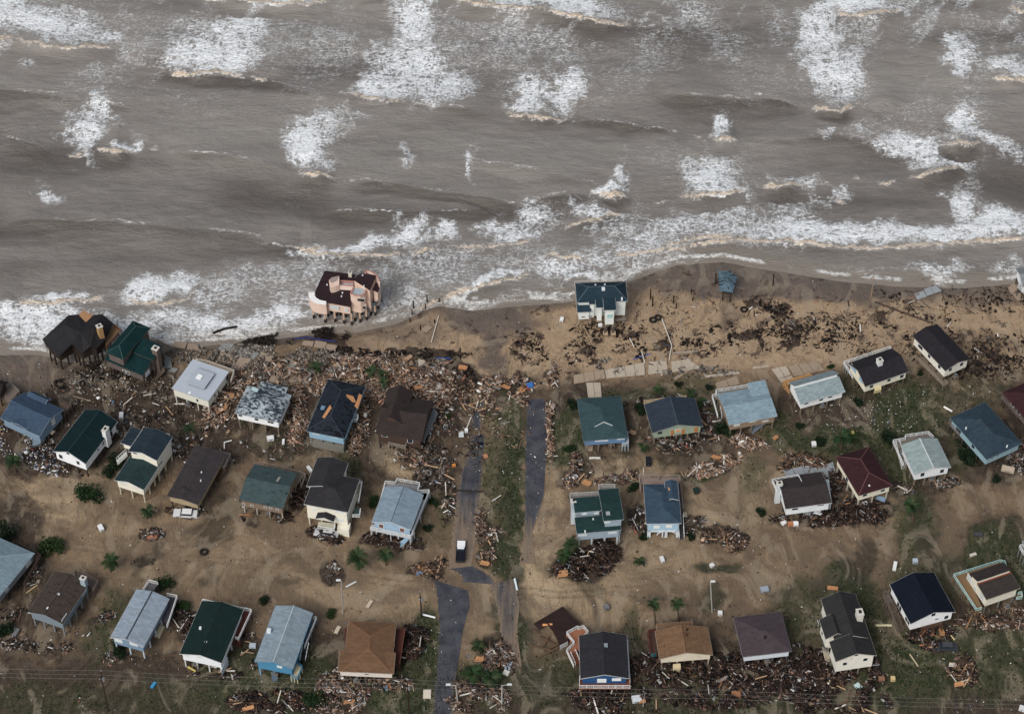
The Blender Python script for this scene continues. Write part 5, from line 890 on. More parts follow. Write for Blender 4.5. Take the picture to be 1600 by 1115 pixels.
h.win('X5', [(1087,750,.8,.9),(1017,806,.9,1.0),(1142,780,.9,1.0)], b=1); h.win('X5', [(852,560,.8,1.0),(880,620,.8,1.0)], face='l', b=2); h.chimney('X5', 1110, 492, 10.4, (1.3,1.7), (204,202,192), 4); h.deck('X5', [(885,720),(915,735),(900,660),(880,650)], 3.2, (80,80,80), posts=False, rail=(150,146,136), railpts=[(885,710),(915,735)]); h.stairs('X5', (895,700), 3.0, (925,830), 0, 1.2, (180,170,150))
h = hb('bright white gabled house with navy-black roof and wooden side stairs', W_((238,240,240)), shingle((17,24,38), var=.14), 'X6', (480,563), (757,491), (622,250), 6.1, z0=3.1, pile=(70,58,50))
h.block(roof='gd', rise=2.1).win('X6', [(620,505,.9,1.1),(698,522,.9,1.1),(640,533,.8,.35)]).win('X6', [(405,450,.9,1.5),(417,475,.9,1.5),(455,535,.9,1.1),(468,555,.9,1.1)], face='l'); h.deck('X6', [(318,385),(350,378),(372,430),(335,440)], 3.1, (96,86,80), rail=(110,98,90), railpts=[(350,360),(316,368),(330,430)]); h.stairs('X6', (350,430), 3.0, (420,610), 0, 1.3, (96,86,78), rail=(110,98,90)); h.deck('X6', [(555,600),(680,572),(670,550),(550,575)], 2.9, (92,70,56), rail=(60,46,40), railpts=[(555,590),(680,562)])
h.patch('X6', [(655,665),(680,668),(690,590),(665,590)], .5, (170,110,66), 'plank') if False else None
h = hb('cream house with dark split roof, orange seam and pale aqua wrap deck', W_((222,217,200)), shingle((62,56,54), .1, (30,28,30), .2), 'X6', (940,410), (1162,348), (1040,192), 6.3, z0=3.0, pile=(110,108,100), trim=(196,190,166))
h.block(roof='split', rise=.5); x0, x1, y0, y1 = h.main; m = MB(); yb = y0+(y1-y0)*.56; m.box(x0, x1, yb-.25, yb+.08, h.ze+.5, h.ze+.75); h.part(m, 'torn_seam', paint((124,70,54), .8, .3), parent=h.roofo)
h.win('X6', [(832,315,1.6,1.9),(870,372,.9,1.2),(918,395,1.4,1.8)], face='l', pane=paint((196,206,204), .3, .1)); h.deck('X6', [(745,275),(1030,185),(1050,205),(830,275),(920,465),(882,480)], 3.0, (120,96,70), rail=(176,206,204), railpts=[(1070,215),(1058,178),(1028,172),(745,258),(885,470),(915,462)])
h.deck('X6', [(1140,370),(1160,365),(1165,395),(1130,400)], 3.0, (120,96,70), posts=False, rail=(176,206,204)); h.ac('X6', 1075, 450, 2.6)
# --- cut by the frame
h = hb('dark brown roofed house with a grey deck cut by the left edge', W_((60,50,46)), shingle((40,34,34), .05), 'Z1', (-170,560), (10,640), (30,540), 5.2, z0=2.7, pile=(60,50,44), trim=(60,54,50))
h.block(roof='gw', rise=1.3); h.deck('Z1', [(10,600),(60,560),(120,600),(50,680)], 2.8, (110,100,92), rail=(130,122,112), railpts=[(60,545),(120,595),(50,670)])
h = hb('white-railed beach house corner at the right edge above the waterline', W_(white), shingle((120,124,126), .05), 'Z5', (1268,200), (1420,170), (1400,60), 5.4, z0=3.0, pile=(80,70,62)); h.block(roof='gw', rise=1.2)
h.deck('Z5', [(1238,190),(1275,150),(1330,165),(1300,230)], 3.6, (84,82,84), rail=WHITE, railpts=[(1290,230),(1238,180),(1275,142),(1330,150)])
h = hb('white-railed house corner at the right edge of the bottom rows', W_(white), shingle((110,120,126), .05), 'X6', (1215,175), (1420,120), (1400,20), 5.4, z0=3.0); h.block(roof='gd', rise=1.2)
h.deck('X6', [(1148,95),(1200,70),(1240,140),(1180,150)], 3.6, (120,122,124), rail=WHITE, railpts=[(1200,65),(1148,82),(1180,135),(1230,150)])
# ------------------------------------------------------------------ roads
def road_mat():
    m = NT('worn_asphalt'); v = m.coord(); n = m.noise(.3, 5, .65, v); f = m.noise(3, 3, .7, v); st = m.noise(.8, 4, .6, m.mapping(v, (1.6,.12,1)))
    c = m.mix(m.ramp(n, .3, .7), rgb(44,46,54), rgb(68,70,78)); c = m.mix(m.ramp(f, .3, .8, 0, .35), c, rgb(96,94,94))
    cov = m.math('ADD', m.attr('sand'), m.math('MULTIPLY', m.math('SUBTRACT', st, .5), 1.6))
    c = m.mix(m.ramp(cov, .2, 1.25), c, m.mix(m.ramp(f, .3, .7), rgb(112,97,82), rgb(134,117,98)))
    e = m.n('ShaderNodeTexVoronoi', feature='DISTANCE_TO_EDGE'); e.inputs['Scale'].default_value = .22; m.link(m.mapping(v, (1,1,1)), e.inputs[0])
    m.color(c); m.put(m.b.inputs['Roughness'], m.ramp(n, .35, .65, .35, .75)); m.b.inputs['Specular IOR Level'].default_value = .5; m.bump(f, .4, .03); return m.m
RM = road_mat()
def road(name, L, R, sand, label=None, z=.06):
    n = 70; nl = 11
    def res(pts):
        d = np.cumsum([0]+[math.dist(pts[i], pts[i+1]) for i in range(len(pts)-1)]); t = np.linspace(0, d[-1], n)
        return np.stack([np.interp(t, d, [p[0] for p in pts]), np.interp(t, d, [p[1] for p in pts])], 1)
    l, r = res(L), res(R); l[:,0] += rng.normal(0, .9, n); V = []; S = []
    for i in range(n):
        for j in range(nl):
            p = l[i]*(1-j/(nl-1))+r[i]*j/(nl-1); q = at(p[0], p[1], z); V.append((q.x, q.y, z)); S.append(np.interp(p[1], [s[0] for s in sand], [s[1] for s in sand])+(.5 if j in (0, nl-1) else .15 if j in (1, nl-2) else 0)*(1 if random.random() < .8 else .2))
    F = [(i*nl+j, i*nl+j+1, (i+1)*nl+j+1, (i+1)*nl+j) for i in range(n-1) for j in range(nl-1)]
    m = MB(); m.sheet(V, F, .22); o = m.build(name, RM); me = o.data; a = me.attributes.new('sand', 'FLOAT', 'POINT')
    a.data.foreach_set('value', np.array((S+S)[:len(me.vertices)], np.float32)); tag(o, kind='structure'); return o
road('road', [(736,681),(731,712),(722,742),(715,768),(709,818),(704,860),(700,888)], [(757,678),(754,720),(750,766),(745,810),(741,860),(735,890)], [(670,.15),(720,.3),(770,.3),(800,.6),(830,.9),(890,1.2)])
road('road', [(679,906),(684,935),(687,980),(684,1035),(676,1118)], [(731,922),(734,945),(723,985),(716,1034),(703,1118)], [(900,-.3),(960,-.6),(1000,-.2),(1050,.2),(1118,.1)])
road('road', [(825,624),(823,655),(822,705),(821,776),(819,831),(812,880)], [(850,622),(856,655),(854,705),(849,776),(832,831),(836,880)], [(620,-.8),(720,-.6),(770,-.1),(800,.3),(840,.9),(880,1.2)])
road('road', [(765,912),(776,945),(783,985),(790,1040)], [(804,904),(812,945),(808,985),(815,1040)], [(900,.55),(960,.7),(1000,.95),(1050,1.1)])
road('road', [(703,888),(716,893),(724,902),(722,908)], [(738,884),(755,893),(768,902),(772,912)], [(880,.0),(920,.2)], z=.09)
road('road', [(742,640),(733,655),(738,668)], [(760,618),(752,640),(752,668)], [(600,.2),(680,.3)], z=.07)

# ------------------------------------------------------------------ broken concrete
slabm = {k: paint(c, .85, .3, .6, .2, .5) for k, c in dict(g=(132,134,132), t=(150,134,118), w=(176,164,148), l=(146,152,156), k=(152,136,118)).items()}
SL = [('Z2',[(30,540),(105,545),(75,588),(0,578)],'g'),('Z2',[(100,555),(182,580),(140,617),(78,590)],'g'),('Z2',[(180,578),(260,603),(225,642),(150,618)],'g'),('Z2',[(20,600),(130,620),(90,670),(0,650)],'t'),('Z2',[(140,625),(212,640),(160,700),(95,690)],'t'),
 ('Z2',[(365,660),(420,668),(400,697),(350,685)],'g'),('Z2',[(430,665),(500,668),(468,712),(400,700)],'g'),('Z2',[(495,690),(610,700),(605,735),(480,712)],'g'),('Z2',[(390,705),(460,715),(430,780),(380,760)],'t'),('Z2',[(330,735),(378,745),(372,790),(320,775)],'t'),
 ('Z2',[(450,740),(520,750),(500,790),(440,780)],'t'),('Z2',[(535,525),(600,530),(590,560),(525,550)],'t'),('Z2',[(610,525),(680,535),(665,578),(598,562)],'t'),('Z2',[(680,545),(745,555),(730,585),(672,578)],'t'),('Z2',[(440,600),(480,610),(470,640),(420,640)],'t'),
 ('Z2',[(300,620),(345,625),(330,655),(295,650)],'t'),('Z2',[(275,600),(325,605),(260,640),(245,630)],'k'),('Z1',[(1085,290),(1165,295),(1150,335),(1080,325)],'t'),('Z1',[(930,285),(1080,325),(1075,350),(940,310)],'g'),('Z1',[(1020,370),(1060,390),(1072,450),(1020,460)],'g'),('Z1',[(1070,455),(1110,460),(1090,480),(1040,478)],'g'),
 ('Z1',[(1170,300),(1230,310),(1240,345),(1160,340)],'t'),('Z3',[(940,785),(1028,785),(1036,878),(952,878)],'w'),('Z3',[(862,740),(1048,707),(1060,758),(862,790)],'k'),('Z3',[(1054,706),(1300,661),(1305,738),(1066,757)],'w'),('Z3',[(1330,656),(1443,652),(1446,722),(1325,735)],'w'),
 ('Z4',[(195,655),(300,640),(385,695),(200,722)],'w'),('Z4',[(400,745),(620,712),(622,727),(410,757)],'w'),('Z4',[(470,790),(600,742),(625,795),(480,825)],'k'),('Z4',[(820,702),(908,682),(938,735),(862,760)],'w'),('Z4',[(925,680),(1098,655),(1148,712),(962,745)],'k'),('Z4',[(862,764),(944,742),(962,772),(890,792)],'w'),
 ('Z4',[(700,690),(800,675),(806,684),(704,700)],'w'),('Z5',[(652,205),(725,180),(762,215),(672,247)],'l'),('Z5',[(592,235),(648,215),(670,250),(610,270)],'l'),('Y5',[(530,650),(755,602),(772,650),(558,690)],'l'),('Y5',[(768,600),(822,597),(840,660),(800,697),(765,655)],'l'),
 ('Z2',[(1265,450),(1300,430),(1340,440),(1300,475)],'t'),('Z2',[(1250,640),(1290,645),(1285,700),(1250,695)],'w'),('Z4',[(210,755),(300,698),(320,705),(220,770)],'t'),('Y4',[(540,460),(585,462),(580,495),(545,490)],'k'),('Z5',[(1175,195),(1215,165),(1245,200),(1200,235)],'t'),('Z5',[(1205,235),(1250,222),(1270,270),(1235,275)],'t')]
cw = dict(g='grey', t='tan-grey', w='pale', l='light blue-grey', k='buff')
where = ['leftmost of the three overlapping grey slabs behind the flat-roofed house','middle of the three overlapping grey slabs behind the flat-roofed house','rightmost of the three overlapping grey slabs behind the flat-roofed house','left of the two tan slabs just below the three grey slabs','right of the two tan slabs just below the three grey slabs',
 'small slab at the left of the row above the damaged-roof house','second slab of the row above the damaged-roof house','long slab at the right of the row above the damaged-roof house','tall tan slab under the second row slab','small tan slab beside the leaning white pipe','tan slab nearest the torn black roof',
 'left slab of the trio on the dark shoreline bank','middle slab of the trio on the dark shoreline bank','right slab of the trio on the dark shoreline bank','small tan slab alone between shoreline bank and slab row','small tan slab at the end of the grey trio','narrow tilted buff slab at the end of the grey trio','square tan slab right of the green-roofed grey house',
 'long grey slab touching the green-roofed grey house','upright grey piece beside the tall grey chimney','small grey piece at the foot of the grey chimney','tan slab at the surf edge right of the grey house','white driveway slab above the blue house with green roof','left end of the long beachside slab','middle stretch of the long beachside slab','right stretch of the long beachside slab before the drain',
 'tapering end of the beachside slab beyond the drain','thin pavement strip above the blue-grey corner-deck house','patio slab behind the blue-grey corner-deck house','cracked slab at the left of the orange fence deck','large slab behind the split-roof white house','small cracked slab beside the orange wood fence','thin kerb piece above the muddy slope',
 'larger of two light slabs on the wet sand at right','smaller of two light slabs on the wet sand at right','long slab under the lumber behind the charcoal roof','five-sided slab at the end of the lumber slab','dark slab among the broken beach posts','upright pale slab in the big lumber field','plank-like slab lying on the slope below the beachside slab','patch of slab at the blue house corner','upper slab by the right frame edge on the beach','lower slab by the right frame edge on the beach']
for (r, pts, k), wh in zip(SL, where):
    z = random.uniform(.2, .45); q = [at(*P(r, x, y), z) for x, y in pts]; c = sum(q, Vector())/len(q); tx, ty = random.uniform(-.05,.05), random.uniform(-.05,.05)
    nm = 'roof_fragment' if r == 'Y5' else 'concrete_slab'
    e = thing(nm, (c.x, c.y, 0), f'{cw[k]} {"panel" if r == "Y5" else "concrete"}, {wh}', 'roof panel' if r == 'Y5' else 'concrete slab', group='broken concrete slabs by the beach' if r != 'Y5' else 'fallen roof panels'); e['kind'] = 'thing'
    m = MB(); vs = [(p.x-c.x, p.y-c.y, z+(p.x-c.x)*tx+(p.y-c.y)*ty) for p in q]; m.sheet(vs, [tuple(range(len(q)))], .22); m.build('slab', slabm[k], e)
    a, b = Vector(vs[0]), Vector(vs[1]); d_, c_ = Vector(vs[-1]), Vector(vs[2]) if len(vs) == 4 else Vector(vs[-2]); n = int((b-a).length/3.2)
    for i in range(1, n+1):
        t = i/(n+1); p0, p1 = a.lerp(b, t), d_.lerp(c_, t); m = MB(); m.bar(p0+Vector((0,0,.004)), p1+Vector((0,0,.004)), .09, .02); m.build('joint', paint((70,60,52), .9, .1), e)

# ------------------------------------------------------------------ wreckage: seas of splintered wood are stuff, the larger loose boards on them are things
def boxes_mesh(name, cen, dim, yaw, pitch, roll, col, mat):
    n = len(cen); base = np.array([(-1,-1,-1),(1,-1,-1),(1,1,-1),(-1,1,-1),(-1,-1,1),(1,-1,1),(1,1,1),(-1,1,1)])*.5
    v = base[None]*dim[:,None,:]; v = v*(1+rng.uniform(-.12,.12,(n,8,3)))
    cy, sy_, cp, sp_, cr, sr = np.cos(yaw), np.sin(yaw), np.cos(pitch), np.sin(pitch), np.cos(roll), np.sin(roll)
    y, z = v[...,1]*cr[:,None]-v[...,2]*sr[:,None], v[...,1]*sr[:,None]+v[...,2]*cr[:,None]; x = v[...,0]
    x, z = x*cp[:,None]+z*sp_[:,None], -x*sp_[:,None]+z*cp[:,None]; x, y = x*cy[:,None]-y*sy_[:,None], x*sy_[:,None]+y*cy[:,None]
    co = np.stack([x, y, z], -1)+cen[:,None,:]
    f = np.array([(3,2,1,0),(4,5,6,7),(0,1,5,4),(1,2,6,5),(2,3,7,6),(3,0,4,7)]); F = (f[None]+np.arange(n)[:,None,None]*8).reshape(-1,4)
    me = bpy.data.meshes.new(name); me.vertices.add(n*8); me.vertices.foreach_set('co', co.astype(np.float32).ravel()); me.loops.add(F.size); me.loops.foreach_set('vertex_index', F.ravel().astype(np.int32))
    me.polygons.add(len(F)); me.polygons.foreach_set('loop_start', (np.arange(len(F))*4).astype(np.int32)); me.polygons.foreach_set('loop_total', np.full(len(F), 4, np.int32)); me.update()
    a = me.attributes.new('tint', 'FLOAT_COLOR', 'POINT'); a.data.foreach_set('color', np.repeat(np.concatenate([col, np.ones((n,1))], 1), 8, 0).astype(np.float32).ravel()); return obj(name, me, mat)
tm = NT('wreckage'); tm.color(tm.mul(tm.attr('tint', 'Color'), tm.mix(tm.noise(3, 3, .7, tm.coord()), (.7,.7,.7,1), (1.25,1.25,1.25,1)))); tm.b.inputs['Roughness'].default_value = .8; TM = tm.m
def L3(*c): return np.array(rgb(*c)[:3])
PAL = dict(wood=[(L3(150,108,76),3),(L3(118,84,62),3),(L3(176,136,100),2.2),(L3(86,62,48),3),(L3(60,44,36),2),(L3(196,160,122),1.2),(L3(206,206,204),1.3),(L3(120,116,112),1),(L3(92,112,128),.25)],
 tan=[(L3(178,134,96),3),(L3(150,112,80),3),(L3(204,164,122),2.4),(L3(112,82,62),2.4),(L3(214,208,198),1.6),(L3(66,50,40),2),(L3(196,118,66),.6)],
 dark=[(L3(58,40,32),5),(L3(84,58,44),4),(L3(118,80,58),2),(L3(40,30,26),4),(L3(190,186,182),.8),(L3(150,108,76),1),(L3(104,120,134),.2)],
 orange=[(L3(148,106,70),4),(L3(116,84,58),3),(L3(76,56,42),3),(L3(50,40,34),2),(L3(200,160,120),1),(L3(206,206,204),.6)],
 mix=[(L3(70,54,44),4),(L3(110,92,76),3),(L3(150,132,110),1.5),(L3(214,214,212),1.3),(L3(160,112,78),1.4),(L3(52,44,38),2),(L3(90,120,150),.2),(L3(190,70,50),.12)],
 weed=[(L3(44,32,26),5),(L3(58,43,34),3),(L3(34,26,22),3),(L3(84,66,52),1)], rubble=[(L3(150,134,116),4),(L3(124,108,92),3),(L3(176,162,144),1.6),(L3(96,82,70),2),(L3(132,132,128),1)],
 white=[(L3(226,226,224),5),(L3(196,198,198),2),(L3(206,190,160),1.5),(L3(90,130,170),.3),(L3(60,48,40),2)], trash=[(L3(214,214,212),4),(L3(70,54,44),5),(L3(60,96,160),.9),(L3(190,70,50),.4),(L3(196,176,60),.3),(L3(150,112,80),2),(L3(110,120,130),1)])
def pick(pal, n):
    p = PAL[pal]; w_ = np.array([q[1] for q in p], float); w_ /= w_.sum(); i = rng.choice(len(p), n, p=w_); c_ = np.stack([q[0] for q in p])[i]*rng.uniform(.6,1.15,(n,1)); g_ = c_.mean(1, keepdims=True); return (c_*.58+g_*.40)*rng.choice([.7,1.,1.25,1.4] if pal == 'tan' else [.5,.8,1.,1.2], (n,1))
def strew(name, label, cat, ells, pal, size=(1.6,.16,.07), hgt=.9, flat=False):
    cs = []
    for e in ells:
        cx, cy, rx, ry, ang, n = e; n = int(n*(.55 if flat else 1.0 if pal == 'weed' else 1.9)); rx, ry = rx*1.22, ry*1.3; u = rng.uniform(0,1,n)**.62; u = u*(1+.0*u); a = rng.uniform(0,2*math.pi,n); x, y = u*np.cos(a)*rx, u*np.sin(a)*ry; t = math.radians(ang)
        px, py = cx+x*math.cos(t)-y*math.sin(t), cy+x*math.sin(t)+y*math.cos(t)
        dx, dy = px-800, 557.5-py; d = np.stack([dx, FOC*CP+dy*SP, -FOC*SP+dy*CP], 1); tt = -CAM[2]/d[:,2]; c = CAM[None]+d*tt[:,None]; c[:,2] = .05+rng.uniform(0,1,n)*hgt*np.clip(1.05-u**2, .08, 1)
        cl = fbm(c[:,0], c[:,1], .34, 301+len(cs), 3, .6); cl2 = fbm(c[:,0], c[:,1], .11, 401, 2); keep = (rng.uniform(0,1,n) < sm((cl+.4*cl2-(.56 if name == 'lumber_field' else .66))*4.5+.35)) | flat; c = c[keep]; c[:,2] *= (.4+1.6*sm((cl[keep]-.35)*3)); cs.append(c)
    c = np.concatenate(cs); n = len(c); k = rng.lognormal(-.62, .62, n)
    dim = np.stack([size[0]*k, size[1]*rng.uniform(.4,1.3,n)*(1 if pal in ('rubble','trash','weed') else .85), size[2]*rng.uniform(.6,1.8,n)], 1); dim[:,0] = np.clip(dim[:,0], .15, 4.2)
    sheet = rng.uniform(0,1,n) < (.09 if not flat else 0); dim[sheet] = np.stack([rng.uniform(.5,1.3,sheet.sum()), rng.uniform(.4,.9,sheet.sum()), np.full(sheet.sum(), .05)], 1)
    yaw = rng.uniform(0, math.pi, n); o = boxes_mesh(name, c, dim, yaw, rng.normal(0, .05 if flat else .22, n), rng.normal(0, .3, n), pick(pal, n), TM)
    return tag(o, label, cat, kind='stuff')
bv_cache = {}
BM = {k: wood(c) for k, c in dict(tan=(176,146,116), brown=(104,80,64), pale=(200,194,184), dark=(66,52,44), orange=(150,108,76)).items()}
bmesh_ = {}
def loose(ells, label, group, kinds, n, name='board', cat='board', L_=(1.5,3.6), hgt=.9, wd=(.16,.32)):
    tot = sum(e[2]*e[3] for e in ells)
    for i in range(n):
        e = random.choices(ells, [q[2]*q[3] for q in ells])[0]; u = random.random()**.6; a = random.uniform(0, 6.283); t = math.radians(e[4]); x, y = u*math.cos(a)*e[2], u*math.sin(a)*e[3]
        p = at(e[0]+x*math.cos(t)-y*math.sin(t), e[1]+x*math.sin(t)+y*math.cos(t)); k = random.choice(kinds); v = random.randint(0, 5); key = (k, v, L_, wd)
        if key not in bmesh_:
            l = L_[0]+(L_[1]-L_[0])*v/5; w_ = random.uniform(*wd); m = MB(); s0 = random.uniform(.2,.4)
            m.add([(-l/2,-w_/2,-.05),(l/2-s0,-w_/2,-.05),(l/2,0,-.05),(l/2-s0*.4,w_/2,-.05),(-l/2+.15,w_/2,-.05),(-l/2,-w_/2,.05),(l/2-s0,-w_/2,.05),(l/2,0,.05),(l/2-s0*.4,w_/2,.05),(-l/2+.15,w_/2,.05)], [(4,3,2,1,0),(5,6,7,8,9)]+[(j,(j+1)%5,(j+1)%5+5,j+5) for j in range(5)])
            me = m.mesh(name); me.materials.append(BM[k]); bmesh_[key] = me
        o = obj(name, bmesh_[key]); o.location = (p.x, p.y, .15+hgt*max(.1, 1.1-u*u)); o.rotation_euler = (random.gauss(0,.2), random.gauss(0,.14), random.uniform(0, 3.14)); kc = dict(tan='tan', brown='brown', pale='whitish', dark='dark', orange='orange')[k]; lb_ = label.replace('tan board', 'board'); tag(o, f"{'short' if v < 2 else 'middling' if v < 4 else 'long'} {kc} {lb_}", cat, group)
n0 = 0
for name, label, cat, ells, pal, size, hgt, kinds, nl_, bl in PILES:
    strew(name, label, cat, ells, pal, size, hgt, flat=name in ('mud_clods','white_litter'))
    if nl_: loose(ells[:2] if len(ells) > 1 else ells, bl, bl.replace('board', 'boards', 1), kinds, round(nl_*.62), hgt=hgt)
strew('beach_timbers', 'long broken timbers lying among the wrack on the upper beach', 'timber', [(1000,560,70,20,0,50),(1120,500,100,30,0,60),(1300,500,100,30,0,60),(1480,510,100,40,0,60),(780,530,60,30,0,20)], 'mix', (2.6,.2,.14), .2)

WS = [('Z2',760,690,(3.2,1.4),'t','tan wall section lying in the middle of the vast lumber field'),('Z2',880,760,(2.6,1.6),'w','whitish wall section behind the black torn roof'),('Z2',1180,650,(3.0,1.2),'t','long tan wall section at the right of the lumber field'),('Z2',1250,830,(2.2,1.8),'o','orange plywood section right above the dark brown house'),
 ('Z2',560,760,(2.4,1.3),'g','grey roof section left of the black torn roof'),('Z2',470,860,(2.0,1.2),'o','plywood section between the damaged grey roof and black roof'),('Z2',75,880,(2.4,1.8),'o','plywood sheet right of the flat-roofed house'),('Z2',30,965,(3.0,1.6),'o','larger plywood sheet low on the right of the flat-roofed house'),
 ('Z3',440,825,(2.6,1.3),'o','plywood piece left of the beach umbrella'),('Z3',540,845,(1.8,1.8),'o','square plywood piece just below the beach umbrella'),('Z3',385,830,(2.2,1.2),'g','grey board section at the head of the median'),('X4',390,268,(2.4,1.8),'o','rounded tan insulation slab at the tip of the fan-shaped heap'),
 ('X4',615,180,(3.2,1.2),'o','long plywood sheet on top of the fan-shaped heap'),('X4',450,160,(1.6,1.6),'w','white panel beside the palms of the fan-shaped heap'),('X5',265,915,(3.0,.9),'g','grey-blue siding strip in the long dark field'),('X5',490,830,(2.0,1.0),'o','tan sheet directly below the plum-grey roof'),
 ('X5',800,1060,(2.2,1.1),'t','tan sheet at the bottom of the dark field'),('X3',975,790,(2.0,1.6),'o','plywood square at the left of the median heap'),('X3',1070,825,(2.2,1.6),'o','crumpled plywood in the centre of the median heap'),('X3',1045,770,(2.0,.8),'w','white trim panel on the median heap'),('X3',180,1050,(2.6,1.2),'o','orange plywood at the right of the wreckage below the brown hip roof'),
 ('X3',50,980,(1.8,1.4),'w','white panel left in the wreckage below the brown hip roof'),('X3',630,225,(1.8,2.2),'o','plywood sheet leaning at the road junction heap'),('X3',612,262,(2.2,.9),'b','blue panel at the foot of the junction heap'),('X3',1008,205,(2.2,1.3),'o','plywood sheet on the grass near the truck'),('X2',500,1090,(3.0,1.0),'o','orange sheet on the low ridge below the bright blue house'),
 ('X6',773,942,(2.2,1.2),'o','tan cushion-like sheet at the base of the round heap'),('X6',735,825,(1.8,1.2),'w','white panel on top of the round heap'),('X6',618,712,(2.0,1.3),'o','orange sheet beside the sunken dark grey car'),('X6',668,625,(1.4,2.4),'o','plywood sheet propped under the navy-roofed house'),('Y5',300,515,(2.2,1.2),'w','cream slab in the driftwood below the corner-deck house'),
 ('Y5',488,470,(1.6,1.2),'o','orange sheet at the tip of the driftwood below the corner-deck house'),('Y5',150,585,(1.8,1.2),'o','plywood on the curved lumber ridge'),('Y4',545,705,(2.2,1.6),'o','plywood crumple above the stepped green-roofed house'),('Y4',830,392,(1.8,1.8),'t','brown frame panel right of the blue house'),('Y4',1345,545,(2.0,1.2),'o','tan sheet at the right end of the curved ridge')]
wsm = dict(t=paint((166,142,116), .8, .4, 1.5), w=paint((206,202,194), .7, .3, 1.5), o=paint((180,132,92), .8, .4, 1.5), g=paint((124,126,128), .8, .3, 1.5), b=paint((92,120,156), .7, .3, 1.5))
for r, x, y, (w_, d_), k, lb in WS:
    p = at(*P(r, x, y)); m = MB(); m.add([(-w_/2,-d_/2,0),(w_/2-.3,-d_/2+.1,0),(w_/2,-.1,0),(w_/2-.2,d_/2,0),(-w_/2+.2,d_/2-.15,0),(-w_/2,-d_/2,.09),(w_/2-.3,-d_/2+.1,.09),(w_/2,-.1,.09),(w_/2-.2,d_/2,.09),(-w_/2+.2,d_/2-.15,.09)], [(4,3,2,1,0),(5,6,7,8,9)]+[(j,(j+1)%5,(j+1)%5+5,j+5) for j in range(5)])
    e = thing('wall_section', (p.x, p.y, .75), lb, 'wall section', random.uniform(-.7,.7), 'torn sheets and wall sections in the wreckage'); e['kind'] = 'thing'; e.rotation_euler = (random.gauss(0,.16), random.gauss(0,.16), random.uniform(-.8,.8)); m.build('sheet', wsm[k], e)
    for q in (-.3, .3): m = MB(); m.bar((-w_/2+.25, d_*q, .14), (w_/2-.35, d_*q, .14), .1, .09); m.build('stud', wood((150,118,88)), e)

# ------------------------------------------------------------------ single things lying about
def solve_h(p, py):
    lo, hi = 0, 30
    for _ in range(30):
        m_ = (lo+hi)/2
        if to_px(p.x, p.y, m_)[1] > py: lo = m_
        else: hi = m_
    return lo
def item(name, label, cat, r, x, y, size, c, yaw=0., z=.1, tilt=0., parts=None, group=None):
    g_ = sum(c)/3; c = tuple(int(v*.72*.9+g_*.28*.9) for v in c); p = at(*P(r, x, y)); w_, d_, h_ = size; e = thing(name, (p.x, p.y, z), label, cat, yaw, group); e.rotation_euler = (tilt, 0, yaw); m = MB(); b_ = min(w_, d_, h_)*.12
    a = [(-w_/2+b_,-d_/2),(w_/2-b_,-d_/2),(w_/2,-d_/2+b_),(w_/2,d_/2-b_),(w_/2-b_,d_/2),(-w_/2+b_,d_/2),(-w_/2,d_/2-b_),(-w_/2,-d_/2+b_)]
    m.prism(a, 0, h_); m.build('body', paint(c, .55, .15, 1.5), e); m = MB(); m.box(-w_*.42, w_*.42, -d_*.42, d_*.42, h_+.003, h_+.05); m.build('lid', paint(tuple(min(255, int(v*1.08)) for v in c), .5, .1), e)
    m = MB(); m.box(-w_*.2, w_*.2, -d_/2-.05, -d_/2-.003, h_*.4, h_*.6); m.build('handle', paint((70,72,74), .5, .1), e); return e
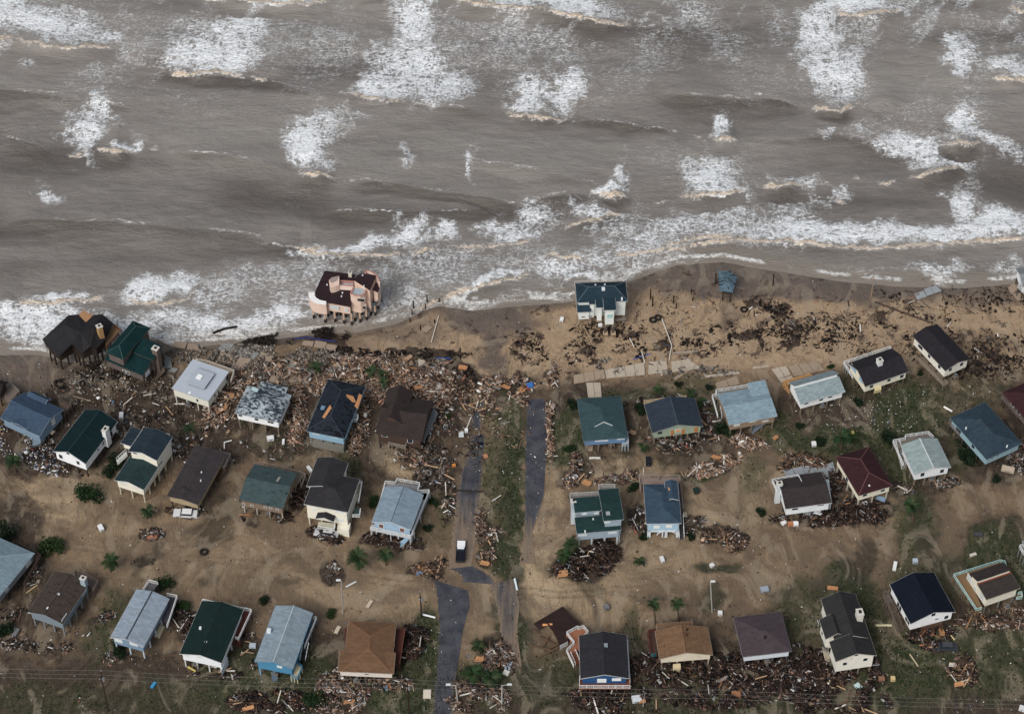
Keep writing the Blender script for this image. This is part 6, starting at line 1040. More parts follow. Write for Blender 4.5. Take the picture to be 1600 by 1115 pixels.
IT = [('refrigerator','white refrigerator on its back in mud behind the dark green gabled house','refrigerator','Y1',815,222,(1.0,1.9,.8),(226,228,230),.05),
 ('refrigerator','white appliance box alone on the sand above the lone round shrub','refrigerator','Y1',678,972,(1.1,1.7,.8),(230,232,234),.5),
 ('storage_box','blue-grey lidded tub tipped below the blue house at left','tub','Y1',250,405,(1.9,1.8,1.1),(124,146,162),.2),
 ('appliance','white chest freezer on the grass below the damaged grey roof','freezer','Y2',728,505,(1.7,1.2,.8),(222,224,226),.2),
 ('mattress','narrow white mattress standing near the damaged grey roof corner','mattress','Y2',808,525,(.6,1.6,.5),(224,224,222),0),
 ('storage_box','white chest right of the taupe house lying aslant','chest','Y2',972,695,(.8,2.2,.5),(226,226,224),.5),
 ('road_sign','white square panel beside the broken road start','panel','Y3',1118,395,(1.2,1.9,.12),(206,212,212),.05),
 ('storage_box','white bucket beside the white square panel','bucket','Y3',1150,376,(.8,1.0,.7),(232,234,234),.1),
 ('barrel','orange drum at the broken road edge','drum','Y3',1073,593,(.9,.7,.6),(232,138,48),.3),
 ('cushion','orange cushion on the pale grass median','cushion','Y3',1270,532,(1.0,1.2,.3),(206,128,86),.3),
 ('beam','straight white beam in the round sandy yard below the blue house','beam','Y4',595,544,(2.6,.5,.3),(226,222,208),0),
 ('water_tank','black oval tank on the sand below the sage green house','tank','Y4',928,570,(1.2,2.2,1.0),(28,32,40),.0),
 ('trash_bin','dark green bin alone on pale sand right of the arched porch','bin','Y4',1226,752,(1.2,1.4,.9),(34,56,54),.3),
 ('brown_crate','brown crate in the sand left of the stepped green-roofed house','crate','Y4',375,703,(1.7,1.5,.7),(122,100,82),.1),
 ('awning','cream awning panel beside the arched-porch house','awning','Y4',1152,896,(1.2,1.6,.15),(222,208,164),.1),
 ('white_trough','white upturned tub on the open beach left of the lone white house','tub','Z3',788,400,(.9,1.3,.5),(230,232,232),-.3),
 ('mattress','cream mattress leaning against the slim blue-grey house','mattress','X1',945,632,(1.3,3.2,.4),(212,198,160),-.3),
 ('kayak','bright blue kayak-like float near the utility pole','float','X1',908,950,(.7,1.6,.5),(40,150,214),-.5),
 ('small_boat','small grey rowing hull stranded at the lower left','hull','X1',96,642,(1.0,2.2,.6),(120,120,124),-.3),
 ('mattress','cream board lying left of the warm brown hip roof','board','X3',107,605,(.9,2.2,.25),(214,196,164),-.35),
 ('mattress','tan plank on the sand between streetlight and bent pole','plank','X3',303,447,(.8,2.2,.25),(200,180,152),-.5),
 ('tarp','blue sheet in front of the warm brown hip-roofed house','sheet','X3',415,955,(1.5,1.4,.2),(92,140,186),.5),
 ('plywood_panel','white and tan panel on the verge left of the road','panel','X3',655,998,(1.7,2.2,.3),(222,208,184),0),
 ('blue_panel','pale blue panel standing in the median wreckage','panel','X3',1150,830,(1.4,2.8,.3),(150,174,200),-.2),
 ('white_panel','white panel at the foot of the pale blue panel','panel','X3',1138,868,(1.3,1.2,.4),(230,228,214),-.4),
 ('refrigerator','grey and white appliance half sunk above the blue house','appliance','X4',655,472,(1.2,1.3,.8),(120,122,126),.4),
 ('refrigerator','white appliance tipped in a small pool by the lone palm','appliance','X4',995,178,(.9,1.5,.7),(216,218,222),.3),
 ('white_chest','white chest floating in the long puddle','chest','X5',205,214,(1.0,1.0,.6),(226,224,220),.6),
 ('sofa','blue-white couch frame on the mid-right sand','couch','X5',525,360,(1.9,1.4,.6),(150,158,176),.2),
 ('white_drum','white drum beside the bent streetlight foot','drum','X5',254,508,(1.0,1.0,.8),(232,232,230),0),
 ('orange_panel','orange plywood sheet above the large cream house','plywood','X5',942,350,(2.4,1.0,.3),(202,134,78),-.15),
 ('orange_crate','orange-brown crate on the long dark wreckage field','crate','X5',350,1000,(2.0,1.4,.6),(180,110,66),.05),
 ('triangle_panel','pale aqua panel on the wreckage below the cream house','panel','X5',1098,948,(1.4,1.6,.2),(190,222,220),.6),
 ('yellow_cube','yellow foam cube right of the wreckage field','cube','X5',1309,908,(1.0,1.0,.8),(226,196,124),0),
 ('brown_cube','brown box right of the wreckage field','box','X5',1240,908,(1.4,1.1,.7),(150,100,72),0),
 ('white_canoe','white canoe shape on the sand above the navy roof','canoe','X6',383,218,(.8,2.4,.5),(226,228,228),-.25),
 ('grey_boulder','blue-white cooler above the ridge of the navy roof','cooler','X6',507,190,(1.2,1.1,.8),(176,190,206),0),
 ('dark_tyre_pile','dark grey wheel-shaped junk at the top right sand','junk','X6',893,25,(2.0,1.0,.6),(70,74,80),0),
 ('plank_panel','cream plank lying on grass left of the navy-roofed house','plank','X6',316,577,(3.6,.45,.2),(226,214,168),0),
 ('bath_tub','white bathtub between the two rightmost lower houses','bathtub','X6',862,148,(1.6,.7,.4),(216,206,190),.4),
 ('white_box','white box at the bottom right corner','box','X6',1160,1088,(1.3,1.2,.7),(222,224,226),-.4),
 ('teal_sheet','turquoise sheet left of the beige gabled house','sheet','X4',942,752,(1.2,1.7,.2),(40,170,190),-.4),
 ('white_door','white door in front of the beige gabled house','door','X4',1004,828,(1.2,1.8,.2),(218,222,226),-.5),
 ('white_cabinet','white cabinet in the wreckage below the blue balcony house','cabinet','X4',840,1030,(2.1,1.6,.7),(206,212,218),.15),
 ('orange_cabinet','orange cabinet beside the white cabinet','cabinet','X4',875,1043,(1.4,.9,.6),(200,132,72),0),
 ('white_mattress','white box spring at the wreckage edge below the brown hip roof','box spring','X2',988,980,(1.5,1.3,.5),(226,224,222),-.3),
 ('yellow_float','yellow float at the wreckage edge below the brown hip roof','float','X2',1122,950,(2.0,.7,.5),(206,186,104),.2),
 ('yellow_plank','yellow plank under the forest green gabled house','plank','X2',155,845,(2.2,.4,.3),(222,200,90),-.6),
 ('beach_umbrella','blue and red beach umbrella crumpled at the road head','umbrella','Z3',590,812,(1.6,1.5,.6),(40,110,196),.3),
 ('red_bundle','red bundle against the blue beach umbrella','bundle','Z3',578,822,(.6,1.2,.5),(200,60,44),.1),
 ('orange_crate','orange crate on the sand beside the lumber field end','crate','Z2',1527,702,(2.2,1.2,.6),(200,132,78),-.25),
 ('white_tarp','pale triangular tarp at the right of the lumber field','tarp','Z2',1360,800,(2.6,1.4,.2),(196,206,208),-.2),
 ('red_tile_panel','terracotta panel in the sandy pool below the tan house','panel','Y1',1020,1030,(2.4,.9,.4),(186,104,66),.1),
 ('chest_freezer','white freezer below the charcoal-roofed white house','freezer','Y5',606,966,(1.2,1.1,.7),(230,232,232),0),
 ('orange_cabinet','orange cabinet between two white boxes under the charcoal roof','cabinet','Y5',575,968,(1.3,1.1,.7),(206,124,74),0),
 ('white_crate','white crate at the left end below the charcoal roof','crate','Y5',535,960,(1.1,1.0,.6),(232,232,230),.6),
 ('blue_tarp','crumpled light blue tarp below the maroon hip roof','tarp','Y5',1100,820,(2.2,1.4,.4),(130,164,196),-.4),
 ('white_sofa','white wreck below the corner of the maroon hip roof','couch','Y5',995,850,(2.2,1.0,.6),(222,224,228),.2),
 ('tan_boat','tan hull shape below the light blue hip-roofed house','hull','Y6',1020,650,(3.0,1.5,.7),(200,178,150),-.3),
 ('yellow_seat','yellow crumpled seat by the fallen palm in the green hollow','seat','Y6',112,440,(1.4,1.0,.5),(216,200,90),.3),
 ('white_boulder','white sack above the charcoal-roofed house','sack','Y5',711,503,(1.1,1.3,.7),(224,224,222),.1),
 ('blue_kayak','light blue kayak under the bright blue house edge','kayak','X2',528,704,(1.5,1.2,.5),(190,206,220),0)]
for t in IT:
    nm, lb, ct, r, x, y, sz, c, yw = t; nm = {'orange_crate':'crate','brown_crate':'crate','white_crate':'crate','white_trough':'tub','blue_panel':'panel','white_panel':'panel','orange_panel':'panel','triangle_panel':'panel','red_tile_panel':'panel','plank_panel':'plank','yellow_plank':'plank','yellow_cube':'foam_cube','brown_cube':'box','white_box':'box','white_canoe':'canoe','grey_boulder':'cooler','dark_tyre_pile':'junk','teal_sheet':'sheet','white_door':'door_leaf','white_cabinet':'cabinet','orange_cabinet':'cabinet','white_mattress':'box_spring','yellow_float':'float','red_bundle':'bundle','white_tarp':'tarp','blue_tarp':'tarp','white_sofa':'couch','tan_boat':'boat_hull','yellow_seat':'seat_cushion','white_boulder':'sack','blue_kayak':'kayak','white_chest':'chest','white_drum':'drum','kayak':'float'}.get(nm, nm)
    item(nm, lb, ct, r, x, y, sz, c, yw, tilt=random.uniform(-.12,.12), z=.15 if y else 0)
# tyres
def tyre(r, x, y, lb):
    p = at(*P(r, x, y)); bm = bmesh.new(); N = 18; M_ = 8; vs = []
    for i in range(N):
        a = 2*math.pi*i/N
        vs.append([bm.verts.new(((.75+.28*math.cos(b*2*math.pi/M_))*math.cos(a), (.75+.28*math.cos(b*2*math.pi/M_))*math.sin(a), .28+.28*math.sin(b*2*math.pi/M_))) for b in range(M_)])
    for i in range(N):
        for b in range(M_): bm.faces.new((vs[i][b], vs[(i+1)%N][b], vs[(i+1)%N][(b+1)%M_], vs[i][(b+1)%M_]))
    me = bpy.data.meshes.new('tyre'); bm.to_mesh(me); bm.free(); o = obj('tyre', me, paint((30,28,28), .8, .1)); o.location = (p.x, p.y, .05); tag(o, lb, 'tyre', 'large tyres on the sand')
tyre('Z4', 80, 402, 'left of the two big black tyres touching on the beach'); tyre('Z4', 112, 388, 'right of the two big black tyres, at the white pipe end'); tyre('Z4', 646, 338, 'black tyre beside a red scrap below the stilt hut'); tyre('X2', 230, 130, 'small black tyre alone on the left sand flat')

# posts, pipes and poles
def post(r, x, y, y2, lb, w_=.35, c=(44,34,30), dx=0, name='wooden_post', cat='post', group='bare pilings left on the beach'):
    p = at(*P(r, x, y2)); top = P(r, x+dx, y); h_ = max(.8, solve_h(p, top[1])); q = at(*top, h_)
    m = MB(); m.tube((0,0,-.6), ((q.x-p.x)*.5, 0, h_), w_*.55, w_*.42, 8); o = m.build(name, wood(c)); o.location = (p.x, p.y, 0); tag(o, lb, cat, group)
for (r, x, y, y2, lb) in [('Z2',1303,240,278,'dark post farthest out in the swash right of the pink house'),('Z2',1218,278,315,'dark post in shallow water right of the pink house'),('Z2',1378,262,276,'short dark stub in the foam'),('Z2',1293,298,318,'short dark stub below the farthest swash post'),('Z2',1210,332,356,'dark stub at the water line'),
   ('Z2',1197,385,405,'short dark post left of the tangled beach posts'),('Z2',1262,430,458,'dark post in front of the dark beach slab'),('Z2',1350,395,415,'dark post near the slanted white pipe'),('Z2',1510,568,636,'tall dark post in sand at the end of the lumber field'),('Z4',470,108,172,'tall dark post just left of the stilt hut'),('Z4',828,112,184,'tall dark post alone on the wet sand'),
   ('Z4',65,205,265,'rusty post at the left of the beach tangle'),('Z4',208,245,292,'dark post in the middle of the beach tangle'),('Z4',320,205,226,'short stub nearest the sea in the beach tangle'),('Z4',328,255,274,'short stub right of the beach tangle'),('Z4',225,290,325,'rusty post in the beach tangle'),('Z4',78,255,310,'leaning rusty post in the beach tangle'),('Z3',156,570,636,'dark upright pile at the edge of the sand channel') ]:
    if r == 'Z3': continue
    post(r, x, y, y2, lb)
def pipe(r, pts, lb, c=(216,210,198), w_=.22, z=.35, name='pipe', cat='pipe', group='exposed pipes and rails on the beach'):
    q = [at(*P(r, x, y), z) for x, y in pts]; m = MB()
    for a, b in zip(q[:-1], q[1:]): m.tube(a, b, w_/2, w_/2, 7)
    o = m.build(name, paint(c, .6, .15)); tag(o, lb, cat, group)
pipe('Z3', [(1400,365),(1430,440),(1472,555),(1455,650)], 'long bent white pipe running down the beach to the slab'); pipe('Z3', [(1285,592),(1305,665)], 'short white pipe ending at the long beachside slab'); pipe('Z3', [(1210,510),(1238,565)], 'short white pipe below the lone white house'); pipe('Z2', [(1375,372),(1330,535)], 'slanted white pipe beside the beach slab tangle')
pipe('Z3', [(1230,642),(1340,606)], 'thin blue strip above the long beachside slab', (60,90,170), .2); pipe('Z4', [(205,602),(360,592)], 'thin silver pipe lying level on the sand', (170,170,166), .16); pipe('Z2', [(1355,632),(1455,636)], 'blue strip on the black wrack right of the lumber field', (50,80,150), .25); pipe('Z2', [(475,515),(560,505),(640,520),(740,530)], 'dark blue pipe curling along the shoreline wrack', (40,50,110), .3)
pipe('Y3', [(1310,805),(1365,770)], 'white stick on the grass median', (226,224,214), .2, group='loose sticks'); pipe('X4', [(95,288),(110,355)], 'white board beside the road at the sand lobe', (206,220,226), .5, group='loose sticks'); pipe('X4', [(570,1000),(605,1110)], 'long white beam beside the flattened wreckage', (226,222,214), .4, group='loose sticks'); pipe('X2', [(1098,338),(1160,305)], 'white gutter piece on the sand by the streetlight', (206,210,208), .4, group='loose sticks')
pipe('X3', [(625,505),(705,525)], 'white rail across the foot of the utility pole', (226,228,230), .45, group='loose sticks'); pipe('X6', [(475,748),(527,822)], 'tan pole slanting on the lower right grass', (190,176,146), .3, group='loose sticks'); pipe('X6', [(695,627),(725,630),(750,662)], 'angled tan trim right of the navy-roofed house', (206,190,140), .3, group='loose sticks'); pipe('X1', [(155,400),(222,352)], 'tan pole beside the left edge house', (200,176,130), .25, group='loose sticks')
pipe('Z5', [(345,285),(520,350),(690,412)], 'long dark fallen pole on the right beach', (64,50,44), .4, group='fallen poles'); pipe('Y3', [(985,735),(1250,747)], 'dark fallen utility pole lying across the ruined road', (44,38,36), .42, .45, group='fallen poles'); pipe('Z1', [(1325,240),(1400,212),(1475,200)], 'black floating log in the foam', (34,28,26), .7, -.3, group='fallen poles', name='log', cat='log')
pipe('Y1', [(490,80),(610,112)], 'thin tan pole behind the dark green gabled house', (170,150,126), .18, group='loose sticks'); pipe('Y2', [(440,560),(440,520),(486,508)], 'white angled gutter above the long tan house', (220,220,216), .3, group='loose sticks'); pipe('X5', [(742,288+580),(870,855)], 'long tan board lying on the dark field left of the cream house', (160,110,76), .35, group='loose sticks')
pipe('Y2', [(685,30),(725,105)], 'leaning white pipe in the rubble above the damaged roof', (200,194,182), .3, group='loose sticks'); pipe('Z5', [(776,936),(828,966)], 'white beam above the light blue hip roof', (230,230,226), .5, group='loose sticks'); pipe('Z5', [(255,425),(257,470)], 'white post lying on the right beach', (226,222,214), .35, group='loose sticks')
def pole(r, xt, yt, xb, yb, lb, arm=True, c=(52,42,36), light=None):
    p = at(*P(r, xb, yb)); tp = P(r, xt, yt); h_ = solve_h(p, tp[1]); q = at(*tp, h_); dx = q.x-p.x
    e = thing('streetlight' if light else 'utility_pole', (p.x, p.y, 0), lb, 'streetlight' if light else 'utility pole', group='streetlights' if light else 'utility poles')
    m = MB(); m.tube((0,0,-.3), (dx, 0, h_), .2 if not light else .16, .13, 8); m.build('pole', wood(c) if not light else paint(c, .5, .1), e)
    if light:
        m = MB(); k = light; m.bar((dx,0,h_), (dx+k, 0, h_+.35), .12); m.build('arm', paint(c, .5, .1), e); m = MB(); m.box(dx+k-.5, dx+k+.5, -.2, .2, h_+.25, h_+.5); m.build('lamp_head', paint((214,218,220), .4, .05), e)
    else:
        m = MB(); m.bar((dx-.1,-1.2,h_-.5), (dx-.1,1.2,h_-.5), .14); m.build('crossarm', wood(c), e)
        for yy in (-1.05, 0, 1.05): m = MB(); m.tube((dx-.1,yy,h_-.42), (dx-.1,yy,h_-.1), .09, .06, 8); m.build('insulator', paint((176,180,180), .4, .05), e)
        m = MB(); m.tube((dx+.35,0,h_-2.4), (dx+.35,0,h_-1.3), .28, .28, 10); m.build('transformer', paint((130,134,134), .5, .1), e)
    return Vector((q.x, q.y, h_))
tops = [pole('X1', 595, 880, 640, 1100, 'dark utility pole standing at the lower left carrying wires'), pole('X3', 533, 925, 545, 1125, 'dark utility pole on the grass left of the road at the bottom'), pole('X5', 212, 990, 200, 1118, 'dark utility pole with transformer below the long wreckage field')]
pole('X3', 612, 385, 622, 520, 'dark utility pole at the bend left of the asphalt road'); pole('X3', 130, 303, 140, 497, 'grey streetlight in junk left of the warm brown roof', c=(150,150,146), light=-.6); pole('X5', 196, 310, 207, 492, 'bent grey streetlight on the sand above the beige house', c=(160,160,154), light=.5); pole('X3', 1112, 940, 1112, 1065, 'pale streetlight right of the grass median at the bottom', c=(170,172,170), light=1.6); pole('X3', 830, 940, 842, 1040, 'pale streetlight left of the median arching over the road', c=(170,172,170), light=-1.6)
pole('Z5', 340, 135, 322, 262, 'leaning pole with crossarm at the beach edge on the right', c=(140,120,104))
far_l = tops[0]+Vector((-60, 3, 0)); far_r = tops[2]+Vector((95, -3, 0)); line = [far_l]+tops+[far_r]
for k, lb in enumerate(('overhead wire strung nearest the camera across the bottom', 'middle overhead wire strung across the bottom', 'overhead wire strung farthest from the camera across the bottom')):
    m = MB()
    for a, b in zip(line[:-1], line[1:]):
        A = a+Vector((0,(k-1)*1.05,-.1)); B = b+Vector((0,(k-1)*1.05,-.1)); pr = A
        for i in range(1, 13):
            t = i/12; q = A.lerp(B, t)-Vector((0,0,4*1.1*t*(1-t))); m.tube(pr, q, .024, .024, 4); pr = q
    o = m.build('power_line', paint((110,110,108), .5, .05)); tag(o, lb, 'power line', 'power lines across the bottom')

# ------------------------------------------------------------------ pickup truck and half-buried cars
def vehicle(name, lb, cat, r, x, y, yaw, body, roof, bed=None, Ln=5.6, W=2.0, z=0., tilt=0., group=None):
    p = at(*P(r, x, y)); e = thing(name, (p.x, p.y, z), lb, cat, yaw, group); e.rotation_euler = (0, tilt, yaw); bm_ = paint(body, .35, .06, 1, .5); hw = W/2; hl = Ln/2
    prof = [(-hl,.45),(-hl,.95),(-hl+.1,1.05),(hl*.3,1.08),(hl-.15,.95),(hl,.75),(hl,.45)]
    def shell(prof, w0, w1): 
        m = MB(); n = len(prof); m.add([(-w1 if z_ > .9 else -w0, y_, z_) for y_, z_ in prof]+[(w1 if z_ > .9 else w0, y_, z_) for y_, z_ in prof], [tuple(range(n)), tuple(range(2*n-1, n-1, -1))]+[(i, i+n, (i+1)%n+n, (i+1)%n) for i in range(n)]); return m
    shell(prof, hw, hw*.94).build('body', bm_, e)
    if bed:
        m = MB(); m.box(-hw*.8, hw*.8, -hl+.15, -.25, 1.07, 1.13); m.build('bed', paint(bed, .6, .1), e); m = MB(); [m.box(a*hw*.9-.05, a*hw*.9+.05, -hl+.05, -.2, 1.0, 1.4) for a in (-1, 1)]; m.box(-hw*.9+.05, hw*.9-.05, -hl, -hl+.1, 1.0, 1.4); m.build('bed_side', paint(bed, .4, .06), e)
        m = MB(); m.box(-hw*.86, hw*.86, .95, hl-.2, 1.06, 1.12); m.build('hood', paint(roof, .35, .03), e); c0, c1 = -.2, 1.0
    else: c0, c1 = -hl*.62, hl*.42
    m = MB(); m.add([(-hw*.88,c0,1.02),(hw*.88,c0,1.02),(hw*.88,c1,1.02),(-hw*.88,c1,1.02),(-hw*.72,c0+.25,1.62),(hw*.72,c0+.25,1.62),(hw*.72,c1-.55,1.62),(-hw*.72,c1-.55,1.62)], [(3,2,1,0),(4,5,6,7),(0,1,5,4),(1,2,6,5),(2,3,7,6),(3,0,4,7)]); m.build('windows', glass(), e)
    m = MB(); m.box(-hw*.73, hw*.73, c0+.22, c1-.5, 1.63, 1.69); m.build('cab_roof', paint(roof, .35, .03), e)
    for sx_ in (-1, 1):
        for yy in (-hl*.62, hl*.62):
            m = MB(); m.tube((sx_*(hw-.22), yy, .38), (sx_*(hw+.02), yy, .38), .38, .38, 14); w_ = m.build('wheel', paint((26,26,28), .7, .05), e); m = MB(); m.tube((sx_*(hw+.021), yy, .38), (sx_*(hw+.04), yy, .38), .2, .2, 10); m.build('rim', paint((150,152,154), .3, .05), w_)
        m = MB(); m.box(sx_*hw*.62-.22, sx_*hw*.62+.22, hl-.03, hl+.02, .62, .8); m.build('headlight', paint((220,222,220), .2, .03), e); m = MB(); m.box(sx_*(hw+.12)-.1, sx_*(hw+.12)+.1, c1-.25, c1-.1, 1.0, 1.2); m.build('mirror', paint((40,40,42), .4, .03), e)
    return e
vehicle('pickup_truck', 'white-roofed pickup truck with black bed parked on the sandy road', 'pickup truck', 'F', 720, 864, -.04, (34,36,44), (232,234,236), (22,24,34), 5.9, 2.1)
vehicle('wrecked_car', 'silver-white car wedged under the cream two-storey house', 'car', 'Y3', 280, 1018, 1.4, (190,192,196), (206,208,210), z=-.15, tilt=.15, group='wrecked cars')
vehicle('wrecked_car', 'white car buried under the low end of the tan house', 'car', 'Y2', 200, 968, 1.5, (200,202,204), (214,216,216), z=-.25, tilt=-.1, group='wrecked cars')
vehicle('wrecked_car', 'white and dark car stuck beside the charcoal-roofed house porch', 'car', 'Y5', 720, 915, 1.3, (196,198,202), (210,212,214), z=-.15, tilt=.1, group='wrecked cars')
vehicle('wrecked_car', 'dark grey car sunk in mud in front of the navy-roofed house', 'car', 'X6', 690, 715, 1.5, (54,56,60), (70,72,76), z=-.2, tilt=.12, group='wrecked cars')

# ------------------------------------------------------------------ palms, shrubs, ground cover
lf = NT('leaf'); lv = lf.noise(1.2, 3, .6, lf.coord()); lf.color(lf.mix(lf.ramp(lv, .35, .65), lf.mul(lf.attr('tint','Color'), (.75,.8,.7,1)), lf.attr('tint','Color'))); lf.b.inputs['Roughness'].default_value = .7; LF = lf.m
def tinted(me, cols):
    a = me.attributes.new('tint', 'FLOAT_COLOR', 'POINT'); a.data.foreach_set('color', np.concatenate([cols, np.ones((len(cols),1))], 1).astype(np.float32).ravel())
def frond_mesh(v):
    m = MB(); L_ = 2.1; cols = []; g0 = [L3(38,60,32), L3(32,48,27), L3(62,70,44)][v]
    for i in range(9):
        t = i/9; x = L_*t; zz = .55*math.sin(t*2.2)-1.1*t*t; 
        for sgn in (-1, 1):
            l = .75*math.sin(math.pi*(.15+.8*t))+.1; m.add([(x,0,zz),(x+.28,0,zz+.01),(x+.45+.12,sgn*l,zz-.35*l)], [(0,1,2) if sgn > 0 else (2,1,0)])
            cols += [g0*.8, g0, g0*random.uniform(1,1.35)]
    me = m.mesh('frond'); tinted(me, np.array(cols)); me.materials.append(LF); return me
FR = [frond_mesh(v) for v in range(3)]; TR = {}
def palm(r, x, y, yb, lb, n=18, s=1.0, xb=None):
    tp = P(r, x, y); bs = P(r, xb if xb is not None else x, yb); p = at(*bs); h_ = max(1.5, solve_h(p, tp[1])); q = at(*tp, h_); d = Vector((q.x-p.x, q.y-p.y, h_))
    e = thing('palm_tree', (p.x, p.y, 0), lb, 'palm tree', group='palm trees'); m = MB(); pr = Vector((0,0,-.3))
    for i in range(1, 6): c_ = Vector((d.x*(i/5)**1.5, d.y*(i/5)**1.5, h_*i/5)); m.tube(pr, c_, .24-.016*i, .22-.016*i, 8); pr = c_
    m.build('trunk', wood((84,70,58)), e)
    for i in range(n):
        o = obj('frond', FR[random.choice((0,0,1,2))], None, e); o.location = d; o.rotation_euler = (0, random.uniform(-.75,.7), i*2.399); k = s*random.uniform(.85,1.1); o.scale = (k, k, k)
PALMS = [('Y1',1268,295,395,'palm standing alone behind the cream two-tier house',14,.75,1290),('Z2',610,690,760,'palm at the left edge of the vast lumber field',14,.9,650),('Z2',952,715,760,'left palm of three among the lumber behind brown house',12,.75,960),('Z2',1022,735,775,'right palm of three among the lumber behind brown house',12,.7,1030),('Z2',1030,785,835,'lowest palm of three among the lumber behind brown house',12,.7,1045),
 ('X3',230,160,235,'full green palm on sand below the cream two-storey house',22,1.15,235),('X3',400,140,205,'smaller palm right of the full green palm',18,.85,405),('X4',440,75,150,'upper palm beside the fan-shaped lumber heap',16,.95,450),('X4',395,145,200,'lower palm beside the fan-shaped lumber heap',16,.9,402),('X4',855,180,205,'low green palm alone on the sand flat',14,.7,858),
 ('X4',940,448,575,'left of two tall slim palms above the beige house',14,.75,955),('X4',1085,442,548,'right of two tall slim palms above the beige house',14,.75,1097),('Y6',462,850,950,'palm in a wet hollow below the sage roofed house',16,.95,470),('Y6',60,455,530,'shaggy palm in the green hollow above the maroon roof',18,1.1,50),('Y6',110,455,490,'second shaggy palm leaning in the green hollow',14,.9,108),
 ('X3',935,868,910,'left fallen palm in the bottom median wreckage',18,1.1,980),('X3',1045,890,925,'right fallen palm in the bottom median wreckage',18,1.1,1000),('X3',968,700,730,'bushy palm at the top of the median wreckage',14,.8,975),('Y1',985,850,900,'young palm on sand below the cream two-tier house',14,.8,985),('Y1',88,510,590,'dark shaggy palm below the garbage heap',18,1.0,105),
 ('Y4',993,110,145,'small palm above the sage green house',12,.7,995),('Y4',1190,130,165,'small palm at the right above the sage green house',12,.7,1190),('Y4',895,470,490,'low palm left of the black oval tank',12,.65,895),('X1',655,215,275,'round palm crown alone on the left sand flat',20,.95,655),('Y4',1250,185,215,'palm between sage green house and corner-deck house',12,.75,1252)]
for r, x, y, yb, lb, n, s, xb in PALMS: palm(r, x, y, yb, lb, n, s, xb)
def bush_mesh(v, n=900):
    c = []; 
    lob = [(random.uniform(-.55,.55), random.uniform(-.55,.55), random.uniform(.35,.8), random.uniform(.35,.6)) for _ in range(9)]
    m = MB(); cols = []; g0 = [L3(34,54,28), L3(26,42,24), L3(44,62,32)][v%3]
    for i in range(n):
        lx, ly, lz, lr = random.choice(lob); d = Vector((random.gauss(0,1), random.gauss(0,1), random.gauss(0,1))).normalized()*lr*random.uniform(.6,1.05); p = Vector((lx,ly,lz))+d
        if p.z < .02: continue
        a = Vector((random.gauss(0,1), random.gauss(0,1), random.gauss(0,.6))).normalized(); b = a.cross(Vector((random.gauss(0,1), random.gauss(0,1), random.gauss(0,1)))).normalized(); s = random.uniform(.06,.12)
        m.add([p-a*s, p+b*s*.7, p+a*s, p-b*s*.7], [(0,1,2,3)]); cols += [g0*random.uniform(.6,1.3)]*4
    me = m.mesh('crown'); tinted(me, np.array(cols)); me.materials.append(LF); return me
BU = [bush_mesh(v) for v in range(3)]; mt_ = MB()
for i in range(5): a = i*1.25; mt_.tube((0,0,-.1), (.3*math.cos(a), .3*math.sin(a), .6), .05, .02, 6)
TRK = mt_.mesh('trunk'); TRK.materials.append(wood((70,56,44)))
def bush(x, y, rpx, lb, v=0, hk=1.0, group='shrubs'):
    p = at(x, y+rpx*.3); s = rpx/6.3; e = thing('shrub', (p.x, p.y, -.05), lb, 'shrub', random.uniform(0,6), group); e.scale = (s, s, s*.85*hk); obj('crown', BU[v%3], None, e); obj('trunk', TRK, None, e)
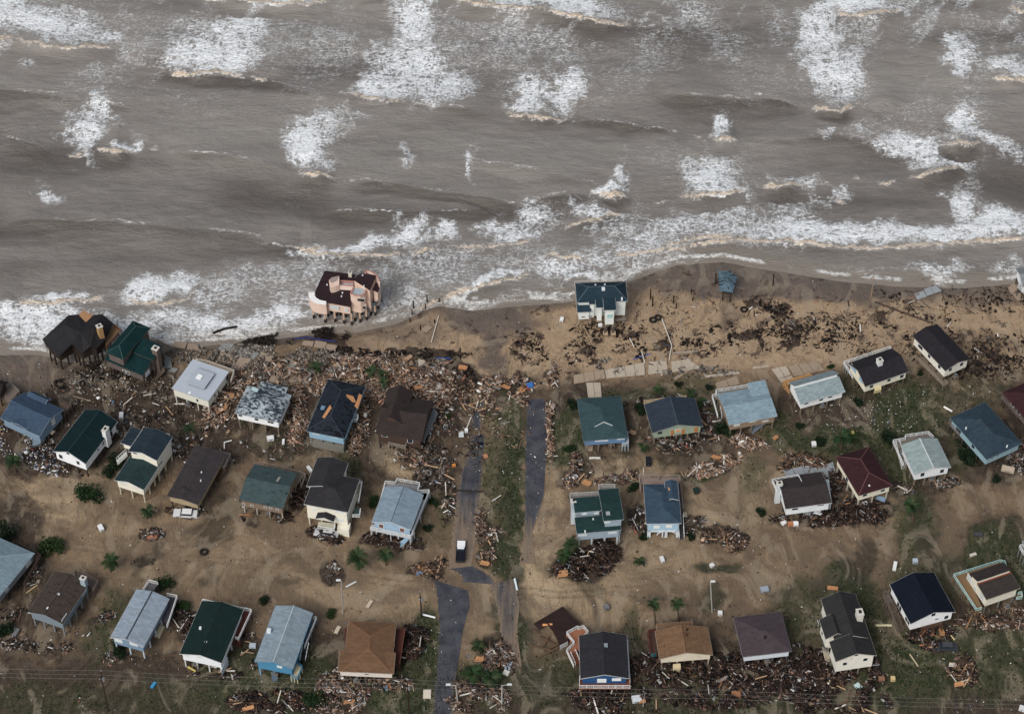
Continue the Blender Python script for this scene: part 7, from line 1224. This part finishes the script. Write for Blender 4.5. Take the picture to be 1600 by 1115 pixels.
BUSH = [(138,771,21,'big round shrub alone on the pale left sand',0),(83,853,21,'big shrub right of the left edge house roof',2),(8,832,20,'dark shrub at the left frame edge',1),(255,912,15,'shrub against the back deck of the slim blue-grey house',0),(287,946,12,'shrub right of the slim blue-grey house',2),(180,722,16,'upper dark shrub left of the cream two-tier house',1),(172,738,13,'lower dark shrub left of the cream two-tier house',1),
 (413,938,9,'small dark shrub above the bright blue house',1),(518,957,9,'small shrub at the foot of the streetlight',2),(584,784,11,'shrub left of the white-railed light blue house',0),(676,783,10,'shrub right of the white-railed light blue house',0),(668,824,8,'dark round shrub near the road verge',1),(1515,712,20,'large dark shrub at the light blue hip-roofed house corner',1),(1506,690,13,'dark shrub climbing the light blue house wall',1),(1389,686,15,'dark shrub left of the pale sage roofed house',1),
 (1131,672,17,'dark shrub left of the corner-deck house stairs',1),(894,632,11,'shrub at the upper left corner of the blue house',1),(890,700,10,'shrub on the left side of the blue house',0),(1000,640,12,'shrub left of the sage green house',1),(990,760,10,'shrub between the stepped house and arched-porch house',0),(1188,740+60,9,'dark low shrub on the sand bar',1),(1079,838,8,'dark shrub at the foot of the white outside stairs',1),(1005,838,8,'dark shrub at the left of the arched porch',1),
 (8,985,14,'dark shrub at the lower left frame edge',1),(1190,1012,12,'dark shrub right of the plum-roofed house',1),(1556,748,8,'small dark shrub below the light blue hip-roofed house',1),(1280,690,10,'low shrub on the grassy bank above the charcoal roof',1),(1340,628,9,'low shrub below the cream house with white box chimney',1),(1250,665,8,'low shrub below the split-roof white house',1),(490,1085+8,16,'shrub between the bottom wreckage ridges',0),(1175,612,6,'tiny shrub beside the patio slab',0),(1298,572,6,'tiny shrub below the beach right of the split-roof house',0),(1437,583,6,'tiny shrub below the black-roofed beach house',1),(700,650,6,'tiny shrub right of the dark brown house',2),(693,640,5,'tiny upper shrub right of the dark brown house',2),(188,995+28,9,'shrub under the slim blue-grey house',1),(185,1010,13,'dark shrub at the front left of the slim blue-grey house',1),(1108,605,7,'tiny shrub above the corner-deck house',1),(1060,640-40,7,'tiny shrub on the slope below the beachside slab',1),(768,1030,8,'green shrub in the median wreckage',2)]
for x, y, rp, lb, v in BUSH: bush(x, y, rp, lb, v)
# tufts of grass and creeping scrub, nobody could count them
n = 26000; px = rng.uniform(-20, 1620, n*6); py = rng.uniform(560, 1125, n*6); dx, dy = px-800, 557.5-py
d = np.stack([dx, FOC*CP+dy*SP, -FOC*SP+dy*CP], 1); c = CAM[None]+d*(-CAM[2]/d[:,2])[:,None]
ix = np.clip(np.searchsorted(gx, c[:,0]), 0, len(gx)-1); iy = np.clip(np.searchsorted(gy, c[:,1]), 0, len(gy)-1); gsel = grass[iy, ix]*(1-pool[iy, ix]); keep = rng.uniform(0,1,len(c)) < gsel*.8-.25
c = c[keep][:n]; n = len(c); a = rng.uniform(0, 6.28, n); s_ = rng.uniform(.10,.30,n); hh = rng.uniform(.12,.5,n); V = np.zeros((n,4,3))
V[:,0] = c+np.stack([-np.cos(a)*s_, -np.sin(a)*s_, 0*a], 1); V[:,1] = c+np.stack([np.cos(a)*s_, np.sin(a)*s_, 0*a], 1); tip = np.stack([rng.normal(0,.2,n), rng.normal(0,.2,n), hh], 1); V[:,2] = V[:,1]*.35+V[:,0]*.65+tip; V[:,3] = V[:,0]*.9+V[:,1]*.1+tip
me = bpy.data.meshes.new('grass_tufts'); me.vertices.add(n*4); me.vertices.foreach_set('co', V.astype(np.float32).ravel()); me.loops.add(n*4); me.loops.foreach_set('vertex_index', np.arange(n*4, dtype=np.int32)); me.polygons.add(n); me.polygons.foreach_set('loop_start', (np.arange(n)*4).astype(np.int32)); me.polygons.foreach_set('loop_total', np.full(n, 4, np.int32)); me.update()
gc = np.stack([L3(50,60,34), L3(38,48,28), L3(72,74,46), L3(32,40,26), L3(88,84,58)])[rng.choice(5, n, p=[.28,.26,.16,.2,.10])]; tinted(me, np.repeat(gc, 4, 0)); o = obj('grass_tufts', me, LF); tag(o, 'dull green grass and creeping scrub over the silted yards and median', 'grass', kind='stuff')
